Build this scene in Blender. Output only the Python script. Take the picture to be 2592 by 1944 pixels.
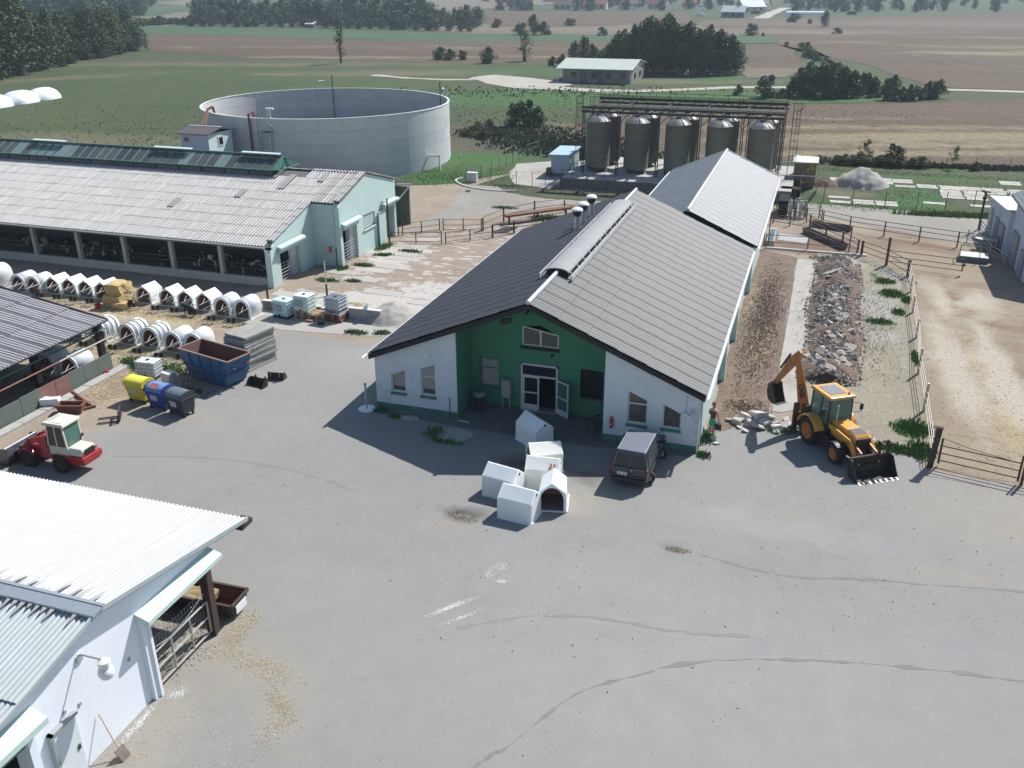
import bpy, bmesh, math, random
from math import sin, cos, pi, radians as rad, sqrt, hypot, atan2
from mathutils import Vector, Matrix, noise
from mathutils.geometry import delaunay_2d_cdt
RN = random.Random(11)
for o in list(bpy.data.objects): bpy.data.objects.remove(o)
SC = bpy.context.scene
COL = SC.collection
# ------------------------------------------------------------------ camera
# farm axes: x along the gable of the green-fronted barn, y away along its ridge, origin at its front left corner
AZ, PITCH, ROLL, FPX = rad(18.262469), rad(24.021828), rad(-0.221965), 2322.6958
CAM = Vector((19.174877, -36.879064, 19.5))
_f = Vector((0, cos(PITCH), -sin(PITCH))); _r = Vector((1, 0, 0)); _u = _r.cross(_f)
_X = cos(ROLL)*_r + sin(ROLL)*_u; _Y = -sin(ROLL)*_r + cos(ROLL)*_u
def _farm(v): return Vector((v.x*cos(AZ)-v.y*sin(AZ), v.x*sin(AZ)+v.y*cos(AZ), v.z))
CX, CY, CF = _farm(_X), _farm(_Y), _farm(_f)
cd = bpy.data.cameras.new('camera'); cam = bpy.data.objects.new('camera', cd); COL.objects.link(cam)
cam.matrix_world = Matrix(((CX.x, CY.x, -CF.x, CAM.x), (CX.y, CY.y, -CF.y, CAM.y), (CX.z, CY.z, -CF.z, CAM.z), (0, 0, 0, 1)))
cd.sensor_width = 36.0; cd.lens = 36.0*FPX/2592.0; cd.clip_start = 0.5; cd.clip_end = 6000
SC.camera = cam
def at(px, py, z=0.0):
    """point of the place, at height z, that the photograph shows at (px,py) of its 2592x1944 pixels"""
    d = CX*((px-1296)/FPX) - CY*((py-972)/FPX) + CF
    t = (z-CAM.z)/d.z
    return Vector((CAM.x+d.x*t, CAM.y+d.y*t, z))
def pl(*q, z=0.0): return [tuple(at(a, b, z))[:2] for a, b in q]
# ------------------------------------------------------------------ light
SUN_TO = Vector((.40, .81, 1.0)).normalized()
w = bpy.data.worlds.new('World'); SC.world = w; w.use_nodes = True
nt = w.node_tree; nt.nodes.clear()
sky = nt.nodes.new('ShaderNodeTexSky'); sky.sky_type = 'NISHITA'; sky.sun_disc = False
sky.sun_elevation = math.asin(SUN_TO.z); sky.sun_rotation = atan2(SUN_TO.x, SUN_TO.y)
sky.air_density = 1.2; sky.dust_density = .7; sky.ozone_density = 2.5
bg = nt.nodes.new('ShaderNodeBackground'); bg.inputs[1].default_value = 0.085
wo = nt.nodes.new('ShaderNodeOutputWorld')
nt.links.new(sky.outputs[0], bg.inputs[0]); nt.links.new(bg.outputs[0], wo.inputs[0])
sl = bpy.data.lights.new('sun', 'SUN'); sl.energy = 4.5; sl.angle = rad(.53); sl.color = (1, .975, .93)
so = bpy.data.objects.new('sun', sl); COL.objects.link(so); so.location = (0, 0, 60)
so.rotation_euler = SUN_TO.to_track_quat('Z', 'Y').to_euler()
vs = SC.view_settings; vs.view_transform = 'Standard'; vs.look = 'None'; vs.gamma = 1; vs.use_curve_mapping = False
vs.exposure = 0.55
SC.render.engine = 'CYCLES'
# ------------------------------------------------------------------ materials
def mat(name, c1, c2=None, scale=3.0, rough=.8, metal=0.0, bump=0.0, bscale=40.0, c3=None, s3=12.0, t3=.62, world=False,
        rnd=0.0, stretch=None, spec=.4, emit=0, alpha=1, trans=0, detail=5, w3=.06, t1=.5, w1=.28, stripe=None):
    m = bpy.data.materials.new(name); m.use_nodes = True
    n = m.node_tree.nodes; L = m.node_tree.links; b = n['Principled BSDF']
    b.inputs['Roughness'].default_value = rough; b.inputs['Metallic'].default_value = metal
    b.inputs['Specular IOR Level'].default_value = spec
    if trans: b.inputs['Transmission Weight'].default_value = trans
    if alpha < 1: b.inputs['Alpha'].default_value = alpha
    if world:
        g = n.new('ShaderNodeNewGeometry'); vec = g.outputs['Position']
    else:
        g = n.new('ShaderNodeTexCoord'); vec = g.outputs['Object']
    mp = n.new('ShaderNodeMapping'); L.new(vec, mp.inputs[0])
    if stretch: mp.inputs['Scale'].default_value = stretch
    if not world:
        oi = n.new('ShaderNodeObjectInfo'); cm = n.new('ShaderNodeCombineXYZ')
        ml = n.new('ShaderNodeMath'); ml.operation = 'MULTIPLY'; ml.inputs[1].default_value = 37.0
        L.new(oi.outputs['Random'], ml.inputs[0]); L.new(ml.outputs[0], cm.inputs[0]); L.new(ml.outputs[0], cm.inputs[1])
        L.new(cm.outputs[0], mp.inputs['Location'])
    vec = mp.outputs[0]
    def mixc(fac, a, b_):
        x = n.new('ShaderNodeMix'); x.data_type = 'RGBA'
        L.new(fac, x.inputs[0])
        for s, v in ((6, a), (7, b_)):
            if isinstance(v, tuple): x.inputs[s].default_value = (*v, 1)
            else: L.new(v, x.inputs[s])
        return x.outputs[2]
    def nz(sc, lo, hi, det=detail, rg=.6, dist=0):
        t = n.new('ShaderNodeTexNoise'); t.inputs['Scale'].default_value = sc; t.inputs['Detail'].default_value = det
        t.inputs['Roughness'].default_value = rg; t.inputs['Distortion'].default_value = dist; L.new(vec, t.inputs['Vector'])
        r = n.new('ShaderNodeMapRange'); r.inputs[1].default_value = lo; r.inputs[2].default_value = hi
        L.new(t.outputs[0], r.inputs[0]); return r.outputs[0]
    col = c1
    if c2: col = mixc(nz(scale, t1-w1, t1+w1), c1, c2)
    if c3: col = mixc(nz(s3, t3, t3+w3, 4, .7), col, c3)
    if stripe:      # rib shade painted into corrugated sheet troughs, with dirt and long run-off streaks
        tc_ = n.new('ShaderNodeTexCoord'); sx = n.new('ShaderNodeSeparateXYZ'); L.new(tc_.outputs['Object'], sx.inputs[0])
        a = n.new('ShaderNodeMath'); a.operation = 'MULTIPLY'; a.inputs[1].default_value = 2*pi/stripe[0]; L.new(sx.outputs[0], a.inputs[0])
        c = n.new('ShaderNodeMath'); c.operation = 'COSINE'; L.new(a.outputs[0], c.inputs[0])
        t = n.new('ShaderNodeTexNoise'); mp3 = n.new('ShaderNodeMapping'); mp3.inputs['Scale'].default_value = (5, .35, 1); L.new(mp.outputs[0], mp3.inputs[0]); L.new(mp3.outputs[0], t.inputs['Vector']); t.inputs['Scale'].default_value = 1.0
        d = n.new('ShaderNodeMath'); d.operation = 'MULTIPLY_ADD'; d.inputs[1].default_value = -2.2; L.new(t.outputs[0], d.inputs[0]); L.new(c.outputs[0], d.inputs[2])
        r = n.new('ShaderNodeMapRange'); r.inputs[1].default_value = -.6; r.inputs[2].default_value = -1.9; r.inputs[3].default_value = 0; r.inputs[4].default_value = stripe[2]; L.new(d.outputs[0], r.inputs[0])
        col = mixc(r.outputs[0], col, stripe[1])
    if rnd:
        oi2 = n.new('ShaderNodeObjectInfo'); r = n.new('ShaderNodeMapRange'); r.inputs[3].default_value = 1-rnd; r.inputs[4].default_value = 1+rnd
        L.new(oi2.outputs['Random'], r.inputs[0]); hs = n.new('ShaderNodeHueSaturation'); L.new(r.outputs[0], hs.inputs['Value'])
        if isinstance(col, tuple): hs.inputs['Color'].default_value = (*col, 1)
        else: L.new(col, hs.inputs['Color'])
        col = hs.outputs[0]
    if isinstance(col, tuple): b.inputs['Base Color'].default_value = (*col, 1)
    else: L.new(col, b.inputs['Base Color'])
    if bump:
        t = n.new('ShaderNodeTexNoise'); t.inputs['Scale'].default_value = bscale; t.inputs['Detail'].default_value = 6; L.new(vec, t.inputs['Vector'])
        bp = n.new('ShaderNodeBump'); bp.inputs['Strength'].default_value = bump; bp.inputs['Distance'].default_value = .03
        L.new(t.outputs[0], bp.inputs['Height']); L.new(bp.outputs[0], b.inputs['Normal'])
    m['mixc'] = 0
    return m
def ground_mat(name, c1, c2, scale, layers=(), fine=None, bump=.5, bscale=14, stretch=None, rough=.95, fs=60, famt=.25, rot=0):
    """ground: broad mottling, fine grain, plus layers = (attribute, colour, noise scale, threshold softness) spread by a stored coverage"""
    m = bpy.data.materials.new(name); m.use_nodes = True
    n = m.node_tree.nodes; L = m.node_tree.links; b = n['Principled BSDF']
    b.inputs['Roughness'].default_value = rough; b.inputs['Specular IOR Level'].default_value = .2
    g = n.new('ShaderNodeNewGeometry'); mp = n.new('ShaderNodeMapping'); L.new(g.outputs['Position'], mp.inputs[0]); mp.inputs['Rotation'].default_value = (0, 0, rot)
    vec = mp.outputs[0]
    mp2 = n.new('ShaderNodeMapping'); L.new(mp.outputs[0], mp2.inputs[0])
    if stretch: mp2.inputs['Scale'].default_value = stretch
    def tex(sc, det=6, rg=.62, v=None):
        t = n.new('ShaderNodeTexNoise'); t.inputs['Scale'].default_value = sc; t.inputs['Detail'].default_value = det
        t.inputs['Roughness'].default_value = rg; L.new(v or mp2.outputs[0], t.inputs['Vector']); return t.outputs[0]
    def rng(x, lo, hi, a=0, c=1):
        r = n.new('ShaderNodeMapRange'); r.inputs[1].default_value = lo; r.inputs[2].default_value = hi
        r.inputs[3].default_value = a; r.inputs[4].default_value = c; L.new(x, r.inputs[0]); return r.outputs[0]
    def mixc(fac, a, b_):
        x = n.new('ShaderNodeMix'); x.data_type = 'RGBA'; L.new(fac, x.inputs[0])
        for s, v in ((6, a), (7, b_)):
            if isinstance(v, tuple): x.inputs[s].default_value = (*v, 1)
            else: L.new(v, x.inputs[s])
        return x.outputs[2]
    col = mixc(rng(tex(scale), .3, .7), c1, c2)
    if fine:
        for (cf, sc, lo, hi) in fine: col = mixc(rng(tex(sc, 4, .7), lo, hi), col, cf)
    for (att, cl, sc, soft) in layers:
        a = n.new('ShaderNodeAttribute'); a.attribute_name = att
        s = n.new('ShaderNodeMath'); s.operation = 'ADD'; L.new(a.outputs['Fac'], s.inputs[0]); L.new(rng(tex(sc, 8, .7, vec), 0, 1, -.75, .75), s.inputs[1])
        col = mixc(rng(s.outputs[0], .5-soft, .5+soft), col, cl)
    hs = n.new('ShaderNodeHueSaturation'); L.new(rng(tex(fs, 3, .6, vec), .25, .75, 1-famt, 1+famt), hs.inputs['Value']); L.new(col, hs.inputs['Color'])
    L.new(hs.outputs[0], b.inputs['Base Color'])
    bp = n.new('ShaderNodeBump'); bp.inputs['Strength'].default_value = bump; bp.inputs['Distance'].default_value = .04
    L.new(tex(bscale, 8, .65, vec), bp.inputs['Height']); L.new(bp.outputs[0], b.inputs['Normal'])
    return m
M = {}
M['white_wall'] = mat('white_render', (.56, .60, .64), (.66, .69, .72), 1.2, .9, bump=.15, c3=(.34, .36, .40), s3=.9, t3=.60, w3=.16)
M['white_wall_clean'] = mat('white_render_clean', (.70, .74, .80), (.78, .80, .84), .7, .9, bump=.12, c3=(.5, .5, .52), s3=5, t3=.74)
M['green_wall'] = mat('green_render', (.050, .205, .118), (.062, .24, .14), 1.5, .9, bump=.15, rnd=.0)
M['plinth_green'] = mat('plinth_green', (.05, .16, .12), (.08, .22, .16), 3, .9, c3=(.25, .25, .24), s3=3, t3=.6, bump=.2)
M['mint_wall'] = mat('mint_render', (.42, .56, .53), (.50, .63, .60), .8, .9, bump=.15, c3=(.32, .40, .38), s3=2.2, t3=.66, w3=.15)
M['dark_wood'] = mat('dark_board', (.012, .010, .013), (.022, .018, .02), 4, .7)
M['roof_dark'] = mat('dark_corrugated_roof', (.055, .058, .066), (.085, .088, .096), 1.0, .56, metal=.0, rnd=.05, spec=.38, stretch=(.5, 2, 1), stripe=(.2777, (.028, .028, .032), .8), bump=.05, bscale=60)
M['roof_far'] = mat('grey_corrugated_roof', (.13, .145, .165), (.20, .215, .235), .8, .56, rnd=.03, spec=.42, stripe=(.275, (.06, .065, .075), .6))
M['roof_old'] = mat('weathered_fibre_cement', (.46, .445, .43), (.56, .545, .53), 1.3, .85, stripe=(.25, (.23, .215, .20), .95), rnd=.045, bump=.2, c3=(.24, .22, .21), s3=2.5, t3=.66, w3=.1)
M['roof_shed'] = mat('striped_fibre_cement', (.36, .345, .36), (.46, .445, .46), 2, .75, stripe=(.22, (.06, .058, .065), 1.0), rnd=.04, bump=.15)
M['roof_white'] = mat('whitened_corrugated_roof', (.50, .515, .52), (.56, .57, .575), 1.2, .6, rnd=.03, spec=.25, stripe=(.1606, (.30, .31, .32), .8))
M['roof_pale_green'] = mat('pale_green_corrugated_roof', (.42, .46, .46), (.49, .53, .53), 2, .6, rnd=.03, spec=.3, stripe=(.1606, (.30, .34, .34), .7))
M['ridge_pale'] = mat('ridge_capping', (.45, .46, .47), (.6, .6, .6), 2, .5)
M['zinc'] = mat('galvanised_steel', (.42, .45, .47), (.55, .58, .6), 6, .42, metal=.6)
M['dark_steel'] = mat('dark_rusty_steel', (.045, .035, .032), (.10, .07, .055), 8, .8, metal=.2)
M['silo_steel'] = mat('old_dark_steel', (.020, .018, .020), (.045, .036, .034), 5, .8, metal=.1)
M['pipe'] = mat('tubular_rail', (.07, .055, .05), (.14, .11, .09), 7, .6, metal=.4)
M['pipe_light'] = mat('pale_tubular_rail', (.35, .33, .30), (.5, .48, .45), 7, .5, metal=.3)
M['pipe_rust'] = mat('rusty_tube', (.20, .085, .045), (.30, .15, .10), 6, .8)
M['pipe_green'] = mat('green_tube', (.05, .15, .10), (.08, .2, .14), 6, .7)
M['conc'] = mat('weathered_concrete', (.30, .29, .27), (.42, .41, .38), 2.5, .95, bump=.4, c3=(.2, .19, .18), s3=7, t3=.64)
M['conc_light'] = mat('pale_concrete', (.52, .51, .48), (.62, .61, .58), 2.0, .95, bump=.3, c3=(.38, .36, .33), s3=3, t3=.6, w3=.15)
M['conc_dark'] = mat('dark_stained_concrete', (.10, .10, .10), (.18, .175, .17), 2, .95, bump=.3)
M['slab'] = mat('yard_slab', (.34, .315, .28), (.44, .42, .385), .8, .95, bump=.35, rnd=.10, c3=(.30, .24, .19), s3=1.6, t3=.54, w3=.2)
M['slab_stack'] = mat('stacked_slab', (.26, .26, .23), (.40, .40, .37), 2, .95, bump=.4, rnd=.15, c3=(.13, .12, .11), s3=3, t3=.6, w3=.15)
M['kerb'] = mat('white_kerb', (.62, .60, .56), (.5, .48, .44), 3, .9)
M['hutch'] = mat('white_hutch_shell', (.76, .79, .78), (.82, .84, .83), 1.5, .42, spec=.5, c3=(.60, .60, .54), s3=3, t3=.66, w3=.12)
M['hutch_cream'] = mat('cream_hutch_shell', (.70, .70, .64), (.78, .78, .72), 1.5, .45, spec=.5, c3=(.5, .46, .36), s3=3, t3=.6, w3=.2)
M['hutch_in'] = mat('hutch_inside', (.50, .24, .15), (.40, .18, .12), 2, .7)
M['wire'] = mat('grey_wire', (.35, .36, .36), rough=.5, metal=.5)
M['straw'] = mat('straw', (.46, .33, .14), (.62, .47, .22), 9, .9, bump=.6, bscale=70, c3=(.28, .18, .07), s3=20, t3=.56)
M['straw_pale'] = mat('loose_straw', (.50, .40, .22), (.66, .56, .34), 2, .9, world=True)
M['black_plastic'] = mat('black_plastic', (.02, .02, .022), rough=.5)
M['rubber'] = mat('rubber', (.018, .018, .02), (.04, .038, .036), 8, .9)
M['glass_dark'] = mat('dark_glass', (.015, .018, .022), rough=.08, spec=.6)
M['glass_room'] = mat('window_pane', (.07, .06, .055), (.13, .115, .10), 5, .25, spec=.5)
M['glass_green'] = mat('green_tinted_glass', (.05, .13, .11), (.08, .18, .15), 3, .12, spec=.6)
M['curtain'] = mat('curtain', (.30, .27, .24), (.4, .37, .33), 9, .9, stretch=(6, 6, .4))
M['frame_white'] = mat('white_frame', (.62, .64, .64), (.55, .56, .55), 5, .6)
M['frame_grey'] = mat('grey_frame', (.30, .32, .32), rough=.6)
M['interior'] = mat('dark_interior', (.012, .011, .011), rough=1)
M['yellow_paint'] = mat('yellow_machine_paint', (.62, .27, .035), (.70, .33, .05), 4, .35, spec=.6, c3=(.35, .18, .06), s3=6, t3=.66)
M['orange_paint'] = mat('orange_rim_paint', (.50, .15, .03), (.42, .13, .03), 5, .5)
M['red_paint'] = mat('red_machine_paint', (.42, .02, .025), (.30, .018, .022), 4, .35, spec=.6)
M['cream_paint'] = mat('cream_cab_paint', (.66, .64, .53), (.58, .56, .46), 4, .45)
M['loader_grey'] = mat('worn_bucket_steel', (.09, .10, .13), (.20, .21, .24), 4, .4, metal=.7)
M['blade'] = mat('black_bucket_steel', (.028, .026, .024), (.06, .052, .045), 4, .55, metal=.4)
M['chrome'] = mat('cylinder_rod', (.6, .62, .65), rough=.18, metal=1)
M['van_paint'] = mat('dark_grey_van_paint', (.030, .034, .045), (.036, .04, .05), 3, .28, spec=.7)
M['van_roof'] = mat('dusty_van_roof', (.11, .125, .165), (.14, .155, .20), 3, .5)
M['tail_red'] = mat('tail_light', (.25, .02, .02), rough=.3)
M['plate'] = mat('number_plate', (.7, .72, .74), rough=.4)
M['ink'] = mat('dark_print', (.03, .03, .035), rough=.6)
M['ink_white'] = mat('white_print', (.8, .8, .8), rough=.6)
M['bin_yellow'] = mat('yellow_bin_plastic', (.58, .46, .03), (.66, .55, .04), 4, .5)
M['bin_yellow_lid'] = mat('yellow_bin_lid', (.70, .68, .07), (.62, .6, .06), 4, .45)
M['bin_blue'] = mat('blue_bin_plastic', (.02, .05, .26), (.03, .07, .32), 4, .5)
M['bin_blue_lid'] = mat('faded_blue_lid', (.10, .20, .42), (.16, .28, .48), 3, .5)
M['bin_black'] = mat('charcoal_bin_plastic', (.035, .04, .05), (.05, .055, .065), 4, .5)
M['bin_black_lid'] = mat('grey_bin_lid', (.10, .13, .15), (.13, .16, .18), 3, .5)
M['sticker'] = mat('paper_sticker', (.55, .56, .55), (.35, .42, .40), 25, .7)
M['red_flap'] = mat('faded_red_flap', (.42, .14, .12), rough=.6)
M['skip_blue'] = mat('worn_blue_skip_paint', (.02, .085, .20), (.03, .13, .27), 2, .5, spec=.5, c3=(.05, .045, .05), s3=4, t3=.58, w3=.1)
M['skip_in'] = mat('rusty_skip_inside', (.16, .085, .07), (.10, .055, .05), 2, .85)
M['rim_rust'] = mat('rusty_rim', (.30, .20, .17), (.22, .13, .11), 6, .8)
M['rust'] = mat('rusty_iron', (.13, .055, .04), (.22, .10, .06), 6, .9)
M['ibc_white'] = mat('ibc_tank_white', (.72, .75, .76), (.66, .70, .72), 2, .45)
M['ibc_teal'] = mat('ibc_tank_teal', (.34, .62, .62), (.55, .72, .74), 1.2, .35)
M['ibc_yellow'] = mat('ibc_tank_yellowish', (.60, .66, .58), (.68, .72, .68), 1.2, .4)
M['ibc_violet'] = mat('ibc_tank_violet', (.33, .36, .46), (.40, .43, .50), 1.2, .4)
M['ibc_liquid'] = mat('violet_liquid_level', (.13, .14, .24), rough=.4)
M['ibc_cap'] = mat('ibc_cap', (.03, .05, .05), rough=.5)
M['pallet'] = mat('pallet_wood', (.36, .25, .16), (.50, .38, .27), 7, .9, rnd=.2)
M['pallet_red'] = mat('reddish_pallet_wood', (.25, .10, .07), (.34, .16, .11), 7, .9)
M['sheet_blue'] = mat('blue_sheet_and_shade', (.30, .38, .48), (.36, .44, .53), 4, .45)
M['sheet_white'] = mat('white_sandwich_panel', (.52, .62, .62), (.58, .67, .66), 3, .6)
M['roof_brown'] = mat('brown_trapezoid_sheet', (.09, .07, .07), (.12, .095, .09), 3, .5)
M['glaze_old'] = mat('grimy_roof_glazing', (.05, .058, .058), (.10, .11, .108), 1.6, .5, rnd=.3, spec=.4)
M['glaze_clean'] = mat('cleaner_roof_glazing', (.16, .22, .21), (.20, .26, .25), 2, .35, rnd=.1)
M['green_frame'] = mat('green_glazing_frame', (.05, .15, .115), (.08, .20, .155), 5, .6)
M['mint_frame'] = mat('pale_green_flashing', (.44, .58, .54), (.50, .63, .59), 3, .5)
M['black_band'] = mat('tarred_upstand', (.035, .03, .04), (.07, .065, .075), 2, .8)
M['tank'] = mat('grey_tank_panels', (.46, .48, .485), (.54, .555, .55), .35, .7, rnd=.02, c3=(.36, .39, .42), s3=.5, t3=.58, w3=.2, bump=.08)
M['tank_dark'] = mat('stained_tank_panels', (.42, .445, .47), (.48, .50, .52), .35, .75, rnd=.02)
M['slurry'] = mat('dried_slurry', (.10, .055, .045), (.06, .04, .035), .3, .9)
M['silo'] = mat('fibreglass_silo', (.115, .11, .085), (.17, .16, .125), .9, .75, stretch=(.4, .4, 3), c3=(.17, .16, .13), s3=1.5, t3=.62, w3=.15)
M['silo_dome'] = mat('translucent_silo_dome', (.12, .12, .13), (.19, .195, .21), 3, .45)
M['orange_hut'] = mat('rusty_orange_panel', (.16, .115, .085), (.20, .15, .11), 2, .85, c3=(.50, .24, .05), s3=.9, t3=.57, w3=.04)
M['soil'] = mat('brown_soil', (.10, .066, .048), (.17, .12, .09), 1.6, .98, bump=1.0, bscale=9, c3=(.27, .23, .19), s3=9, t3=.62)
M['sand'] = mat('grey_sand_heap', (.30, .28, .25), (.38, .36, .33), 2, .98, bump=.8, bscale=9, c3=(.2, .19, .17), s3=6, t3=.6, w3=.12)
M['rubble'] = mat('broken_concrete', (.27, .24, .21), (.40, .37, .34), 3, .95, bump=.5, rnd=.3)
M['stone'] = mat('pale_broken_concrete', (.40, .38, .35), (.52, .50, .46), 3, .95, bump=.4, rnd=.18)
M['hay_dark'] = mat('shaded_hay', (.26, .18, .10), (.34, .25, .15), 9, .9, bump=.6, bscale=70)
M['bark'] = mat('bark', (.06, .048, .038), (.11, .09, .075), 6, .95, bump=.5)
M['bark_pale'] = mat('pale_bark', (.20, .18, .16), (.13, .115, .10), 6, .95)
M['leaf'] = mat('dark_foliage', (.042, .078, .030), (.085, .13, .050), .9, .75, rnd=.25, spec=.25, c3=(.10, .115, .05), s3=2.5, t3=.60, w3=.12)
M['leaf_olive'] = mat('olive_foliage', (.055, .078, .030), (.10, .12, .050), .8, .8, rnd=.25, spec=.2, c3=(.13, .12, .06), s3=2.2, t3=.60, w3=.12)
M['leaf_far'] = mat('distant_foliage', (.055, .098, .050), (.10, .15, .070), .35, .8, rnd=.3, spec=.2)
M['leaf_dry'] = mat('thin_dry_foliage', (.10, .085, .055), (.07, .075, .04), 1, .85, rnd=.15)
M['weed'] = mat('weed_green', (.07, .15, .04), (.12, .22, .06), 3, .8, rnd=.1, world=False)
M['weed_grey'] = mat('grey_green_weed', (.105, .12, .07), (.075, .095, .05), 1.5, .9, rnd=.1)
M['grass_light'] = mat('light_grass', (.16, .24, .045), (.10, .17, .035), 2, .8)
M['cow_black'] = mat('black_white_hide', (.015, .013, .012), (.02, .018, .016), 1, .7, c3=(.62, .58, .54), s3=1.3, t3=.52, w3=.03)
M['calf'] = mat('dark_calf_hide', (.014, .013, .016), rough=.6)
M['skin'] = mat('skin', (.42, .22, .15), rough=.6)
M['shirt'] = mat('grey_sleeveless_shirt', (.055, .055, .06), rough=.9)
M['shorts'] = mat('green_shorts', (.0, .34, .20), (.0, .28, .17), 10, .8)
M['hair'] = mat('short_grey_hair', (.08, .075, .07), (.16, .15, .14), 30, .9)
M['red_obj'] = mat('red_plastic', (.5, .02, .02), rough=.4)
M['rooftile'] = mat('red_roof_tiles', (.26, .10, .075), (.34, .15, .11), 1, .9, rnd=.25)
M['house'] = mat('house_plaster', (.42, .40, .36), (.52, .5, .46), 1, .9, rnd=.2)
M['house_green'] = mat('green_house_plaster', (.07, .20, .15), rough=.9)
M['foil'] = mat('white_silage_foil', (.78, .80, .82), (.72, .76, .8), 1.5, .35, bump=.5, bscale=4)
M['tyre_scrap'] = mat('dark_scrap', (.05, .045, .05), (.10, .09, .09), 8, .8)
M['lamp_white'] = mat('white_globe', (.75, .75, .73), rough=.4)
M['blue_sheet'] = mat('faded_board_green', (.10, .13, .11), (.15, .17, .15), 2, .8, c3=(.16, .30, .25), s3=3, t3=.66)
M['board_red'] = mat('faded_board_red', (.26, .12, .10), (.20, .11, .10), 2, .8)
M['calf_bucket'] = M['black_plastic']
# ------------------------------------------------------------------ mesh helpers
class MB:
    def __init__(s): s.v = []; s.f = []; s.k = []; s.mi = 0
    def add(s, vs, fs):
        o = len(s.v); s.v += [tuple(p) for p in vs]; s.f += [tuple(i+o for i in f) for f in fs]; s.k += [s.mi]*len(fs); return s
    def box(s, x0, x1, y0, y1, z0, z1):
        return s.add([(x0, y0, z0), (x1, y0, z0), (x1, y1, z0), (x0, y1, z0), (x0, y0, z1), (x1, y0, z1), (x1, y1, z1), (x0, y1, z1)],
                     [(3, 2, 1, 0), (4, 5, 6, 7), (0, 1, 5, 4), (1, 2, 6, 5), (2, 3, 7, 6), (3, 0, 4, 7)])
    def hexa(s, lo, hi):      # two quads (lower loop, upper loop)
        return s.add(list(lo)+list(hi), [(3, 2, 1, 0), (4, 5, 6, 7), (0, 1, 5, 4), (1, 2, 6, 5), (2, 3, 7, 6), (3, 0, 4, 7)])
    def beam(s, a, b, w, h=None, roll=0):
        h = h or w; a = Vector(a); b = Vector(b); d = (b-a)
        if d.length < 1e-6: return s
        d.normalize(); up = Vector((0, 0, 1)) if abs(d.z) < .95 else Vector((0, 1, 0))
        x = d.cross(up).normalized(); y = x.cross(d).normalized()
        lo = [a+x*(i*w/2)+y*(j*h/2) for i, j in ((-1, -1), (1, -1), (1, 1), (-1, 1))]
        hi = [b+x*(i*w/2)+y*(j*h/2) for i, j in ((-1, -1), (1, -1), (1, 1), (-1, 1))]
        return s.hexa(lo, hi)
    def tube(s, a, b, r, n=8, r2=None, caps=True):
        a = Vector(a); b = Vector(b); d = b-a
        if d.length < 1e-6: return s
        d.normalize(); up = Vector((0, 0, 1)) if abs(d.z) < .95 else Vector((0, 1, 0))
        x = d.cross(up).normalized(); y = x.cross(d).normalized(); r2 = r if r2 is None else r2
        vs = [a+(x*cos(2*pi*i/n)+y*sin(2*pi*i/n))*r for i in range(n)]+[b+(x*cos(2*pi*i/n)+y*sin(2*pi*i/n))*r2 for i in range(n)]
        fs = [(i, (i+1) % n, n+(i+1) % n, n+i) for i in range(n)]
        if caps: fs += [tuple(range(n))[::-1], tuple(range(n, 2*n))]
        return s.add(vs, fs)
    def path(s, pts, r, n=6):
        for a, b in zip(pts, pts[1:]): s.tube(a, b, r, n)
        return s
    def prism(s, poly, ax, a, b):     # poly in the plane across axis ax
        def P(p, t): return (t, p[0], p[1]) if ax == 'x' else ((p[0], t, p[1]) if ax == 'y' else (p[0], p[1], t))
        n = len(poly)
        return s.add([P(p, a) for p in poly]+[P(p, b) for p in poly],
                     [tuple(range(n))[::-1], tuple(range(n, 2*n))]+[(i, (i+1) % n, n+(i+1) % n, n+i) for i in range(n)])
    def lathe(s, prof, c=(0, 0), n=24, closed=False):
        vs = []; fs = []
        for r, z in prof: vs += [(c[0]+r*cos(2*pi*i/n), c[1]+r*sin(2*pi*i/n), z) for i in range(n)]
        for k in range(len(prof)-1): fs += [(k*n+i, k*n+(i+1) % n, (k+1)*n+(i+1) % n, (k+1)*n+i) for i in range(n)]
        if closed: fs += [tuple(range(n))[::-1], tuple(range((len(prof)-1)*n, len(prof)*n))]
        return s.add(vs, fs)
    def wheel(s, c, r, wd, n=20, prof=((1, -.36), (1, .36), (.93, .5), (.6, .5), (.6, -.5), (.93, -.5), (1, -.36))):  # axis y
        vs = []; fs = []
        for q, t in prof: vs += [(c[0]+r*q*cos(2*pi*i/n), c[1]+wd*t, c[2]+r*q*sin(2*pi*i/n)) for i in range(n)]
        for k in range(len(prof)-1): fs += [(k*n+i, k*n+(i+1) % n, (k+1)*n+(i+1) % n, (k+1)*n+i) for i in range(n)]
        return s.add(vs, fs)
    def build(s, name, m, parent=None, smooth=None, bevel=0):
        return mkobj(name, s.v, s.f, m, parent, s.k, smooth, bevel)
def mkmesh(name, v, f, m, k=None, smooth=None):
    me = bpy.data.meshes.new(name); me.from_pydata(v, [], f)
    for x in (m if isinstance(m, (list, tuple)) else [m]): me.materials.append(M[x] if isinstance(x, str) else x)
    if k and any(k): me.polygons.foreach_set('material_index', k)
    if smooth is not None:
        me.polygons.foreach_set('use_smooth', [True]*len(me.polygons)); me.update(); me.set_sharp_from_angle(angle=rad(smooth))
    me.update(); return me
def mkobj(name, v, f, m, parent=None, k=None, smooth=None, bevel=0):
    if parent is not None:
        inv = parent.matrix_world.inverted() if parent.get('_w') else None
        if inv: v = [tuple(inv @ Vector(p)) for p in v]
    o = bpy.data.objects.new(name, mkmesh(name, v, f, m, k, smooth)); COL.objects.link(o)
    if parent is not None: o.parent = parent
    if bevel:
        b = o.modifiers.new('bevel', 'BEVEL'); b.width = bevel; b.segments = 2; b.limit_method = 'ANGLE'; b.angle_limit = rad(25)
    return o
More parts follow.
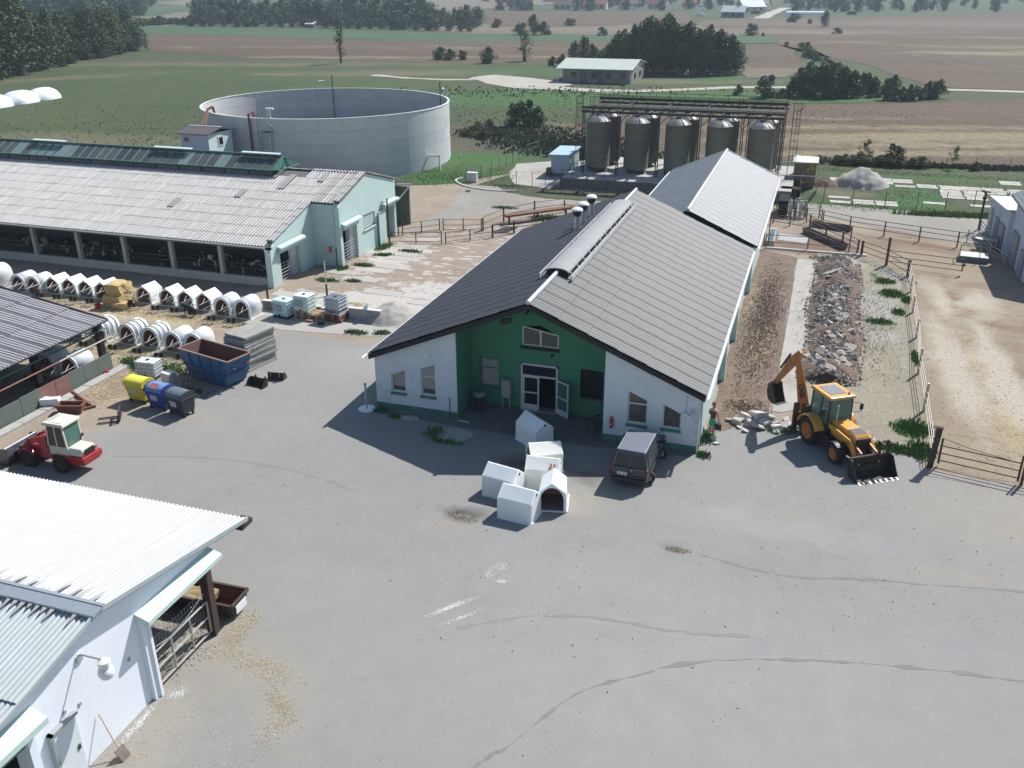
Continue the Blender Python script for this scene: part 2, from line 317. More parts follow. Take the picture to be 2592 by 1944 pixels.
def tag(o, label=None, cat=None, group=None, kind=None):
    if label: o['label'] = label
    if cat: o['category'] = cat
    if group: o['group'] = group
    if kind: o['kind'] = kind
    return o
def thing(name, label, cat, loc=(0, 0, 0), rz=0.0, group=None, world=False):
    """Empty at the base of a thing; world=True: its parts are given in farm coordinates"""
    o = bpy.data.objects.new(name, None); COL.objects.link(o); o.empty_display_size = .3
    o.matrix_world = Matrix.Translation(Vector(loc)) @ Matrix.Rotation(rz, 4, 'Z')
    o.location = loc; o.rotation_euler = (0, 0, rz)
    if world: o['_w'] = 1
    return tag(o, label, cat, group)
def copy_thing(src, loc, rz=None, label=None, scale=None):
    def cp(o, par):
        c = o.copy(); COL.objects.link(c)
        if par: c.parent = par
        for ch in o.children: cp(ch, c)
        return c
    r = cp(src, None); r.location = loc
    if rz is not None: r.rotation_euler = (0, 0, rz)
    if scale is not None: r.scale = (scale,)*3 if not isinstance(scale, tuple) else scale
    if label: r['label'] = label
    return r
def inst(name, me, parent, loc=(0, 0, 0), rot=(0, 0, 0), scl=(1, 1, 1)):
    o = bpy.data.objects.new(name, me); COL.objects.link(o); o.location = loc; o.rotation_euler = rot; o.scale = scl
    if parent: o.parent = parent
    return o
# ---------------------------------------------------------------- ground sheets with broken edges
def frac(poly, step, amp, seed=0):
    out = []
    n = len(poly)
    for i in range(n):
        a = Vector((*poly[i], 0)); b = Vector((*poly[(i+1) % n], 0)); L = (b-a).length; k = max(1, int(L/step)); nn = Vector((-(b-a).y, (b-a).x, 0))
        if L > 0: nn /= L
        for j in range(k):
            p = a.lerp(b, j/k)
            d = amp*(noise.noise(Vector((p.x*.9/step*.35, p.y*.9/step*.35, seed)))*1.4+noise.noise(Vector((p.x/step, p.y/step, seed+9)))*.7)
            out.append((p.x+nn.x*d, p.y+nn.y*d))
    return out
def inside(p, poly):
    c = False; x, y = p; j = len(poly)-1
    for i in range(len(poly)):
        xi, yi = poly[i]; xj, yj = poly[j]
        if (yi > y) != (yj > y) and x < (xj-xi)*(y-yi)/(yj-yi)+xi: c = not c
        j = i
    return c
def blob(x, y, lst):
    s = 0
    for (cx, cy, rx, ry, rot, a) in lst:
        dx, dy = x-cx, y-cy; u = (dx*cos(rot)+dy*sin(rot))/rx; v = (-dx*sin(rot)+dy*cos(rot))/ry
        s = max(s, a*max(0, 1-(u*u+v*v)*.5)) if u*u+v*v < 2 else s
    return s
def sheet(name, poly, z, m, step=.5, amp=.15, seed=0, grid=0, attrs=None, parent=None, kind='structure', relief=0):
    """flat sheet of ground with a naturally broken outline; grid>0 adds inner points carrying coverage values"""
    if amp: poly = frac(poly, step, amp, seed)
    pts = [Vector(p) for p in poly]; ne = len(pts)
    if grid:
        x0 = min(p.x for p in pts); x1 = max(p.x for p in pts); y0 = min(p.y for p in pts); y1 = max(p.y for p in pts)
        x = x0
        while x < x1:
            y = y0
            while y < y1:
                if inside((x, y), poly): pts.append(Vector((x+RN.uniform(-.2, .2)*grid, y+RN.uniform(-.2, .2)*grid)))
                y += grid
            x += grid
    vs, es, fs, _, _, _ = delaunay_2d_cdt(pts, [(i, (i+1) % ne) for i in range(ne)], [], 1, 1e-4)
    V = [(p.x, p.y, z+(relief*abs(noise.fractal(Vector((p.x*.8, p.y*.8, seed)), 1, 2, 4)) if relief and i >= ne else 0)) for i, p in enumerate(vs)]
    me = bpy.data.meshes.new(name); me.from_pydata(V, [], [tuple(f) for f in fs])
    F = []
    for p in me.polygons:
        if p.normal.z < 0: p.flip()
    me.materials.append(M[m] if isinstance(m, str) else m); me.update()
    if relief: me.polygons.foreach_set('use_smooth', [True]*len(me.polygons))
    for k, fn in (attrs or {}).items():
        a = me.attributes.new(k, 'FLOAT', 'POINT'); a.data.foreach_set('value', [fn(q[0], q[1]) for q in V])
    o = bpy.data.objects.new(name, me); COL.objects.link(o)
    if parent: o.parent = parent
    o['kind'] = kind
    return o
def strip(name, pts, wd, z, m, step=.5, amp=.05, seed=0):
    L = []; Rr = []
    for i, p in enumerate(pts):
        a = Vector(pts[max(0, i-1)]); b = Vector(pts[min(len(pts)-1, i+1)]); d = (b-a).normalized(); n = Vector((-d.y, d.x))
        wi = wd[i] if isinstance(wd, (list, tuple)) else wd
        L.append(tuple(Vector(p)+n*wi/2)); Rr.append(tuple(Vector(p)-n*wi/2))
    return sheet(name, L+Rr[::-1], z, m, step, amp, seed)
def smooth_line(pts, k=6):
    out = []
    for i in range(len(pts)-1):
        p0 = Vector(pts[max(0, i-1)]); p1 = Vector(pts[i]); p2 = Vector(pts[i+1]); p3 = Vector(pts[min(len(pts)-1, i+2)])
        for j in range(k):
            t = j/k
            out.append(tuple(.5*((2*p1)+(-p0+p2)*t+(2*p0-5*p1+4*p2-p3)*t*t+(-p0+3*p1-3*p2+p3)*t**3)))
    out.append(tuple(pts[-1])); return out
# ================================================================== GROUND
def z3(x, y): return (1728+x*.3906, y*.3906)
def z2(x, y): return (864+x*.3906, y*.3906)
def z1(x, y): return (x*.3906, y*.3906)
def z4(x, y): return (x*.3906, 600+y*.3906)
def z5(x, y): return (864+x*.3906, 600+y*.3906)
def z6(x, y): return (1728+x*.3906, 600+y*.3906)
MG = {}
MG['meadow'] = ground_mat('meadow_grass', (.044, .066, .027), (.064, .084, .035), .045,
    layers=(('dry', (.125, .115, .068), .12, .3), ('lush', (.045, .10, .028), .2, .2), ('scrub', (.075, .072, .045), .25, .18)),
    fine=(((.085, .082, .048), .35, .50, .72), ((.032, .047, .022), .9, .58, .72)), bump=.8, bscale=2.2, fs=3.5, famt=.22)
MG['dirt'] = ground_mat('yard_dirt', (.24, .19, .145), (.31, .26, .205), .35,
    layers=(('straw', (.37, .31, .205), 1.2, .3), ('green', (.07, .12, .04), 1.0, .15), ('brown', (.17, .115, .085), .7, .3)), fine=(((.40, .36, .30), 2.5, .60, .72),), bscale=9, fs=25)
MG['asphalt'] = ground_mat('old_asphalt', (.215, .211, .205), (.232, .228, .221), .16,
    layers=(('dust', (.275, .25, .21), 1.1, .6), ('dark', (.07, .066, .066), .8, .35), ('pale', (.285, .28, .27), .8, .6)),
    fine=(((.265, .26, .25), 2.0, .60, .85), ((.19, .185, .18), .9, .60, .9), ((.42, .42, .41), 5.5, .70, .74), ((.31, .305, .295), 9, .62, .68), ((.13, .128, .125), 4, .68, .72)), bump=.25, bscale=45, fs=55, famt=.18, rough=.9)
MG['field'] = ground_mat('stubble_field', (.082, .058, .038), (.112, .082, .054), .02,
    layers=(('straw', (.20, .165, .10), .6, .4), ('pale', (.15, .125, .095), .1, .3)), fine=(((.14, .115, .08), .5, .55, .78), ((.06, .045, .035), .25, .52, .75), ((.20, .17, .125), 1.1, .62, .72)), stretch=(.06, 2.0, 1), bump=.5, bscale=1.5, fs=1.2, famt=.30, rot=rad(-8))
MG['field_pale'] = ground_mat('pale_stubble', (.13, .108, .078), (.165, .138, .10), .02, fine=(((.20, .165, .115), .4, .55, .75),), stretch=(.2, 1.4, 1), bscale=1.5, fs=3, famt=.12)
MG['crop_green'] = ground_mat('green_crop', (.045, .085, .040), (.06, .105, .05), .03, fine=(((.12, .15, .085), .2, .6, .8),), stretch=(.3, 1.2, 1), bscale=2, fs=2, famt=.15)
MG['track'] = ground_mat('pale_gravel_track', (.32, .30, .26), (.40, .375, .335), .15, fine=(((.28, .25, .2), .6, .6, .75),), bscale=10, fs=8)
MG['road'] = ground_mat('dusty_concrete_road', (.23, .215, .19), (.29, .27, .24), .15, layers=(('brown', (.22, .17, .13), .5, .3),), fine=(((.36, .345, .31), 1.2, .62, .74),), bscale=12, fs=20)
MG['mottled'] = ground_mat('worn_slab_yard', (.235, .185, .145), (.29, .24, .195), .35, layers=(('slab', (.42, .40, .365), 1.4, .10), ('green', (.06, .11, .04), 1.1, .1)), fine=(((.44, .42, .385), 1.3, .56, .60), ((.17, .125, .09), .9, .60, .75)), stretch=(.55, 1.5, 1), bscale=9, fs=22, famt=.25)
MG['concrete'] = ground_mat('pale_concrete_ground', (.31, .295, .27), (.39, .375, .345), .5, layers=(('brown', (.26, .20, .15), .8, .3),), fine=(((.34, .31, .27), 1.6, .56, .7),), bscale=14, fs=30)
MG['dug'] = ground_mat('dug_brown_soil', (.135, .098, .075), (.19, .145, .112), .9, layers=(('straw', (.30, .24, .15), 1.5, .3),), fine=(((.30, .23, .17), 4.5, .58, .68), ((.07, .05, .04), 3.5, .60, .70)), bump=1.0, bscale=7, fs=18, famt=.3)
MG['sandy'] = ground_mat('sandy_paddock', (.225, .178, .125), (.28, .23, .165), .18, layers=(('brown', (.20, .145, .105), .7, .3), ('straw', (.36, .29, .17), 1.5, .3), ('pale', (.37, .33, .27), .4, .35)), fine=(((.185, .15, .11), 1.8, .54, .70), ((.17, .14, .105), 7, .58, .66), ((.34, .29, .20), 9, .62, .68), ((.40, .36, .29), 4.0, .64, .72)), bscale=8, fs=22, famt=.22)
MG['strawy'] = ground_mat('straw_strewn_ground', (.215, .195, .15), (.275, .245, .19), .5, layers=(('green', (.06, .105, .035), 1.2, .12), ('grey', (.30, .285, .26), .7, .3)), fine=(((.36, .32, .24), 4.5, .57, .66), ((.14, .125, .09), 6, .6, .66), ((.20, .165, .12), 2.5, .6, .74)), bscale=9, fs=24, famt=.3)
for k, m in MG.items(): M['g_'+k] = m
P = 2600
# -- the open land as one sheet to the horizon, with a finer middle that carries the dry and lush patches
def midw(bl): return lambda x, y: blob(x, y, bl)
fb = lambda lst: [(*at(a, b)[:2], rx, ry, rt, s) for a, b, rx, ry, rt, s in lst]
dry = fb([(150, 360, 25, 8, .1, .75), (330, 385, 18, 5, 0, .6), (700, 160, 60, 9, .3, .7), (1010, 185, 26, 7, .3, .8), (1130, 182, 10, 6, .3, .9), (40, 205, 30, 5, .9, .7), (700, 188, 12, 2, .3, 1.0), (1440, 330, 8, 6, .3, 1.0), (1460, 352, 10, 7, .3, .7), (1680, 205, 22, 5, .3, .9), (1550, 190, 14, 3, .3, 1.)])
lush = fb([(1300, 250, 36, 12, .2, .8), (1180, 400, 9, 6, 0, 1.1), (1070, 435, 8, 3, 0, 1.1), (1420, 180, 40, 8, .2, .7), (1600, 240, 30, 8, .2, .9), (930, 225, 20, 10, .2, .5), (2250, 470, 15, 6, 0, .9), (1830, 245, 20, 6, .2, .8), (1800, 200, 14, 5, .3, .8)])
scrub = fb([(1180, 340, 13, 8, -.3, 1.0), (1250, 365, 9, 6, 0, 1.1), (1000, 170, 30, 6, .3, .6), (600, 155, 60, 8, .25, .7), (500, 370, 20, 5, 0, .5), (1340, 330, 6, 8, 0, .7), (2200, 395, 30, 3, 0, .9)])
far = sheet('terrain', [(-P, -400), (P, -400), (P, P), (-P, P)], -.01, MG['meadow'], amp=0)
sheet('meadow', [(-190, -30), (75, -30), (75, 75), (60, 230), (-60, 260), (-260, 230)], 0.0, MG['meadow'], amp=0, grid=4.5, attrs={'dry': midw(dry), 'lush': midw(lush), 'scrub': midw(scrub)})
# -- distant fields, each its own sheet
fz = .03
streaks = fb([(1250, 145, 120, 1.2, .31, .9), (1000, 143, 60, 1.5, .31, .8), (700, 118, 90, 1.4, .31, .6), (1100, 122, 90, 1.2, .31, .7)])
sheet('stubble_field', pl((372, 84), (640, 90), (864, 99), (1250, 104), (1610, 106), (1640, 150), (1330, 158), (1100, 158), (864, 150), (640, 146), (380, 131)), fz, MG['field'], 8, 2.0, 1, 6, {'straw': midw(streaks), 'pale': midw([])})
sheet('green_field', pl((340, 66), (700, 73), (1200, 85), (1560, 89), (1600, 99), (1580, 106), (1200, 104), (864, 99), (368, 84)), fz+.03, MG['crop_green'], 10, 2, 2)
sheet('pale_field', pl((1180, 60), (1500, 66), (1600, 62), (1900, 66), (1900, 92), (1600, 100), (1560, 89), (1200, 85), (1050, 75)), fz, MG['field_pale'], 10, 2, 3)
sheet('upper_brown_field', pl((1225, 29), (1500, 30), (1740, 33), (1760, 60), (1600, 62), (1500, 67), (1240, 68)), fz+.065, MG['field'], 10, 3, 4)
sheet('hill_field', pl((262, 58), (330, 46), (480, 28), (520, 30), (500, 58), (420, 66), (330, 66)), fz, MG['field_pale'], 10, 3, 5)
sheet('hill_green_field', pl((340, 40), (395, 16), (490, 12), (500, 26), (400, 37)), fz+.05, MG['crop_green'], 10, 3, 6)
sheet('tan_horizon_field', pl((950, 22), (1130, -14), (1600, -16), (1400, 10), (1200, 24), (1050, 32)), fz+.09, MG['field_pale'], 16, 4, 7)
sheet('horizon_field', pl((380, 8), (560, -10), (620, 6), (470, 14)), fz, MG['field_pale'], 16, 4, 17)
big = pl((1745, 58), (1900, 43), (2110, 46), (2592, 33), (2900, 26), (3050, 225), (2600, 228), (2380, 222), (2200, 170), (2050, 138), (1960, 112), (1860, 86))
st2 = fb([(2250, 128, 60, 1.6, .05, 1.0), (2380, 150, 60, 1.6, .05, 1.1), (2440, 135, 60, 1.6, .08, 1.1), (2330, 92, 70, 3, -.1, .6), (2000, 82, 26, 3, .1, .9), (2560, 120, 30, 8, .1, .6), (2060, 105, 30, 4, .1, .7)])
pl2 = fb([(2300, 60, 200, 40, .1, .5), (1850, 78, 80, 20, .1, .7)])
sheet('great_stubble_field', big, fz+.020, MG['field'], 10, 3, 8, 9, {'straw': midw(st2), 'pale': midw(pl2)})
for i, q in enumerate((((2178, 118), (2260, 128), (2330, 142), (2430, 165), (2520, 190)), ((2240, 127), (2340, 134), (2450, 150), (2592, 172)), ((2330, 139), (2430, 152), (2520, 168), (2600, 186)), ((2180, 72), (2230, 88), (2330, 104), (2480, 124), (2592, 138)))):
    strip('wheel_track', smooth_line(pl(*q)), .75, fz+.06, 'g_field_pale', 2.0, .7, i)
sheet('small_crop_patch', pl((1850, 90), (1945, 92), (1980, 100), (1968, 109), (1880, 111), (1850, 104)), fz+.075, MG['crop_green'], 6, 1.5, 9)
sheet('middle_stubble_field', pl((1850, 112), (1960, 112), (2010, 128), (2040, 165), (1990, 196), (1890, 200), (1860, 170)), fz+.035, MG['field'], 6, 1.5, 10, 6, {'straw': midw(fb([(1950, 178, 16, 5, .2, .6)])), 'pale': midw(fb([(1930, 190, 14, 8, .2, .9)]))})
near = pl((1345, 372), (1362, 338), (1440, 315), (1560, 292), (1760, 284), (1990, 268), (2300, 258), (2592, 250), (3000, 240), (3200, 440), (2592, 428), (2300, 412), (2000, 409), (1700, 400), (1500, 395), (1400, 385))
st3 = fb([(2100, 322, 24, 1.6, .3, .9), (2450, 345, 26, 3, .3, 1.1), (2200, 355, 24, 1.5, .3, .9), (2500, 368, 26, 2, .3, 1.), (2350, 388, 26, 1.6, .3, 1.), (2150, 392, 20, 1.2, .3, 1.0), (2050, 300, 20, 1.0, .3, .7), (2550, 325, 16, 1.3, .3, .8), (1400, 345, 4, 6, .3, .9), (1440, 375, 6, 3, .3, .8)])
sheet('near_stubble_field', near, .02, MG['field'], 3, .6, 11, 2.5, {'straw': midw(st3), 'pale': midw([])})
strip('farm_track', smooth_line(pl((1205, 197), (1270, 205), (1330, 213), (1400, 222), (1560, 231), (1728, 227), (1900, 221), (2150, 224), (2390, 227), (2592, 233), (2900, 243))), [5.5]*12+[4.5]*13+[3.2]*40, .045, 'g_track', 3, .5, 3)
sheet('gravel_pad', pl((1190, 197), (1250, 190), (1330, 196), (1400, 205), (1450, 215), (1400, 228), (1300, 224), (1230, 212)), .06, MG['track'], 3, .8, 12)
strip('gravel_spur', smooth_line(pl((948, 190), (1020, 197), (1110, 201), (1200, 202))), [1.5]*6+[2.2]*20, .04, 'g_track', 2, .8, 14)
strip('village_lane', smooth_line(pl((1925, 47), (1945, 38), (1968, 28), (1990, 20))), 7, fz+.08, 'g_track', 6, .8, 4)
# -- the farm yard
D = lambda *q: (lambda x, y: blob(x, y, q))
dirt_poly = [(-75, -70), (75, -70), (75, 50.5), (30, 49), (20, 49.6), (8, 51.8), (-6, 52.5), (-9.5, 56), (-12, 57.5), (-16, 50.5), (-22, 47.5), (-27, 45), (-27, 36), (-75, 36)]
sheet('farm_dirt', dirt_poly, .008, MG['dirt'], .8, .25, 21, 1.3, {
    'straw': D((-18, 7.6, 8, 1.0, 0, 1.0), (-28, 8.2, 6, 1.2, 0, .8), (-14.5, 2.0, 4.5, 1.1, 0, 1.0), (-19, 2.4, 3, 1, 0, .8), (-14, -2.6, 1.8, 3, .5, .6), (-8.5, 13.6, 1.3, .6, 0, 1)),
    'green': D((-13.6, .8, 2.2, .6, 0, 1.1), (-15.2, 1.2, 1.2, .6, 0, 1.0), (-12, 7.9, 1.0, .4, 0, 1.0), (-14, -.3, 1.5, .5, 0, .8)),
    'brown': D((-14, -1.5, 3, 3, .5, .5), (-8, 29.5, 4, 2.5, .1, 1.1), (-5, 27, 4, 2, .1, .7), (-6, 22, 4, 1.5, .1, .7), (20, 37.5, 4.5, 3, 0, 1.0), (26, 40, 5, 3, 0, .7), (27.5, 44, 3, 1.6, -.3, .9), (-3, 36, 5, 3, 0, .6))})
sheet('worn_yard', [(-12.9, 15.5), (-12.8, 30.4), (-11, 33.5), (-7, 35.5), (-2, 38), (5.8, 43), (5.8, 25), (-.2, 24), (-.2, 11.2), (-5, 11.3), (-13.8, 11.2), (-14.6, 15.2)], .016, MG['mottled'], .6, .15, 27, .9, {'slab': D((-7, 14, 5, 2.2, 0, 1.0), (-10.5, 25, 2, 3, 0, .9), (-4, 18, 4, 2, 0, .7)), 'green': D((-11.6, 21.6, .8, .4, 0, 1.1), (-11.3, 24.6, .8, .5, 0, 1.1), (-9.5, 26, .9, .4, 0, 1.1), (-1.3, 31, 1.2, .7, 0, 1.2), (-12.4, 17.6, .9, .4, 0, 1.1), (-10.6, 18, .6, .3, 0, 1.1), (-7.5, 42, 1.3, .5, 0, 1)), 'brown': D()})
sheet('back_apron', [(-12.5, 31.0), (-12.7, 41), (-13.5, 46), (-14.5, 49.5), (-11.5, 50.5), (-9.4, 48.0), (-5, 46.6), (0, 47.2), (6, 47.5), (6.2, 44.6), (0, 43.6), (-4, 42.6), (-7.2, 40.0), (-10.5, 37.0)], .019, MG['road'], .8, .15, 22, 1.5, {'brown': D((-6, 44, 5, 1.5, .1, .5), (2, 45, 5, 1.5, 0, .8))})
rroad = pl((1985, 512), (2120, 520), (2260, 532), (2500, 548), (2700, 566), (2750, 660), (2480, 640), (2440, 622), (2280, 588), (2150, 560), (2050, 545), (1985, 540))
sheet('back_road', rroad, .016, MG['road'], .8, .12, 23, 1.5, {'brown': D((24, 44, 4, .8, -.2, .8))})
asph = pl((-60, 1262), (0, 1212), (110, 1150), (215, 1098), (300, 1062), (380, 1035), (470, 1012), (520, 990), (600, 962), (690, 905), (700, 850), (715, 838), (790, 850), (864, 864), (950, 872), (985, 850))
asph += [(-.2, 0), (4.3, -.1), (11.3, -.1), (15.8, 0)]
asph += pl((1775, 1090), (1800, 1070), (1850, 1063), (1905, 1085), (2000, 1100), (2120, 1108), (2216, 1122), (2290, 1130), (2318, 1142), (2345, 1192), (2450, 1212), (2592, 1232), (2800, 1262)) + [(45, -8), (60, -70), (-60, -70)]
sheet('asphalt_yard', asph, .014, MG['asphalt'], .45, .13, 24, .75, {
    'dust': D((4.8, -18.2, 2.2, 1.0, -.2, 1.05), (6.4, -19.6, 1.6, .7, -.6, .9), (3.4, -21.3, 1.2, 2.4, .2, .8), (2.9, -17, .8, 1.2, 0, 1.0), (30, -2, 6, 3, -.1, .9), (25.5, -6.5, 3.2, .45, .12, .9), (24, -3.4, 2.5, .5, .1, .6), (12.0, -5.6, 1.2, 1.2, 0, .75), (-4, 5, 3, 2.6, 0, .5), (-9, -3.5, 2.6, 1.0, -.2, .8), (-12, -5.5, 3, 1.6, .5, 1.0), (7.2, -8.9, 1.2, .5, 0, .75), (19, -4.2, 2.4, .8, 0, .4), (-5, -3, 4, 2, 0, .3), (18, -2.3, 3, .7, 0, .4), (-7.0, .9, 1.0, 1, 0, .6), (2, -10, 3, 2, 0, .25)),
    'dark': D((7.6, -8.1, .9, .42, 0, 1.2), (8.6, -3.2, 1.6, .8, .4, .8), (11.3, -3.6, 1.2, .5, -.3, .7), (16.0, -7.9, .5, .25, 0, .5), (1.8, -9.8, 1.1, .25, .2, .4), (-9.9, -2.5, 1.2, .6, 0, .6), (16.4, -3.2, .5, .15, 0, .9), (-.5, -8, .35, .15, 0, .7)),
    'pale': D((17.5, -15, 9, 4, .2, .5), (-3.2, 5.5, 2.5, 2.0, 0, .6), (14, -11, 5, 2, 0, .4), (20, -5.2, 4, .8, 0, .55), (17.3, -4.7, 1.6, .4, .1, .7), (5, -14, 3, 2, 0, .3))})
sheet('ibc_pad', [(-13.4, 8.35), (-10.4, 8.0), (-7, 8.35), (-3.1, 8.95), (-4.1, 10.9), (-7.3, 11.2), (-13.4, 10.9)], .024, MG['concrete'], .4, .04, 25, .8, {'brown': D((-12.8, 9.5, .5, .8, 0, .6))})
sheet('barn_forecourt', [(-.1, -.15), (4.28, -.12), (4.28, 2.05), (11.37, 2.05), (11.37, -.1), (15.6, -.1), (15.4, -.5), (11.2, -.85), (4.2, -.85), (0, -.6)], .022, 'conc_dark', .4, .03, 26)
# patch of broken slabs at the corner of the shaded yard
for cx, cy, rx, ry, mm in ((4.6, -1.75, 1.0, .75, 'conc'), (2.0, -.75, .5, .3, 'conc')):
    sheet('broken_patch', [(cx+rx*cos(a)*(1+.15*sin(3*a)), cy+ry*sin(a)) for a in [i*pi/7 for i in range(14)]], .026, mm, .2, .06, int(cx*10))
# long patched seams, white splashes and the drain hollow
for nm, q, wdt, m_ in (('asphalt_seam', ((12.2, -20.2), (12.7, -19.2), (13.07, -18.74), (14.3, -16.3), (15.98, -14.84), (17.14, -13.98), (19.04, -13.14), (21.53, -12.43), (24.25, -11.9), (27.02, -11.6), (31, -11.3)), .08, 'seam'),
                   ('asphalt_seam', ((16.9, -7.9), (18.61, -8.2), (20.23, -8.25), (22.74, -7.6), (25.2, -7.2), (27.79, -6.7), (32, -6.0)), .10, 'seam'),
                   ('asphalt_seam', ((9.9, -14.5), (12.0, -13.2), (14.2, -12.6), (16.6, -12.5), (19, -12.0)), .10, 'seam2'),
                   ('asphalt_seam', ((-9, -8.3), (-5, -7.1), (-1, -6.9), (2.6, -7.6)), .06, 'seam2')):
    if 'seam' not in M:
        M['seam'] = mat('rough_seam', (.175, .17, .16), (.215, .21, .20), 2.2, .95, world=True, bump=.8, bscale=25)
        M['seam2'] = mat('faint_seam', (.20, .197, .193), (.22, .216, .21), 2.2, .95, world=True)
    strip(nm, smooth_line(q, 8), wdt, .019, m_, .18, .10, int(q[0][0]))
M['brown_bits'] = mat('brown_bits', (.13, .10, .075), (.36, .30, .21), 1, .95, world=True)
def flakes(name, blobs, n, size, m, z=.03, label=None, seed=1, h=.01, elong=2.2, up=.0, group=None):
    """countless small bits lying about: thin slivers with real thickness"""
    r = random.Random(seed); b = MB(); tot = sum(q[5] if len(q) > 5 else 1 for q in blobs)
    for q in blobs:
        k = int(n*(q[5] if len(q) > 5 else 1)/tot)
        for _ in range(k):
            while True:
                a, c = r.gauss(0, .5), r.gauss(0, .5)
                if a*a+c*c < 1.6: break
            x = q[0]+a*q[2]*cos(q[4])-c*q[3]*sin(q[4]); y = q[1]+a*q[2]*sin(q[4])+c*q[3]*cos(q[4])
            t = r.uniform(0, pi); l = size*r.uniform(.4, 1.4); w_ = l/elong*r.uniform(.5, 1.2); dz = r.uniform(0, up)
            d = Vector((cos(t), sin(t), r.uniform(-.25, .25) if up else 0))*l/2; e = Vector((-sin(t), cos(t), 0))*w_/2; c0 = Vector((x, y, z+dz))
            b.add([c0-d, c0+e, c0+d, c0-e, c0+Vector((0, 0, h))], [(0, 1, 4), (1, 2, 4), (2, 3, 4), (3, 0, 4)])
    o = b.build(name, m); tag(o, kind='stuff')
    return o
flakes('white_splash', [(9.25, -13.6, .95, .12, .88, 3), (9.8, -14.0, .8, .08, .88, 1), (10.1, -10.9, .35, .3, .5, .8), (10.45, -11.7, .25, .12, .3, .6), (9.9, -11.4, .2, .3, .3, .5), (2.75, -21.2, .12, .9, 0.04, 2.2), (3.05, -19.9, .3, .22, .6, 1.0), (8.5, -12.2, .6, .5, 0, .3), (12, -13, 1.5, .5, .4, .25)], 2600, .042, mat('white_lime', (.42, .42, .41), (.58, .58, .57), 9, .9), .020, seed=4, h=.004, elong=1.4)
flakes('loose_straw', [(4.7, -18.1, 1.9, .5, -.15, 3), (6.2, -19.3, 1.1, .35, -.6, 2), (3.2, -17.1, .5, 1.1, .1, 2), (6.6, -20.3, .5, .9, 0, 1), (4.6, -20.6, 2.5, 1.2, 0, .7), (3.0, -22.5, .8, 1.2, 0, 1.5), (6.0, -22.4, 2, .9, 0, 1), (3.1, -16.2, .6, .5, 0, 1.2)], 5200, .06, 'straw_pale', .02, seed=5, h=.006, elong=5, up=.01)
flakes('loose_straw', [(-17.5, 7.9, 6, .7, 0, 3), (-28, 8.4, 5, .8, 0, 1.6), (-14.8, 2.0, 3.6, .8, 0, 2.2), (-18.6, 2.3, 2.5, .6, 0, 1), (-14.3, -2.6, 1.5, 2.2, .5, .7), (-21.6, 8.3, 1.2, .8, 0, 1.5), (-8.2, 13.6, .9, .35, .1, 1)], 9000, .12, 'straw_pale', .02, seed=6, h=.015, elong=3.5, up=.03)
flakes('gravel_bits', [(12, -12, 9, 8, 0, 2), (24, -8, 9, 5, 0, 1.4), (0, -6, 8, 5, 0, .8), (22, -2.5, 5, 1.2, 0, .8), (-4, 4, 3, 3, 0, .7), (12.8, -5.3, 1, .7, 0, .2)], 900, .05, mat('pale_grit', (.40, .39, .36), (.55, .53, .5), 3, .9), .02, seed=7, h=.02, elong=1.4)
flakes('dark_bits', [(12, -12, 9, 8, 0, 2), (24, -7, 8, 5, 0, 1.4), (0, -6, 8, 5, 0, .8)], 110, .07, mat('dark_grit', (.06, .055, .05), (.09, .08, .07), 3, .9), .02, seed=8, h=.02, elong=1.6)
flakes('paddock_grit', [(29, 16, 4, 16, 0, 2), (31, 6, 5, 6, 0, 1)], 2200, .08, 'brown_bits', .02, seed=10, h=.02, elong=2)
flakes('strewn_straw', [(23.6, 14, 2.0, 12, 0, 2), (24, 27, 1.4, 7, 0, 1)], 3000, .09, 'straw_pale', .02, seed=11, h=.015, elong=3)
flakes('drain_grit', [(7.6, -8.1, .55, .22, .1, 2), (8.0, -8.3, .3, .15, 0, .6), (16.05, -7.85, .42, .16, .05, 2.6)], 620, .07, mat('brown_grit', (.30, .24, .18), (.48, .42, .33), 3, .9), .02, seed=9, h=.03, elong=1.4)
# ---- right of the barn: dug strip, concrete strip, strewn ground, sandy paddock
sheet('sandy_paddock', [(23.4, 35.0), (24.9, 33.4), (26.1, 30.5), (26.15, 27), (26.0, 22.5), (25.9, 18), (25.6, 12.4), (25.5, 7.5), (25.3, 1.8), (60, -2.4), (60, 40), (33, 41.5), (27, 41.6), (22.8, 42.6), (22.4, 38)], .018, MG['sandy'], .5, .12, 31, .8, {
    'brown': D((29.1, 24.5, .5, 3.4, .12, 1.1), (28.9, 30.5, .35, 1.6, .3, .8), (29.2, 18.8, .5, 2.4, 0, .9), (31.3, 21.6, 1.6, .5, -.5, 1.2), (33, 21, .6, 2.2, .2, .8), (25, 39.5, 2.5, 2, 0, .8), (28, 39.5, 3, 1.0, -.5, 1.2), (32, 14, 2.5, 1.6, 0, .6), (30.6, 30, 1.3, 1, 0, .8), (26.7, 26, .25, 6, 0, .6), (28.8, 13, .3, 4, 0, .6), (31, 18, 1, .8, 0, .7)),
    'straw': D((33, 8, 4, 5, 0, .7), (29, 16, .4, 5, 0, .8), (30, 8, 2, 5, 0, .6)), 'pale': D((27.6, 14, 1.0, 8, .05, 1.0), (29.9, 14, .8, 9, .05, 1.1), (27.9, 26, .7, 5, .08, .8), (30.4, 26, 1, 3, 0, .9))})
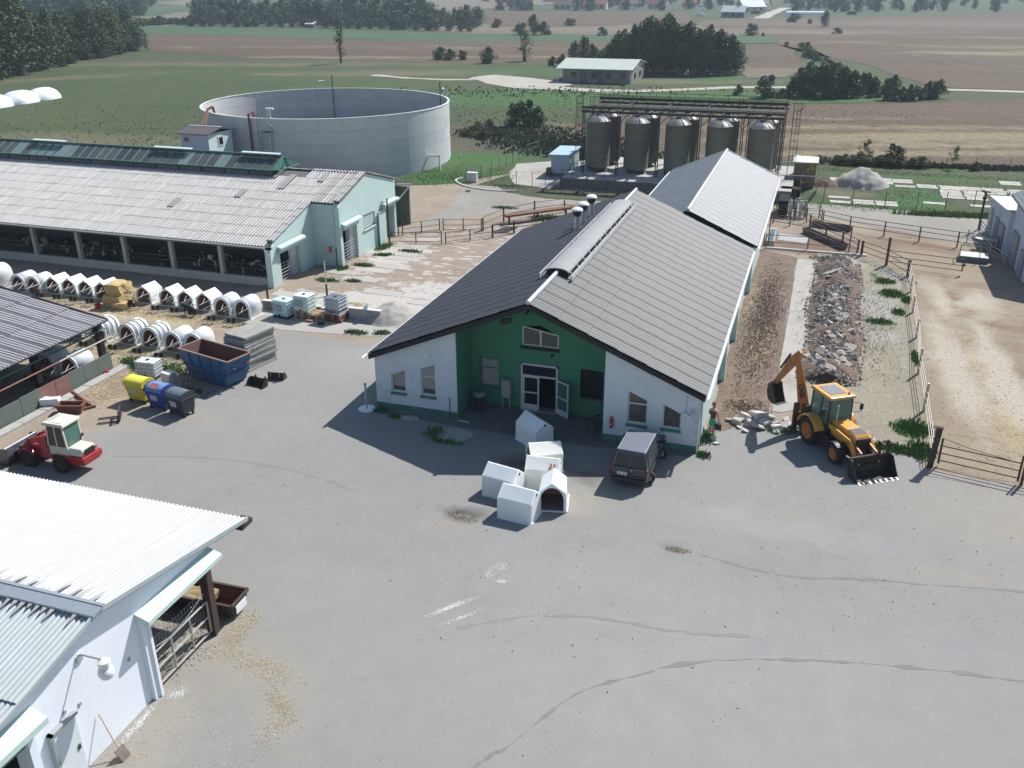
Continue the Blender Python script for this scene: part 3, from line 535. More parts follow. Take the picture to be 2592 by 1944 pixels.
sheet('strewn_ground', [(19.7, 5.4), (20.2, 3.6), (22.6, 2.2), (24.0, 2.9), (25.3, 2.2), (25.5, 7.5), (25.6, 12.4), (25.9, 18), (26.0, 22.5), (26.1, 27), (26.1, 30.4), (24.8, 33.2), (23.4, 35.2), (20.1, 35.2), (20.0, 30), (19.75, 14)], .020, MG['strawy'], .4, .10, 32, .7, {
    'green': D((25.0, 5.4, 1.0, 1.0, .2, 1.1), (24.1, 3.0, 1.3, .5, -.2, 1.2), (25.2, 3.2, .6, 1.0, 0, 1.1), (20.6, 30.4, .6, 1.2, 0, 1.1), (20.5, 26.0, .5, .8, 0, 1.1), (20.4, 23.2, .5, .7, 0, 1), (21, 33.5, 1.6, .8, 0, .8), (24.9, 26.3, .8, 1.1, 0, 1.1), (24.0, 20.3, 1.0, .6, 0, 1.1), (24.6, 29, .8, .8, 0, .9), (25.2, 22.5, .5, .7, 0, .9), (20.4, 18.0, .5, .6, 0, .9), (23.8, 30.5, .6, .8, 0, .7), (23.2, 33.6, .9, .5, 0, .8)),
    'grey': D((23.9, 24, 1.3, 4, 0, .8), (24, 17.8, .9, 1.2, 0, .9), (21.5, 33, 2, 1.5, 0, .9))})
sheet('concrete_strip', pl(z6(560, 1130), z6(640, 1140), z6(735, 1120), z6(745, 940), z6(780, 750), z6(815, 480), z6(850, 260), z6(870, 160), z6(740, 140), z6(715, 300), z6(660, 600), z6(640, 750)), .030, MG['concrete'], .5, .06, 33, .8, {'brown': D((19.2, 9, .5, 1.6, 0, .6), (19.4, 22, .4, 4, 0, .4))})
sheet('dug_strip', [(15.85, 1.9), (16.6, 2.6), (17.6, 3.9), (18.4, 4.6), (18.5, 8), (18.55, 13.4), (18.6, 25), (18.6, 33.3), (15.9, 34.9), (15.75, 24), (15.7, 10)], .026, MG['dug'], .4, .08, 34, .35, {'straw': D((17.3, 14, .6, 3, 0, .6), (16.2, 23, .3, 5, 0, .5))}, relief=.07)
strip('trench_edge', [(18.55, 5), (18.56, 12), (18.62, 20), (18.62, 33)], .06, .034, 'soil', .4, .02, 3)
# slabs of the old yard between the long barn and the green barn: each lifts out
def slab_mesh(nm, lx, ly, seed):
    r = random.Random(seed); pts = [(-lx/2, -ly/2), (0, -ly/2), (lx/2, -ly/2), (lx/2, ly/2), (0, ly/2), (-lx/2, ly/2)]
    pts = [(a+r.uniform(-.06, .06), b_+r.uniform(-.05, .05)) for a, b_ in pts]
    m_ = MB(); m_.prism(pts, 'z', -.05, .05); return mkmesh(nm, m_.v, m_.f, 'slab')
SL = [slab_mesh('slab', 2.75, 1.02, i) for i in range(5)]
pav = thing('slab_pavement', None, None, (0, 0, 0)); pav['kind'] = 'structure'
for j in range(17):
    for i in range(6):
        u = -13.2+i*2.86+(.8 if j % 2 else 0)+RN.uniform(-.08, .08); v = 11.9+j*1.12+RN.uniform(-.04, .04)
        if u > -1.9-.0 or (u > -9.5 and v < 12.4) or (u < -11.2 and v > 29) : continue
        if (v > 16.5 and u > -8.8) or noise.noise(Vector((u*.23, v*.23, 3))) > .12 or RN.random() < (.12 if v < 16.5 else .3): continue
        inst('slab', RN.choice(SL), pav, (u, v, RN.uniform(-.028, -.012)), (RN.uniform(-.008, .008), RN.uniform(-.006, .006), RN.uniform(-.03, .03)+(pi if RN.random() < .5 else 0)))
SL2 = [slab_mesh('slab', 1.9, .95, 20+i) for i in range(4)]
pav2 = thing('old_slab_field', None, None, (0, 0, 0)); pav2['kind'] = 'structure'
for j in range(17):
    for i in range(20):
        u = 19.6+i*2.05+RN.uniform(-.1, .1); v = 52.6+j*1.02
        p = Vector((u*.16, v*.22, 8)); 
        zone = (20.5 < u < 30 and 62.5 < v < 67.5) or (31 < u < 60 and 58.5 < v < 68) or (34 < u < 60 and 53 < v < 58) or (20 < u < 30 and 53.5 < v < 56)
        if not zone or noise.noise(p) > .16 or RN.random() < .22: continue
        inst('slab', RN.choice(SL2), pav2, (u, v, RN.uniform(-.01, .01)), (0, 0, RN.uniform(-.05, .05)))
sheet('grassy_strip', [(18, 50.2), (30, 49.6), (75, 51.5), (75, 69), (50, 69.5), (30, 69), (18, 69)], .012, MG['meadow'], .8, .3, 41, 1.4, {'dry': D((22, 58.5, 3, 2.2, 0, .9), (40, 57, 8, 3, 0, .5)), 'lush': D((24, 52, 8, 1.6, 0, 1.1), (28, 58, 3, 5, 0, 1.1), (40, 52.5, 14, .8, 0, 1.2), (30, 68, 20, .8, 0, 1)), 'scrub': D((45, 62, 5, 2, 0, .8), (24, 60, 4, 2, 0, .8))})
sheet('tank_lawn', [(-22, 47.6), (-16, 50.6), (-12.3, 57.3), (-14.3, 61), (-19.5, 60.2), (-21.8, 55.8), (-26.5, 50.5)], .014, MG['meadow'], .6, .2, 42, 1.0, {'lush': D((-17, 54, 6, 4, .5, 1.3)), 'dry': D(), 'scrub': D()})
sheet('silo_apron', [(-12.2, 57.6), (-10, 52.2), (-6, 51.2), (17, 51.9), (17, 67), (-8, 67), (-13.0, 63)], .020, MG['concrete'], .6, .12, 43, 1.2, {'brown': D((-9, 60, 2, 4, 0, .5), (4, 52, 9, .8, 0, 1.0))})
sheet('grass_verge', [(-11.2, 50.9), (-9.4, 48.3), (-5, 46.9), (0, 47.5), (8, 47.7), (8, 51.3), (-6, 51.4), (-10, 52.4), (-12, 56.6), (-13.6, 50.6)], .022, MG['meadow'], .5, .15, 44, .9, {'lush': D((1, 49.6, 5, .8, 0, .8)), 'dry': D((-9, 50.5, 2.4, .6, 0, .8), (-3, 48, 3, .5, 0, .9)), 'scrub': D((-4, 50, 8, 1.4, 0, 1.0))})
# ================================================================== BUILDINGS
def sheet_mesh(nm, w_, l, n, amp, m, per=4, lip=.03):
    vs = []; fs = []; k = n*per
    for j, y in enumerate((0, l, 0, 0)):
        for i in range(k+1): vs.append((w_*i/k, y-(.002 if j > 1 else 0), amp*cos(2*pi*i/per)-(lip if j == 3 else 0)))
    for i in range(k): fs.append((i, i+1, k+2+i, k+1+i)); fs.append((3*(k+1)+i, 3*(k+1)+i+1, 2*(k+1)+i+1, 2*(k+1)+i))
    me = mkmesh(nm, vs, fs, m)
    me.polygons.foreach_set('use_smooth', [q % 2 == 0 for q in range(len(me.polygons))]); me.update()
    return me
def roof_field(parent, m, p0, dw, ds, W, Lg, nw, nl, waves, amp=.03, name='roof_sheet', skip=None, jit=.0):
    """sheets laid in courses from the eave point p0; dw along the eave, ds up the slope"""
    p0 = Vector(p0); dw = Vector(dw).normalized(); ds = Vector(ds).normalized(); nrm = dw.cross(ds)
    sg = 1
    if nrm.z < 0: nrm = -nrm; sg = -1
    sw = W/nw; sl_ = Lg/nl
    me = sheet_mesh(name, sw, sl_*1.06, waves, amp, m)
    tilt = .012
    base = Matrix(((dw.x, ds.x, nrm.x), (dw.y, ds.y, nrm.y), (dw.z, ds.z, nrm.z))).to_4x4()
    pw = parent.matrix_world.inverted() if parent else Matrix()
    for j in range(nl):
        for i in range(nw):
            if skip and skip(i, j): continue
            o = bpy.data.objects.new(name, me); COL.objects.link(o)
            p = p0+dw*(i*sw)+ds*(j*sl_)+nrm*(.03+RN.uniform(0, jit))
            mt = Matrix.Translation(p) @ base @ Matrix.Rotation(-.018, 4, 'X') @ Matrix.Rotation(RN.uniform(-jit, jit)*.2, 4, 'Z')
            o.parent = parent; o.matrix_parent_inverse = Matrix(); o.matrix_local = pw @ mt
def slab_roof(parent, name, m, pts, th):     # thin plate below the sheets: pts four corners
    b = MB(); b.hexa([(p[0], p[1], p[2]-th) for p in pts], pts); return b.build(name, m, parent)
def wall_x(parent, name, m, x, t, poly, holes=()):      # wall in a plane of constant x, poly in (y,z); t signed thickness
    return wall_gen(parent, name, m, 'x', x, t, poly, holes)
def wall_gen(parent, name, m, ax, c, t, poly, holes=()):
    pts = [Vector(p) for p in poly]; n = len(pts); e = [(i, (i+1) % n) for i in range(n)]; rings = [list(range(n))]
    for h in holes:
        s = len(pts); pts += [Vector(p) for p in h]; e += [(s+i, s+(i+1) % len(h)) for i in range(len(h))]; rings.append(list(range(s, s+len(h))))
    vs, es, fs, ov, _, _ = delaunay_2d_cdt(pts, e, [], 0, 1e-5)
    hs = [[tuple(p) for p in h] for h in holes]; F = []
    for f in fs:
        cx_ = sum(vs[i].x for i in f)/len(f); cy_ = sum(vs[i].y for i in f)/len(f)
        if inside((cx_, cy_), [tuple(p) for p in poly]) and not any(inside((cx_, cy_), h) for h in hs): F.append(tuple(f))
    def P(p, d): return (c+d, p.x, p.y) if ax == 'x' else (p.x, c+d, p.y)
    nv = len(vs); V = [P(p, 0) for p in vs]+[P(p, t) for p in vs]; G = list(F)+[tuple(i+nv for i in f[::-1]) for f in F]
    from collections import Counter
    ec = Counter()
    for f in F:
        for a, b_ in zip(f, f[1:]+f[:1]): ec[tuple(sorted((a, b_)))] += 1
    for (a, b_), k in ec.items():
        if k == 1: G.append((a, b_, b_+nv, a+nv))
    me_o = mkobj(name, V, G, m, parent)
    bm = bmesh.new(); bm.from_mesh(me_o.data); bmesh.ops.recalc_face_normals(bm, faces=bm.faces); bm.to_mesh(me_o.data); bm.free()
    return me_o
def window(parent, ax, c, quad, out, fr=.06, rail=None, mull=None, glass='glass_room', frame='frame_white', depth=.12, sill='plinth_green', curtain=None, name='window'):
    """window in an opening: quad = four (a,z) corners; out = +1/-1 outward direction of the axis ax; set back by depth"""
    (a0, z0), (a1, z1), (a2, z2), (a3, z3) = quad    # bl, br, tr, tl
    d = c-out*depth
    def P(a, zz, k): return (d+k, a, zz) if ax == 'x' else (a, d+k, zz)
    b = MB()
    def bar(p, q, wd): 
        A = Vector(P(*p, 0)); B = Vector(P(*q, 0)); b.beam(A, B, wd, .06)
    ins = fr/2
    pts = [(a0+ins, z0+ins), (a1-ins, z1+ins), (a2-ins, z2-ins), (a3+ins, z3-ins)]
    for i in range(4): bar(pts[i], pts[(i+1) % 4], fr)
    if rail: bar((a0, rail), (a1, rail), fr*1.1)
    if mull: bar((mull, z0), (mull, (z2+z3)/2), fr*1.1)
    w_ = b.build(name, frame, parent)
    g = MB(); g.add([P(p[0], p[1], -out*.01) for p in pts], [(0, 1, 2, 3)]); go = mkobj('pane', g.v, g.f, glass, parent); go.parent = w_; go.matrix_parent_inverse = Matrix()
    if curtain:
        g = MB(); g.add([P(p[0], p[1], out*-.015+out*.009) for p in curtain], [(0, 1, 2, 3)]); co = mkobj('curtain', g.v, g.f, 'curtain', parent); co.parent = w_
    if sill:
        s = MB(); y0, y1 = sorted((c-out*depth, c+out*.07))
        if ax == 'x': s.hexa([(y0, a0-.04, z0-.09), (y1, a0-.04, z0-.13), (y1, a1+.04, z0-.13), (y0, a1+.04, z0-.09)] if out > 0 else [(y0, a0-.04, z0-.13), (y1, a0-.04, z0-.09), (y1, a1+.04, z0-.09), (y0, a1+.04, z0-.13)], [(y0, a0-.04, z0-.01), (y1, a0-.04, z0-.01), (y1, a1+.04, z0-.01), (y0, a1+.04, z0-.01)])
        else: s.box(a0-.04, a1+.04, y0, y1, z0-.14, z0-.015)
        so_ = s.build('sill', sill, parent); so_.parent = w_
    return w_
# ---------------------------------------------------------------- A: barn with the green recessed front
EU0, EU1, RU, EZ, RZ, V0, V1 = -.15, 15.86, 7.855, 2.93, 6.28, -.3, 24.2
SLP = (RZ-EZ)/(RU-EU0)
A = thing('front_barn', 'long barn with green recessed entrance, white side walls and dark corrugated roof', 'barn', (7.8, 12, 0), world=True)
zr = lambda u: RZ-abs(u-RU)*SLP-.20
# front walls
wall_gen(A, 'wall', 'white_wall', 'y', 0, .3, [(0, .32), (4.25, .32), (4.25, zr(4.25)), (0, zr(0))],
         [[(.83, .98), (1.59, .98), (1.59, 2.18), (.83, 1.88)], [(2.39, 1.0), (3.15, 1.0), (3.15, 2.68), (2.39, 2.38)]])
wall_gen(A, 'wall', 'white_wall', 'y', 0, .3, [(11.37, .32), (15.64, .32), (15.64, zr(15.64)), (11.37, zr(11.37))],
         [[(12.45, 1.02), (13.35, 1.02), (13.35, 2.24), (12.45, 2.60)], [(14.03, 1.02), (14.86, 1.02), (14.86, 1.82), (14.03, 2.17)]])
wall_gen(A, 'green_wall', 'green_wall', 'y', 2.05, .3, [(4.25, 0), (11.37, 0), (11.37, zr(11.37)), (RU, zr(RU)), (4.25, zr(4.25))],
         [[(4.66, .92), (5.68, .92), (5.68, 2.46), (4.66, 2.46)], [(6.82, 0), (8.66, 0), (8.66, 2.46), (6.82, 2.46)], [(9.75, .95), (10.88, .95), (10.88, 2.45), (9.75, 2.5)],
          [(6.82, 3.32), (8.66, 3.32), (8.66, 4.02), (7.74, 4.42), (6.82, 4.30)]])
for q_ in ((4.25, 4.28), (11.34, 11.37)): b = MB(); b.box(*q_, .0, 2.05, 0, zr(q_[0])-.03); b.build('return_wall', 'green_wall', A)
for q_ in ((3.95, 4.25), (11.37, 11.67)): b = MB(); b.box(*q_, .3, 2.05, 0, zr(q_[0])-.1); b.build('inner_pier', 'white_wall', A)
for q_ in ((-.012, 4.26), (11.36, 15.66)): b = MB(); b.box(*q_, -.015, .3, 0, .32); b.build('plinth', 'plinth_green', A)
for q_ in ((0, .3), (15.34, 15.64)): b = MB(); b.box(*q_, .3, 24.0, 0, zr(0)-.02); b.build('side_wall', 'mint_wall', A)
wall_gen(A, 'rear_wall', 'mint_wall', 'y', 24.0, -.2, [(.3, 0), (15.3, 0), (15.3, zr(15.3)), (RU, zr(RU)), (.3, zr(.3))])
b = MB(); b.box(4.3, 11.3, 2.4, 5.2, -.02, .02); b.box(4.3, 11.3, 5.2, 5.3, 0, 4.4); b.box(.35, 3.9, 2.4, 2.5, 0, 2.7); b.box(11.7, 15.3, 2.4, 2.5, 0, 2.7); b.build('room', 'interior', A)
b = MB()
for s, (ua, ub) in enumerate(((EU0, RU), (RU, EU1))):
    za, zb = (EZ, RZ) if s == 0 else (RZ, EZ)
    b.hexa([(ua, V0-.03, za-.27), (ub, V0-.03, zb-.27), (ub, V0+.03, zb-.27), (ua, V0+.03, za-.27)], [(ua, V0-.03, za-.03), (ub, V0-.03, zb-.03), (ub, V0+.03, zb-.03), (ua, V0+.03, za-.03)])
b.build('fascia_board', 'dark_wood', A)
b = MB()
for u0, u1, z0_, z1_ in ((EU0, RU, EZ, RZ), (RU, EU1, RZ, EZ)):
    b.hexa([(u0, V0+.04, z0_-.10), (u1, V0+.04, z1_-.10), (u1, V1, z1_-.10), (u0, V1, z0_-.10)], [(u0, V0+.04, z0_-.045), (u1, V0+.04, z1_-.045), (u1, V1, z1_-.045), (u0, V1, z0_-.045)])
b.build('roof_deck', 'dark_wood', A)
# beam ends and brackets under the gable
b = MB(); b.prism([(6.55, 5.36), (7.05, 5.5), (7.0, 5.25), (6.72, 5.16), (6.5, 5.18)], 'y', -.26, -.05); b.tube((7.72, -.2, 5.78), (7.72, 2.0, 5.78), .06); b.build('bracket', 'dark_wood', A)
sl2 = hypot(RU-EU0, RZ-EZ)
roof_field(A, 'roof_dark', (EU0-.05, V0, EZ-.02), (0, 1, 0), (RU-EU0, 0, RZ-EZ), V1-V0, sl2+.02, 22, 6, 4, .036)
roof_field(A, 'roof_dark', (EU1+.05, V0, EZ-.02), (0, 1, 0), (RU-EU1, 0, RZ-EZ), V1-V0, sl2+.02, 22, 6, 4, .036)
b = MB(); b.path([(RU, V0-.02, RZ+.07), (RU, 4.6, RZ+.07)], .10, 8); b.build('ridge_cap', 'ridge_pale', A); b = MB(); b.path([(RU, 20.0, RZ+.07), (RU, V1, RZ+.07)], .10, 8); b.build('ridge_cap', 'ridge_pale', A)
# ventilation hood along the ridge
b = MB(); arc = [(RU+.60*cos(t), RZ+.08+.22*sin(t)) for t in [pi*i/12 for i in range(13)]]; inn = [(RU+.56*cos(t), RZ+.07+.18*sin(t)) for t in [pi*i/12 for i in range(13)]][::-1]
b.prism(arc+inn, 'y', 4.4, 19.9); vh = b.build('ridge_vent', mat('ridge_vent_grey', (.24, .25, .25), (.31, .32, .32), 1.2, .8, bump=.1), A, smooth=40)
b = MB(); b.box(RU-.55, RU+.55, 4.5, 19.8, RZ-.15, RZ+.16); o = b.build('vent_throat', 'dark_wood', A); o.parent = vh
b = MB()
for s in (-1, 1):
    b.beam((RU+s*.80, 4.2, RZ-.10), (RU+s*.80, 20.0, RZ-.10), .04, .26)
    for k in range(13): b.beam((RU+s*.78, 4.6+k*1.27, RZ-.10), (RU+s*.58, 4.6+k*1.27, RZ+.14), .05, .05)
o = b.build('vent_curb', 'ridge_pale', A); o.parent = vh
for v in (16.1, 17.65, 19.75):
    zb = zr(5.85)
    b = MB(); b.lathe([(.17, zb-.05), (.17, zb+1.05)], (5.85, v), 14); b.lathe([(.19, zb+.3), (.19, zb+.34)], (5.85, v), 14); ch = b.build('chimney_vent', 'zinc', A, smooth=30)
    b = MB(); b.lathe([(.17, zb+1.0), (.27, zb+1.14), (.27, zb+1.3), (.17, zb+1.34)], (5.85, v), 14); o = b.build('vent_collar', 'black_plastic', A, smooth=30); o.parent = ch
    b = MB(); b.lathe([(.36, zb+1.36), (.33, zb+1.44), (.22, zb+1.52), (.02, zb+1.56)], (5.85, v), 14, True); o = b.build('vent_cap', mat('white_vent_cap', (.75, .77, .78), rough=.4) if 'vc' not in M else M['vc'], A, smooth=30); o.parent = ch
    M['vc'] = o.data.materials[0]
# gutters and pipes
def gutter(parent, x, y0, y1, zz, m='zinc'):
    b = MB(); prof = [(x+.075*cos(t), zz+.075*sin(t)) for t in [pi+pi*i/6 for i in range(7)]]; inn = [(x+.065*cos(t), zz+.065*sin(t)) for t in [2*pi-pi*i/6 for i in range(7)]]
    b.prism(prof+inn, 'y', y0, y1); return b.build('gutter', m, parent, smooth=40)
gutter(A, EU0-.13, V0-.3, V1, EZ-.05, 'frame_white'); gutter(A, EU1+.13, V0, V1, EZ-.07, 'frame_white')
b = MB(); b.path([(EU1+.1, .22, EZ-.14), (15.70, .22, EZ-.5), (15.70, .22, .1)], .045); b.build('downpipe', 'zinc', A)
b = MB(); b.box(15.62, 15.67, -.03, .10, 0, zr(15.6)-.1); b.build('corner_strip', 'frame_white', A)
# windows
cur = lambda a0, a1, z0, z1: [(a0, z0), (a1, z0), (a1, z1), (a0, z1)]
window(A, 'y', 0, [(.83, .98), (1.59, .98), (1.59, 2.18), (.83, 1.88)], -1, curtain=[(.9, 1.25), (1.53, 1.25), (1.53, 2.10), (.9, 1.84)])
window(A, 'y', 0, [(2.39, 1.0), (3.15, 1.0), (3.15, 2.68), (2.39, 2.38)], -1, rail=1.95, curtain=[(2.46, 1.3), (3.09, 1.3), (3.09, 2.6), (2.46, 2.32)])
window(A, 'y', 0, [(12.45, 1.02), (13.35, 1.02), (13.35, 2.24), (12.45, 2.60)], -1, rail=1.98)
window(A, 'y', 0, [(14.03, 1.02), (14.86, 1.02), (14.86, 1.82), (14.03, 2.17)], -1)
window(A, 'y', 2.05, [(4.66, .92), (5.68, .92), (5.68, 2.46), (4.66, 2.46)], -1, rail=1.92, frame='plinth_green', curtain=cur(4.75, 5.6, 1.0, 2.35))
window(A, 'y', 2.05, [(9.75, .95), (10.88, .95), (10.88, 2.45), (9.75, 2.5)], -1, frame='dark_wood', glass='glass_dark', rail=1.5)
window(A, 'y', 2.05, [(6.82, 3.32), (8.66, 3.32), (8.66, 4.02), (6.82, 4.30)], -1, mull=7.74, fr=.08, glass='glass_room', sill='dark_wood')
b = MB(); P0 = 2.0
for s in ((6.82, 6.90, 0, 2.46), (8.58, 8.66, 0, 2.46), (6.82, 8.66, 2.38, 2.46), (6.9, 8.58, 1.80, 1.88)): b.box(s[0], s[1], P0-.06, P0+.06, s[2], s[3])
dr = b.build('door_frame', 'frame_white', A)
b = MB(); b.box(6.9, 8.58, P0-.01, P0+.01, 1.88, 2.38); o = b.build('transom_pane', 'glass_dark', A); o.parent = dr
def door_leaf(w_=.82, h=1.78):
    b = MB()
    for s in ((0, .08, 0, h), (w_-.08, w_, 0, h), (.08, w_-.08, h-.08, h), (.08, w_-.08, .88, .95), (.08, w_-.08, 0, .30)): b.box(s[0], s[1], -.025, .025, s[2], s[3])
    return b
b = door_leaf(); o = b.build('door', 'frame_white'); o.parent = A; inv = A.matrix_world.inverted(); o.matrix_local = inv @ Matrix.Translation((6.91, P0, .02))
g = MB(); g.box(.08, .74, -.008, .008, .30, .88); g.box(.08, .74, -.008, .008, .95, 1.70); p_ = g.build('pane', 'glass_dark', o)
b = door_leaf(); o = b.build('door', 'frame_white'); o.parent = A; o.matrix_local = inv @ Matrix.Translation((8.62, P0-.03, .02)) @ Matrix.Rotation(rad(-32), 4, 'Z'); o['label'] = 'right door leaf standing open'
g = MB(); g.box(.08, .74, -.008, .008, .30, .88); g.box(.08, .74, -.008, .008, .95, 1.70); p_ = g.build('pane', 'glass_green', o)
b = MB(); b.box(6.9, 8.6, 1.75, 2.0, .0, .03); b.build('door_step', 'conc', A)
b = MB(); b.tube((8.36, 2.03, 3.0), (8.36, 1.93, 3.0), .07, 10); b.build('round_vent', 'dark_wood', A)
b = MB(); b.box(15.0, 15.12, -.12, -.02, 1.80, 1.92); b.box(15.14, 15.26, -.16, -.04, 1.72, 1.84); b.box(13.3, 13.38, -.06, -.02, 3.42, 3.55); b.build('wall_lamp', 'lamp_white', A)
b = MB(); b.tube((15.06, -.03, 1.9), (15.06, -.03, 2.72), .01, 5); b.build('cable', 'frame_grey', A)
# small eaves brackets at the sheds right side
b = MB()
for v in (8.5, 14.5, 23.7): b = MB(); b.box(15.66, 15.95, v-.15, v+.15, 0, 2.6); b.build('pilaster', 'mint_wall', A)
pass
# ---------------------------------------------------------------- A2: lower barn behind
B2 = thing('rear_barn', 'narrower grey-roofed barn adjoining behind the green-fronted barn', 'barn', (11.3, 36, 0), world=True)
e0, e1, r2, ez2, rz2, va, vb = 6.55, 16.1, 11.38, 3.02, 5.12, 24.25, 48.4
s2 = (rz2-ez2)/(r2-e0)
b = MB(); b.box(6.8, 7.1, va, 48.2, 0, ez2-.1); b.box(15.5, 15.8, va, 48.2, 0, ez2-.1); b.build('side_wall', 'mint_wall', B2)
wall_gen(B2, 'gable_wall', 'mint_wall', 'y', 48.0, .2, [(6.8, 0), (15.8, 0), (15.8, ez2-.05), (r2, rz2-.15), (6.8, ez2-.05)])
b = MB()
for u0, u1, za, zb in ((e0, r2, ez2, rz2), (r2, e1, rz2, ez2)):
    b.hexa([(u0, va, za-.10), (u1, va, zb-.10), (u1, vb, zb-.10), (u0, vb, za-.10)], [(u0, va, za-.045), (u1, va, zb-.045), (u1, vb, zb-.045), (u0, vb, za-.045)])
b.build('roof_deck', 'dark_wood', B2)
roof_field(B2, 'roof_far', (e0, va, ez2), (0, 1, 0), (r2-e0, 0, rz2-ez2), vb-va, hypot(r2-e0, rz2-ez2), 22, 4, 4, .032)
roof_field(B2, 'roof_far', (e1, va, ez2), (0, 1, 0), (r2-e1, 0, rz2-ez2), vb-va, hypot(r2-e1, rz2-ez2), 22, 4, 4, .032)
b = MB(); b.path([(r2, va, rz2+.07), (r2, vb+.05, rz2+.07)], .11, 8); b.build('ridge_cap', 'ridge_pale', B2)
b = MB()
for u1, zb in ((e0, ez2), (e1, ez2)): b.beam((r2, vb+.02, rz2+.06), (u1, vb+.02, zb+.06), .10, .05)
b.build('verge_strip', 'ridge_pale', B2)
gutter(B2, e1+.12, va, vb, ez2-.05, 'frame_white'); gutter(B2, e0-.12, va, vb, ez2-.05, 'frame_white')
# ---------------------------------------------------------------- L: long open cattle barn
L = thing('cattle_barn', 'long open-sided cattle barn with weathered corrugated roof and glazed ridge', 'barn', (-35, 25.5, 0), world=True)
LE, LR, LEZ, LRZ, LF = 14.75, 25.5, 2.95, 6.02, 36.25
ls = (LRZ-LEZ)/(LR-LE); zl = lambda v: LRZ-abs(v-LR)*ls
UL = -60.4
wall_gen(L, 'gable_wall', 'mint_wall', 'x', -15.08, -.3, [(15.3, 0), (20.9, 0), (20.9, zl(20.9)-.12), (15.3, zl(15.3)-.12)], [[(16.2, 0), (18.9, 0), (18.9, 2.15), (16.2, 2.25)]])
wall_gen(L, 'gable_wall', 'mint_wall', 'x', -12.95, -.3, [(20.9, 0), (30.5, 0), (30.5, zl(30.5)-.1), (LR, zl(LR)-.08), (20.9, zl(20.9)-.1)],
         [[(21.35, 0), (23.6, 0), (23.6, 2.6), (21.35, 2.7)], [(24.65, 1.83), (26.65, 1.83), (26.65, 2.88), (24.65, 2.93)], [(28.0, 0), (30.15, 0), (30.15, 2.75), (28.0, 2.75)]])
for q_ in ((-15.08, -13.25, 20.9, 21.15), (-16, -13.25, 30.25, 30.5)): b = MB(); b.box(*q_, 0, zl(q_[2]+.1)-.2); b.build('return_wall', 'mint_wall', L)
b = MB(); b.box(-15.45, -15.0, 14.95, 15.62, 0, 2.85); b.build('corner_pier', 'mint_wall', L); b = MB(); b.box(-13.2, -12.82, 20.75, 21.05, 0, 4.45); b.build('corner_pier', 'mint_wall', L)
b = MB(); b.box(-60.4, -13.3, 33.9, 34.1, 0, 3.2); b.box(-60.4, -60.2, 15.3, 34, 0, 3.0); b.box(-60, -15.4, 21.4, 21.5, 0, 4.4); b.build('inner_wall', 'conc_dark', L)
b = MB(); b.box(-60.2, -15.4, 15.2, 15.45, 0, .58); b.build('feed_wall', 'conc', L)
for k in range(12):
    u = -19.2-k*4.04
    b = MB(); b.box(u-.14, u+.14, 15.2, 15.5, .58, 2.86); b.build('post', 'conc', L)
b = MB(); b.box(UL, -15.0, 14.95, 15.15, 2.66, 2.86); b.build('eave_beam', 'conc_dark', L)
b = MB()
for zz in (1.05, 1.35): b.tube((-60, 15.6, zz), (-15.4, 15.6, zz), .03, 6)
b.build('feed_rail', 'pipe', L)
b = MB()
for (v0_, v1_) in ((LE, LR), (LF, LR)):
    b.hexa([(UL, v0_, zl(v0_)-.10), (-15.15, v0_, zl(v0_)-.10), (-15.15, v1_, zl(v1_)-.10), (UL, v1_, zl(v1_)-.10)], [(UL, v0_, zl(v0_)-.05), (-15.15, v0_, zl(v0_)-.05), (-15.15, v1_, zl(v1_)-.05), (UL, v1_, zl(v1_)-.05)])
b.hexa([(-15.15, 20.95, zl(20.95)-.10), (-12.9, 20.95, zl(20.95)-.10), (-12.9, LR, zl(LR)-.10), (-15.15, LR, zl(LR)-.10)], [(-15.15, 20.95, zl(20.95)-.05), (-12.9, 20.95, zl(20.95)-.05), (-12.9, LR, zl(LR)-.05), (-15.15, LR, zl(LR)-.05)])
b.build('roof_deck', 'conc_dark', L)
dsl = (0, LR-LE, LRZ-LEZ); LL = hypot(LR-LE, LRZ-LEZ)
# individually laid, some replaced or slipped
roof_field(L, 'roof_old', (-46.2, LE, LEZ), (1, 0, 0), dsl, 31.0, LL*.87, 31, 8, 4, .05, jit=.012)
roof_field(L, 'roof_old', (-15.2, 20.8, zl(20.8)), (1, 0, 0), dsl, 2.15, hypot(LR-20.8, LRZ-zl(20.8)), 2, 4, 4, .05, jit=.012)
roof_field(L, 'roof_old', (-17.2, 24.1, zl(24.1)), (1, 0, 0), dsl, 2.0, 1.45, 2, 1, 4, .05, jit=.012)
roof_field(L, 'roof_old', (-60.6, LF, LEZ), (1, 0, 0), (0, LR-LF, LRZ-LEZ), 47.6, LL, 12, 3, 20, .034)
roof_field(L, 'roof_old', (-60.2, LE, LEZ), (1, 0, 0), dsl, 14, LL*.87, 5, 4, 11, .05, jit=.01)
b = MB()
for u, v, L1 in ((-18.6, 22.2, 2.2), (-16.0, 23.6, 1.3), (-25.7, 18.6, 1.3), (-21.3, 20.6, 1.2)):
    d = Vector((0, LR-LE, LRZ-LEZ)).normalized(); p = Vector((u, v, zl(v)+.095)); q = p+d*L1
    b.hexa([p, p+Vector((.55, 0, 0)), q+Vector((.55, 0, 0)), q], [p+Vector((0, 0, .015)), p+Vector((.55, 0, .015)), q+Vector((.55, 0, .015)), q+Vector((0, 0, .015))])
b.build('patch_sheet', mat('flat_patch_sheet', (.27, .26, .25), (.33, .32, .30), 3, .8), L)
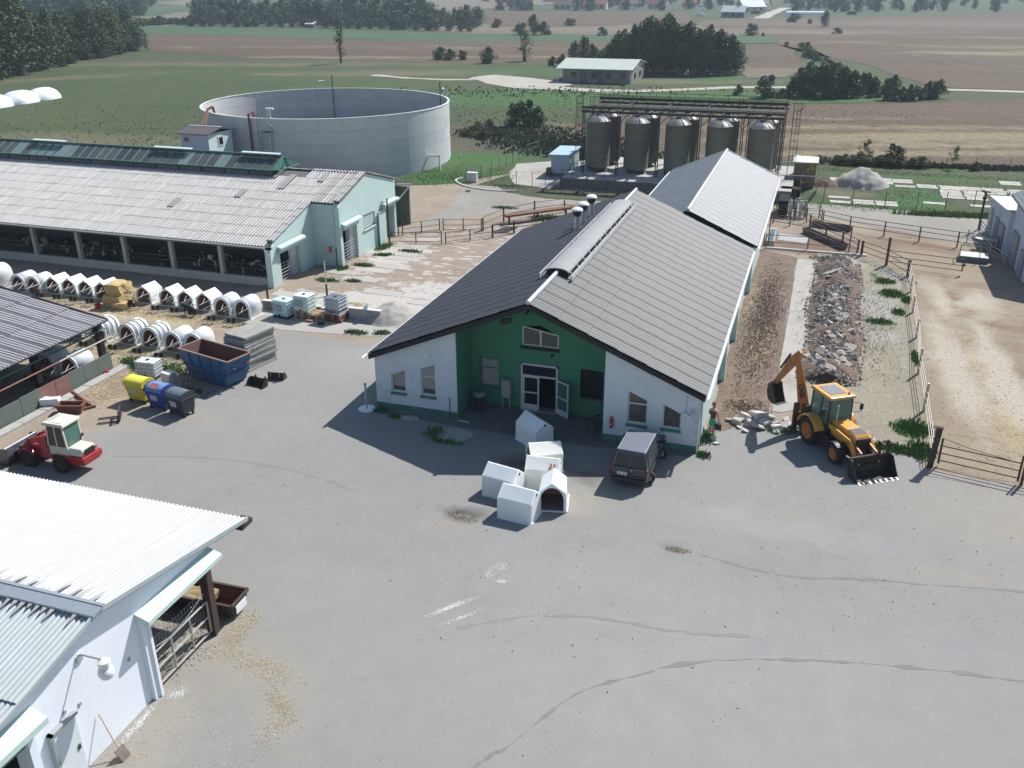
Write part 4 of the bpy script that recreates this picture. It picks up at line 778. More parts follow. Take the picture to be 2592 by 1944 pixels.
# copings: short tiles stepping up the two gable edges
for (u, va_, vb_, st) in ((-15.12, 15.4, 20.7, .92), (-12.98, 21.0, 25.4, .95), (-12.98, 25.6, 30.4, .95)):
    n_ = int((vb_-va_)/st)
    for k in range(n_):
        y0_ = va_+k*(vb_-va_)/n_; y1_ = va_+(k+1)*(vb_-va_)/n_+.03
        b = MB(); b.hexa([(u-.36, y0_, zl(y0_)+.02), (u+.14, y0_, zl(y0_)+.02), (u+.14, y1_, zl(y1_)+.0), (u-.36, y1_, zl(y1_)+.0)], [(u-.36, y0_, zl(y0_)+.13), (u+.14, y0_, zl(y0_)+.13), (u+.14, y1_, zl(y1_)+.10), (u-.36, y1_, zl(y1_)+.10)]); b.build('coping', 'roof_old', L)
b = MB(); b.beam((UL, LE-.1, LEZ-.05), (-15.2, LE-.1, LEZ-.05), .12, .06); b.build('eave_gutter', 'zinc', L)
b = MB(); b.path([(-15.3, LE-.08, LEZ-.1), (-15.15, LE+.05, 2.5), (-15.02, 14.9, 2.3)], .05); b.path([(-13.32, 20.8, 4.3), (-13.3, 20.82, 1.4)], .045); b.build('downpipe', 'frame_white', L)
b = MB(); b.path([(-13.3, 20.82, 1.4), (-13.3, 20.82, .1)], .06); b.build('downpipe_foot', 'green_frame', L)
# door canopies, lintels
for u, a0, a1, zz in ((-15.0, 15.75, 19.25, 2.62), (-12.88, 21.0, 23.85, 3.08), (-12.88, 27.7, 30.4, 3.12)):
    b = MB(); b.hexa([(u, a0, zz-.04), (u+.36, a0, zz-.10), (u+.36, a1, zz-.10), (u, a1, zz-.04)], [(u, a0, zz+.12), (u+.36, a0, zz+.02), (u+.36, a1, zz+.02), (u, a1, zz+.12)]); cp_ = b.build('door_canopy', 'mint_frame', L)
    b = MB(); b.box(u, u+.12, a0+.2, a1-.2, zz-.44, zz-.12); o = b.build('door_track', 'mint_wall', L); o.parent = cp_
# sliding door half open on the far doorway, block window, gates in openings
b = MB(); b.box(-12.82, -12.76, 26.95, 28.2, .05, 2.7); b.build('sliding_door', 'mint_frame', L)
gm = MB()
for i in range(4):
    for j in range(8): gm.box(-13.2, -13.02, 24.68+j*.245, 24.68+j*.245+.225, 1.86+i*.25, 1.86+i*.25+.225)
gb = gm.build('glass_block', mat('glass_block', (.35, .5, .48), (.5, .62, .6), 9, .25), L)
b = MB(); b.box(-13.16, -12.85, 24.6, 26.7, 1.74, 1.83); b.build('window_sill', 'conc_light', L)
def tubegate(parent, p, q, h, nr, r=.022, z0=.12, m='zinc', nv=3, name='gate', roundtop=False):
    b = MB(); p = Vector((*p, 0)); q = Vector((*q, 0))
    for i in range(nr): zz = z0+(h-z0)*i/(nr-1); b.tube(p+Vector((0, 0, zz)), q+Vector((0, 0, zz)), r, 6)
    for i in range(nv): c_ = p.lerp(q, i/(nv-1)); b.tube(c_+Vector((0, 0, z0)), c_+Vector((0, 0, h)), r*1.1, 6)
    return b.build(name, m, parent)
tubegate(L, (-15.3, 16.25), (-15.3, 18.7), 1.25, 6, name='stall_gate'); tubegate(L, (-13.1, 21.4), (-13.1, 23.5), 1.5, 7, name='stall_gate')
b = MB(); b.box(-15.6, -15.4, 18.1, 18.9, 0, 2.1); b.box(-13.6, -13.25, 22.95, 23.6, 0, 2.6); b.box(-13.9, -13.7, 28.0, 30.1, 0, 2.7); b.build('jamb', 'conc_light', L)
# ridge monitor with rows of grimy panes
b = MB(); b.box(-60.3, -19.95, 24.0, 27.0, 5.45, 6.02); mon = b.build('skylight_upstand', 'black_band', L)
for k in range(19):
    b = MB(); b.box(-21.9-k*2.1, -19.98-k*2.1, 23.90, 23.98, 5.56, 5.94); o = b.build('upstand_board', mat('upstand_board', (.07, .07, .075), (.12, .12, .125), 2, .8, rnd=.2) if 'ub' not in M else M['ub'], L); M['ub'] = o.data.materials[0]
MZ0, MZ1 = 6.04, 6.85
pw_ = .86; nP = 47
pm = MB(); pm.hexa([(0, 0, 0), (pw_-.05, 0, 0), (pw_-.05, 1.5, .81), (0, 1.5, .81)], [(0, 0, .02), (pw_-.05, 0, .02), (pw_-.05, 1.5, .83), (0, 1.5, .83)])
pme = mkmesh('pane', pm.v, pm.f, 'glaze_old'); pme2 = mkmesh('pane', pm.v, pm.f, 'glaze_clean')
bar = MB(); bar.hexa([(0, 0, 0), (.05, 0, 0), (.05, 1.5, .81), (0, 1.5, .81)], [(0, 0, .05), (.05, 0, .05), (.05, 1.5, .86), (0, 1.5, .86)]); bme = mkmesh('glazing_bar', bar.v, bar.f, mat('pale_glazing_bar', (.18, .26, .24), (.26, .33, .31), 4, .6)); bme2 = mkmesh('glazing_bar', bar.v, bar.f, 'green_frame')
inv = L.matrix_world.inverted()
for k in range(nP):
    u = -19.95-(k+1)*pw_; op = (-43.4 < u < -40.3) or (-31.3 < u < -28.2) or (-23.3 < u < -20.2)
    for me_, nm, dx in ((pme2 if RN.random() < .12 or (op and RN.random() < .4) else pme, 'pane', .05), (bme2 if op else bme, 'glazing_bar', 0)):
        o = bpy.data.objects.new(nm, me_); COL.objects.link(o); o.parent = L; o.matrix_local = inv @ Matrix.Translation((u+dx, 23.98, MZ0+(.05 if op and nm == 'glazing_bar' else 0)))
b = MB(); b.hexa([(-60.3, 27.02, MZ0-.02), (-19.95, 27.02, MZ0-.02), (-19.95, 25.5, MZ1-.02), (-60.3, 25.5, MZ1-.02)], [(-60.3, 27.02, MZ0+.02), (-19.95, 27.02, MZ0+.02), (-19.95, 25.5, MZ1+.02), (-60.3, 25.5, MZ1+.02)]); b.build('far_glazing', 'glaze_old', L)
b = MB(); b.beam((-60.3, 25.48, MZ1+.06), (-19.9, 25.48, MZ1+.06), .12, .10); b.beam((-60.3, 23.95, MZ0+.01), (-19.9, 23.95, MZ0+.01), .10, .08)
b.hexa([(-19.95, 23.98, MZ0), (-19.4, 24.05, MZ0), (-19.75, 25.5, MZ1), (-19.95, 25.5, MZ1)], [(-19.95, 23.98, MZ0+.06), (-19.4, 24.05, MZ0+.06), (-19.75, 25.5, MZ1+.06), (-19.95, 25.5, MZ1+.06)])
b.beam((-19.85, 25.5, MZ1), (-19.45, 27.1, MZ0), .09); b.beam((-19.45, 24.0, MZ0), (-19.45, 27.1, MZ0), .09); b.build('skylight_frame', 'green_frame', L)
b = MB(); b.add([(-19.8, 24.05, MZ0), (-19.8, 27.0, MZ0), (-19.85, 25.5, MZ1)], [(0, 1, 2)]); b.build('end_pane', 'glass_green', L)
for ua, ub in ((-43.5, -40.2), (-31.4, -27.9), (-23.3, -19.95)):
    b = MB(); b.hexa([(ua, 25.1, MZ1+.16), (ub, 25.1, MZ1+.16), (ub, 25.45, MZ1+.20), (ua, 25.45, MZ1+.20)], [(ua, 25.1, MZ1+.22), (ub, 25.1, MZ1+.22), (ub, 25.45, MZ1+.26), (ua, 25.45, MZ1+.26)]); b.build('vent_flap', 'mint_frame', L)
b = MB(); b.path([(-15.3, 30.6, 4.1), (-12.0, 31.6, 4.0), (-12.9, 30.6, 2.7)], .06); b.build('overflow_pipe', 'frame_white', L)
b = MB(); b.tube((-12.75, 30.3, 0), (-12.75, 30.3, 3.4), .05); b.build('corner_pole', 'dark_steel', L)
def text_mesh(name, tc, parent):
    t_ = bpy.data.objects.new('t', tc); COL.objects.link(t_); dg = bpy.context.evaluated_depsgraph_get(); dg.update()
    me = bpy.data.meshes.new_from_object(t_.evaluated_get(dg)); bpy.data.objects.remove(t_)
    o = bpy.data.objects.new(name, me); COL.objects.link(o); o.parent = parent; return o
# ---------------------------------------------------------------- W: white shed in the near left corner
W = thing('near_white_barn', 'white rendered barn with bright corrugated roof in the near left corner', 'barn', (-4, -20, 0), world=True)
WU, WR, WRZ, WE, WEZ = 2.5, -21.75, 4.36, -15.1, 3.16
wsl = (WRZ-WEZ)/(WE-WR); zwn = lambda v: WRZ-(v-WR)*wsl; zws = lambda v: WRZ-(WR-v)*.22
wall_gen(W, 'gable_wall', 'white_wall_clean', 'x', WU, -.3, [(-28, 0), (-28, zws(-28)-.1), (WR, WRZ-.1), (-16.9, zwn(-16.9)-.1), (-16.9, 2.95), (-20.2, 2.95), (-20.2, 0)], [[(-26.6, 0), (-24.6, 0), (-24.6, 2.75), (-26.6, 2.75)]])
b = MB(); b.hexa([(-14, WR, WRZ-.12), (2.75, WR, WRZ-.12), (2.75, WE, WEZ-.12), (-14, WE, WEZ-.12)], [(-14, WR, WRZ-.05), (2.75, WR, WRZ-.05), (2.75, WE, WEZ-.05), (-14, WE, WEZ-.05)])
b.hexa([(-14, -30, zws(-30)-.12), (2.75, -30, zws(-30)-.12), (2.75, WR, WRZ-.12), (-14, WR, WRZ-.12)], [(-14, -30, zws(-30)-.05), (2.75, -30, zws(-30)-.05), (2.75, WR, WRZ-.05), (-14, WR, WRZ-.05)]); b.build('roof_deck', 'frame_grey', W)
roof_field(W, 'roof_white', (-13.9, WE, WEZ), (1, 0, 0), (0, WR-WE, WRZ-WEZ), 16.7, hypot(WE-WR, WRZ-WEZ)-.1, 13, 2, 8, .034)
roof_field(W, 'roof_pale_green', (-13.9, -30, zws(-30)), (1, 0, 0), (0, 8.25, 8.25*.22), 16.7, 8.1*1.024, 13, 3, 8, .026)
b = MB(); b.hexa([(-14, WR-.28, WRZ-.02), (2.85, WR-.28, WRZ-.02), (2.85, WR+.10, WRZ+.04), (-14, WR+.10, WRZ+.04)], [(-14, WR-.28, WRZ+.05), (2.85, WR-.28, WRZ+.05), (2.85, WR+.10, WRZ+.12), (-14, WR+.10, WRZ+.12)])
b.beam((-14, WR+.12, WRZ+.10), (2.86, WR+.12, WRZ+.10), .10, .08); b.build('ridge_cap', 'zinc', W)
b = MB()
for i in range(46):
    x = -8.5+i*.24
    for dy, L_, dz in ((.12, RN.uniform(.25, .9), 1), (-.3, RN.uniform(.15, .45), -1)):
        if x > 2.6: continue
        d = Vector((0, WE-WR, WEZ-WRZ)).normalized() if dz > 0 else Vector((0, -1, -.22)).normalized(); p = Vector((x, WR+dy, (zwn(WR+dy) if dz > 0 else zws(WR+dy))+.075)); w_ = RN.uniform(.05, .09)
        q = p+d*L_
        if RN.random() < .8: b.add([p+Vector((-w_, 0, 0)), p+Vector((w_, 0, 0)), q+Vector((w_*.2, 0, 0)), q+Vector((-w_*.3, 0, 0)), p.lerp(q, .5)+Vector((0, 0, .012))], [(0, 1, 4), (1, 2, 4), (2, 3, 4), (3, 0, 4)])
b.build('flaked_paint_patch', mat('bare_old_sheet', (.30, .27, .26), (.38, .35, .33), 5, .8), W)['kind'] = 'stuff'
b = MB(); b.beam((2.79, WR, WRZ+.02), (2.79, WE, WEZ+.02), .05, .14); b.beam((2.79, -30, zws(-30)+.02), (2.79, WR, WRZ+.02), .05, .12); b.build('verge_board', 'roof_pale_green', W)
b = MB(); b.box(2.3, 2.72, WE-.25, WE+.35, WEZ-.32, WEZ-.14); b.build('gutter_end', 'dark_steel', W)
b = MB(); b.box(2.36, 2.58, -17.2, -17.0, 0, 2.75); b.box(2.32, 2.62, -17.3, -17.22, 0, 2.75); b.build('steel_post', 'dark_steel', W)
b = MB(); b.box(2.2, 2.64, -20.3, -20.02, 0, 2.95); b.box(2.64, 2.70, -20.12, -20.02, 0, 2.9); b.build('jamb_post', 'white_wall_clean', W)
b = MB(); b.hexa([(2.5, -20.35, 2.92), (2.98, -20.35, 2.84), (2.98, -16.85, 2.84), (2.5, -16.85, 2.92)], [(2.5, -20.35, 3.14), (2.98, -20.35, 2.98), (2.98, -16.85, 2.98), (2.5, -16.85, 3.14)]); b.build('gate_canopy', 'mint_frame', W)
b = MB(); b.box(2.52, 2.60, -20.2, -17.0, 2.72, 2.86); b.build('gate_track', 'zinc', W)
b = MB(); b.hexa([(2.5, -27.5, 2.92), (3.02, -27.5, 2.84), (3.02, -24.15, 2.84), (2.5, -24.15, 2.92)], [(2.5, -27.5, 3.22), (3.02, -27.5, 3.02), (3.02, -24.15, 3.02), (2.5, -24.15, 3.22)]); b.build('door_canopy', 'mint_frame', W)
b = MB(); b.box(2.53, 2.58, -27.5, -24.45, 2.50, 2.84); rd = b.build('shutter_box', 'frame_grey', W)
b = MB(); b.box(2.51, 2.60, -27.5, -24.5, 2.34, 2.46); o = b.build('shutter_rail', 'green_frame', W)
tc = bpy.data.curves.new('lettering', 'FONT'); tc.body = 'farmtec'; tc.size = .24; tc.extrude = .004; tc.shear = .3; tc.offset = .008; tc.space_character = 1.15
tc.materials.append(M['ink_white']); to = text_mesh('lettering', tc, W)
to.matrix_local = W.matrix_world.inverted() @ Matrix.Translation((2.592, -25.95, 2.60)) @ Matrix.Rotation(pi/2, 4, 'Z') @ Matrix.Rotation(pi/2, 4, 'X')
b = MB(); b.box(2.5, 2.72, -24.62, -24.38, 0, 2.8); b.build('door_jamb', 'white_wall_clean', W)
b = MB(); b.box(-1.0, -.9, -28, -20, 0, 3); b.box(-10, -9.9, -21, -15.5, 0, 2.6); b.box(-10, 2.2, -23, -22.9, 0, 3.8); b.build('inner_wall', 'conc_dark', W)
b = MB(); b.box(2.53, 2.60, -23.88, -23.05, .05, 2.0); dd = b.build('side_door', mat('white_steel_door', (.60, .64, .66), (.66, .70, .72), 2, .5), W)
b = MB(); b.box(2.51, 2.66, -23.93, -23.85, .0, 2.05); b.box(2.51, 2.66, -23.93, -23.0, 1.98, 2.05); o = b.build('door_frame', 'frame_grey', W)
b = MB(); b.box(2.60, 2.63, -23.2, -23.12, .9, 1.05); o = b.build('handle', 'dark_steel', W); o.parent = dd
b = MB(); b.path([(2.5, -22.45, 3.35), (2.56, -22.45, 3.45), (3.15, -22.35, 3.35)], .03, 6); b.box(2.5, 2.55, -22.55, -22.35, 3.2, 3.4); la = b.build('lamp_arm', 'zinc', W)
b = MB(); b.lathe([(.02, 3.38), (.16, 3.30), (.16, 3.16), (.10, 3.12), (.19, 3.04), (.22, 2.92), (.17, 2.80), (.04, 2.76)], (3.2, -22.34), 14, True); o = b.build('lamp_globe', 'lamp_white', W, smooth=40)
b = MB()
for y in (-21.6, -20.9, -22.8, -23.3): b.box(2.5, 2.53, y, y+.09, 2.1+.2*sin(y*7), 2.2+.2*sin(y*7))
b.build('chipped_spot', 'conc', W)
wg = thing('tubular_gate', 'galvanised tubular gate in the white barn opening with wire mesh above', 'gate', (2.45, -18.5, 0), world=True)
tubegate(wg, (2.46, -20.0), (2.46, -17.3), 1.35, 3, .035, .2, 'pipe_light', 4, 'gate_frame')
b = MB()
for i in range(20): y = -19.95+i*.135; b.tube((2.34, y, .2), (2.34, y, 1.75-(i % 3)*.03), .006, 4)
for i in range(10): b.tube((2.34, -19.95, .25+i*.16), (2.34, -17.4, .25+i*.16), .006, 4)
b.build('wire_mesh', 'wire', wg)
b = MB(); b.path([(2.5, -20.0, 1.6), (2.5, -19.2, 1.42), (2.5, -18.4, 1.48), (2.5, -17.4, 1.75)], .012, 5); b.build('chain', 'wire', wg)
# ---------------------------------------------------------------- S: open shed with striped roof
S = thing('open_shed', 'low open shed under a grey striped corrugated roof by the bins', 'shed', (-22, -4, 0), world=True)
SEU, SEZ = -16.75, 2.32; ssl = .165
b = MB(); b.hexa([(-34, -12, SEZ+.165*17.2-.1), (SEU, -12, SEZ-.1), (SEU, 1.15, SEZ-.1), (-34, 1.15, SEZ+.165*17.2-.1)], [(-34, -12, SEZ+.165*17.2-.05), (SEU, -12, SEZ-.05), (SEU, 1.15, SEZ-.05), (-34, 1.15, SEZ+.165*17.2-.05)]); b.build('roof_deck', 'dark_wood', S)
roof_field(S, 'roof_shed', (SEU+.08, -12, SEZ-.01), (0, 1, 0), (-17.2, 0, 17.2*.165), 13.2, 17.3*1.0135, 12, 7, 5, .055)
b = MB(); b.beam((-34, 1.2, SEZ+.165*17.2), (SEU+.05, 1.2, SEZ), .08, .14); b.build('verge_board', 'dark_wood', S)
for v in (1.0, -3.6, -8.3):
    b = MB(); b.box(-17.5, -17.2, v-.16, v+.16, 0, SEZ+.02); b.build('post', 'dark_wood', S)
b = MB(); b.tube((-17.1, 1.3, 1.75), (-17.1, -12, 1.75), .05, 8); b.build('green_pipe', 'pipe_green', S)
b = MB(); b.tube((-16.85, 1.35, 1.28), (-16.85, -2.5, 1.28), .045, 8); b.build('white_pipe', 'pipe_light', S)
b = MB(); b.tube((-16.85, -2.5, 1.28), (-16.85, -12, 1.28), .045, 8); b.build('rusty_pipe', 'pipe_rust', S)
b = MB()
for v in (-.6, -6.2): b.path([(-17.1, v-.8, 1.75), (-17.3, v, 2.2), (-17.1, v+.9, 1.75)], .03, 6)
b.build('strut', 'dark_steel', S)
b = MB(); b.box(-25, -24.9, -12, 1, 0, 3.3); b.box(-25, -17.6, -12, -11.9, 0, 2.5); b.build('inner_wall', 'dark_wood', S)
bd = thing('board_fence', 'low fence of faded green and red boards along the open shed', 'fence', (-15.9, -4, 0), world=True)
cols = ['blue_sheet', 'blue_sheet', 'blue_sheet', 'board_red', 'board_red', 'blue_sheet', 'blue_sheet', 'blue_sheet', 'blue_sheet', 'blue_sheet']
yy = .02
for k in range(10):
    L_ = (1.05, 1.0, 1.05, .95, 1.0, 1.25, 1.1, 1.3, 1.3, 1.3)[k]
    b = MB(); b.box(-15.92+.01*(k % 2), -15.86+.01*(k % 2), yy-L_+.015, yy, .02, .95+.02*(k % 3)); b.build('board', cols[k], bd); yy -= L_
b = MB()
for v in (0, -5.15): b.box(-15.99, -15.93, v-.05, v+.05, 0, 1.0)
b.build('post', 'dark_steel', bd)
kerb = thing('concrete_kerb', None, None, (0, 0, 0)); kerb['kind'] = 'structure'
for k in range(9):
    b = MB(); y0_ = .5-k*1.5; b.box(-15.7, -15.15, y0_-1.46, y0_, -.05, .10+.01*(k % 2)); b.build('kerb_stone', 'conc', kerb)
# ---------------------------------------------------------------- R: white building at the right edge
Rb = thing('right_white_building', 'pale rendered building with low annex at the right edge', 'building', (36, 36, 0), world=True)
RW = mat('bluish_white_render', (.46, .50, .60), (.56, .58, .66), 1, .9, c3=(.30, .30, .34), s3=1.5, t3=.62, w3=.12); M['stained_door'] = mat('stained_door', (.22, .22, .26), (.35, .33, .36), 2, .8)
b = MB(); b.box(33.6, 45, 31.8, 38.6, 0, 3.9); b.build('wall', RW, Rb)
b = MB(); b.prism([(33.6, 3.9), (45, 3.9), (45, 6.2), (39.4, 7.4), (33.6, 4.6)], 'y', 31.8, 38.6); b.build('gable_wall', RW, Rb)
b = MB(); b.prism([(33.1, 4.45), (39.4, 7.55), (45.5, 6.3), (45.5, 6.42), (39.4, 7.7), (33.1, 4.58)], 'y', 31.3, 38.9); b.build('roof', 'roof_far', Rb)
b = MB(); b.hexa([(33.3, 38.6, 0), (40, 38.6, 0), (40, 46.2, 0), (33.1, 46.2, 0)], [(33.3, 38.6, 3.3), (40, 38.6, 3.3), (40, 46.2, 2.75), (33.1, 46.2, 2.75)]); b.build('annex_wall', RW, Rb)
b = MB(); b.hexa([(33.0, 38.65, 3.36), (40.2, 38.65, 3.36), (40.2, 46.5, 2.8), (32.9, 46.5, 2.8)], [(33.0, 38.65, 3.46), (40.2, 38.65, 3.46), (40.2, 46.5, 2.9), (32.9, 46.5, 2.9)]); b.build('annex_roof', 'conc_light', Rb)
for v0_, v1_, zt in ((44.2, 45.4, 2.2), (41.6, 43.3, 2.0), (39.3, 40.9, 2.0), (35.2, 37.4, 2.3), (32.3, 33.5, 1.9)):
    b = MB(); ux = 33.28 if v0_ > 38.6 else 33.6; b.box(ux-.16, ux-.02, v0_, v1_, .05, zt); b.build('door', 'stained_door', Rb)
b = MB(); b.path([(33.0, 42.4, .1), (33.0, 42.4, 2.3), (33.0, 40.9, 2.5)], .06, 8); b.build('pipe', 'frame_white', Rb)
# ---------------------------------------------------------------- far storage shed
Fs = thing('far_storage_shed', 'long low shed with pale sheet roof standing before the dark trees', 'shed', (-24, 155, 0), world=True)
c0 = (-30.6, 148.6); c1_ = (-17.2, 146.8)
b = MB(); b.box(-31, -17.2, 148.2, 162.0, 0, 2.6); b.build('wall', mat('grey_beige_render', (.20, .19, .17), (.27, .25, .22), .8, .9), Fs)
b = MB(); b.prism([(147.0, 2.55), (155, 3.9), (163, 2.7), (163, 2.85), (155, 4.05), (147.0, 2.7)], 'x', -32.2, -16.8); b.build('roof', mat('pale_greenish_roof', (.33, .37, .33), (.42, .45, .41), .8, .7, stretch=(3, .3, 1)), Fs)
b = MB(); b.prism([(148.2, 2.6), (155, 3.85), (162, 2.7)], 'x', -17.4, -17.2); b.build('gable_wall', 'conc_light', Fs)
b = MB()
for u in (-29.3, -25.2, -22.3, -19.4): b.box(u, u+1.0, 148.05, 148.15, .9, 1.9)
b.build('window', 'glass_dark', Fs)
b = MB(); b.box(-27.4, -26.2, 148.05, 148.18, 0, 2.1); b.box(-24.0, -22.9, 148.05, 148.18, 0, 2.1); b.build('door', 'conc_dark', Fs)
b = MB()
for u in (-31.8, -17.3): b.box(u, u+.15, 147.2, 147.35, 0, 2.6)
b.build('post', 'frame_white', Fs)
b = MB(); b.box(-17.15, -17.05, 151, 152, .8, 1.8); b.box(-17.15, -17.05, 156, 157, .8, 1.8); b.build('side_window', 'glass_dark', Fs)
# ---------------------------------------------------------------- round tank
T = thing('round_tank', 'open round concrete slurry tank of curved grey panels', 'tank', (-34.9, 60, 0))
TR, TH, NP_ = 13.9, 6.3, 36
def tpanel(r0, r1, z0, z1, n=4):
    b = MB(); vs = []; da = 2*pi/NP_*.996
    for r in (r0, r1):
        for zz in (z0, z1):
            for i in range(n+1): a = -da/2+da*i/n; vs.append((r*cos(a), r*sin(a), zz))
    k = n+1; fs = []
    for i in range(n):
        fs += [(2*k+i, 2*k+i+1, 3*k+i+1, 3*k+i), (i+1, i, k+i, k+i+1), (k+i, 3*k+i, 3*k+i+1, k+i+1)]
    b.add(vs, fs); return b
hN = TH/5
pm_ = mkmesh('panel', *(lambda b: (b.v, b.f))(tpanel(TR-.12, TR, .012, hN-.012)), 'tank', smooth=30); pm2 = mkmesh('panel', *(lambda b: (b.v, b.f))(tpanel(TR-.12, TR, .012, hN-.012)), 'tank_dark', smooth=30)
for j in range(5):
    for i in range(NP_):
        st = noise.noise(Vector((i*.25, j*.6, 2))) > .22
        inst('panel', pm2 if st else pm_, T, (0, 0, j*hN), (0, 0, 2*pi*i/NP_))
b = MB(); b.lathe([(TR-.115, 0), (TR-.115, TH), (TR-.005, TH), (TR-.005, 0)], n=144); b.build('joint_liner', mat('dark_joint', (.20, .21, .225), (.24, .25, .26), 1, .9), T, smooth=30)
b = MB(); b.lathe([(TR-.16, TH), (TR-.16, TH+.07), (TR+.05, TH+.07), (TR+.05, TH)], n=96, closed=False); b.build('rim', mat('pale_rim', (.62, .63, .62), (.7, .7, .68), 1, .6), T, smooth=30)
b = MB(); b.lathe([(.01, 2.75), (TR-.13, 2.75)], n=72); b.build('slurry', 'slurry', T)
def trad(a, r): return Vector((r*cos(a), r*sin(a), 0))
def mast(ang, ladder=True):
    p = trad(ang, TR+.25); q = trad(ang, TR-.3); t = Vector((-sin(ang), cos(ang), 0))
    b = MB(); b.tube(p+Vector((0, 0, 0)), p+Vector((0, 0, 5.0)), .09, 8); b.tube(p+Vector((0, 0, 5)), p+Vector((0, 0, 7.4)), .05, 8); b.build('mixer_mast', 'zinc', T)
    b = MB(); c_ = p+Vector((0, 0, 5.2))
    for dx in (-.55, .55):
        for dy in (0, .7):
            b.tube(p+t*dx+p.normalized()*dy+Vector((0, 0, 5.1)), p+t*dx+p.normalized()*dy+Vector((0, 0, 6.5)), .025, 6)
    for zz in (5.1, 5.8, 6.5):
        for (a1, a2) in (((-.55, 0), (-.55, .7)), ((-.55, .7), (.55, .7)), ((.55, .7), (.55, 0))):
            b.tube(p+t*a1[0]+p.normalized()*a1[1]+Vector((0, 0, zz)), p+t*a2[0]+p.normalized()*a2[1]+Vector((0, 0, zz)), .025, 6)
    b.build('platform_rail', 'zinc', T)
    b = MB(); n_ = p.normalized(); o_ = p+n_*.35+Vector((0, 0, 5.1)); b.hexa([o_+t*s-n_*.35 for s in (-.55, .55)]+[o_+t*s+n_*.35 for s in (.55, -.55)], [o_+t*s-n_*.35+Vector((0, 0, .05)) for s in (-.55, .55)]+[o_+t*s+n_*.35+Vector((0, 0, .05)) for s in (.55, -.55)]); b.build('platform', 'dark_steel', T)
    b = MB(); c_ = q+Vector((0, 0, 7.3)); b.beam(c_-t*.4, c_+t*.4, .3, .12); b.tube(q+Vector((0, 0, TH)), c_, .05, 6); b.build('mixer_head', 'lamp_white', T)
    if ladder:
        b = MB()
        for dx in (-.9, -1.25): b.tube(p+t*dx+Vector((0, 0, 2)), p+t*dx+Vector((0, 0, 6.5)), .02, 5)
        for k in range(14): b.tube(p+t*-.9+Vector((0, 0, 2.2+k*.3)), p+t*-1.25+Vector((0, 0, 2.2+k*.3)), .015, 5)
        b.build('ladder', 'dark_steel', T)
a_pole = atan2(52.2-60-5.9, -34.15+34.9+1.9)
a_pole = -1.50
mast(a_pole); mast(2.12, False); mast(.62, False)
for ang in (2.02, .68):
    p = trad(ang, TR-.45); b = MB(); b.tube(p+Vector((0, 0, 2.6)), p+Vector((0, 0, 8.0)), .06, 6); b.build('guide_pole', 'dark_steel', T)
p = trad(-1.66, TR+.2); b = MB(); b.path([p+Vector((0, 0, .0)), p+Vector((0, 0, 6.7)), trad(-1.66, TR-.5)+Vector((0, 0, 6.9)), trad(-1.66, TR-.6)+Vector((0, 0, 6.2))], .11, 8); b.build('fill_pipe', 'rust', T)
for dx in (0, .45): b = MB(); b.path([Vector((-41.2+34.9+dx*.3, 44.9-60+dx, 5.5)), trad(4.13+dx*.03, TR+.15)+Vector((0, 0, 6.7)), trad(4.13+dx*.03, TR-.4)+Vector((0, 0, 6.9)), trad(4.13+dx*.03, TR-.55)+Vector((0, 0, 6.1))], .10, 8); b.build('inclined_pipe', 'rust', T)
p = trad(-1.38, TR+.3); b = MB(); b.box(p.x-.5, p.x+.5, p.y-.35, p.y, .3, 1.5); b.build('control_box', 'conc_light', T)
p = trad(-1.36, TR+.05); b = MB(); b.box(-.9+trad(-1.8, TR+.05).x, -.55+trad(-1.8, TR+.05).x, trad(-1.8, TR).y-.1, trad(-1.8, TR).y+.4, 4.9, 5.2); b.build('white_tag', 'lamp_white', T)
b = MB(); p = trad(-.22, TR+.05); b.box(p.x, p.x+1.3, p.y-.1, p.y+.1, 1.45, 1.6); b.box(p.x+1.2, p.x+1.35, p.y-.1, p.y+.1, 0, 1.6); b.build('outlet_pipe', 'frame_white', T)
# pump hut on its raised base before the tank
Hh = thing('pump_hut', 'white panelled pump hut with brown roof in front of the tank left side', 'hut', (-40.2, 43.5, 0), world=True)
b = MB(); b.box(-42.2, -38.1, 41.5, 45.5, 0, 2.3); b.build('base', 'conc_dark', Hh)
b = MB(); b.box(-41.3, -38.16, 41.5, 45.5, 2.3, 5.25); b.build('wall', 'sheet_blue', Hh)  # blue colour paints the shade on the left face of the white hut
for v in (41.52, 42.85, 44.18):
    b = MB(); b.box(-38.16, -38.10, v, v+1.30, 2.32, 5.22); b.build('panel', 'sheet_white', Hh)
b = MB(); b.prism([(41.2, 5.22), (43.5, 5.62), (45.8, 5.22), (45.8, 5.32), (43.5, 5.74), (41.2, 5.32)], 'x', -41.6, -37.85) ; b.build('roof', 'roof_brown', Hh)
b = MB(); b.beam((-41.6, 43.5, 5.76), (-37.85, 43.5, 5.76), .2, .04); b.build('ridge_strip', 'frame_white', Hh)
b = MB(); b.box(-38.10, -38.05, 43.05, 43.95, 3.9, 4.9); wf = b.build('window', 'frame_white', Hh)
b = MB(); b.box(-38.06, -38.03, 43.2, 43.8, 4.05, 4.75); o = b.build('pane', 'glass_dark', Hh); o.parent = wf
b = MB(); b.box(-40.9, -40.4, 41.46, 41.5, 4.5, 4.9); b.build('vent_grille', 'glass_dark', Hh)
b = MB(); b.box(-38.05, -35.2, 41.8, 43.6, 2.25, 2.36); b.box(-35.35, -35.2, 41.9, 42.05, 0, 2.25); b.build('step_platform', 'zinc', Hh)
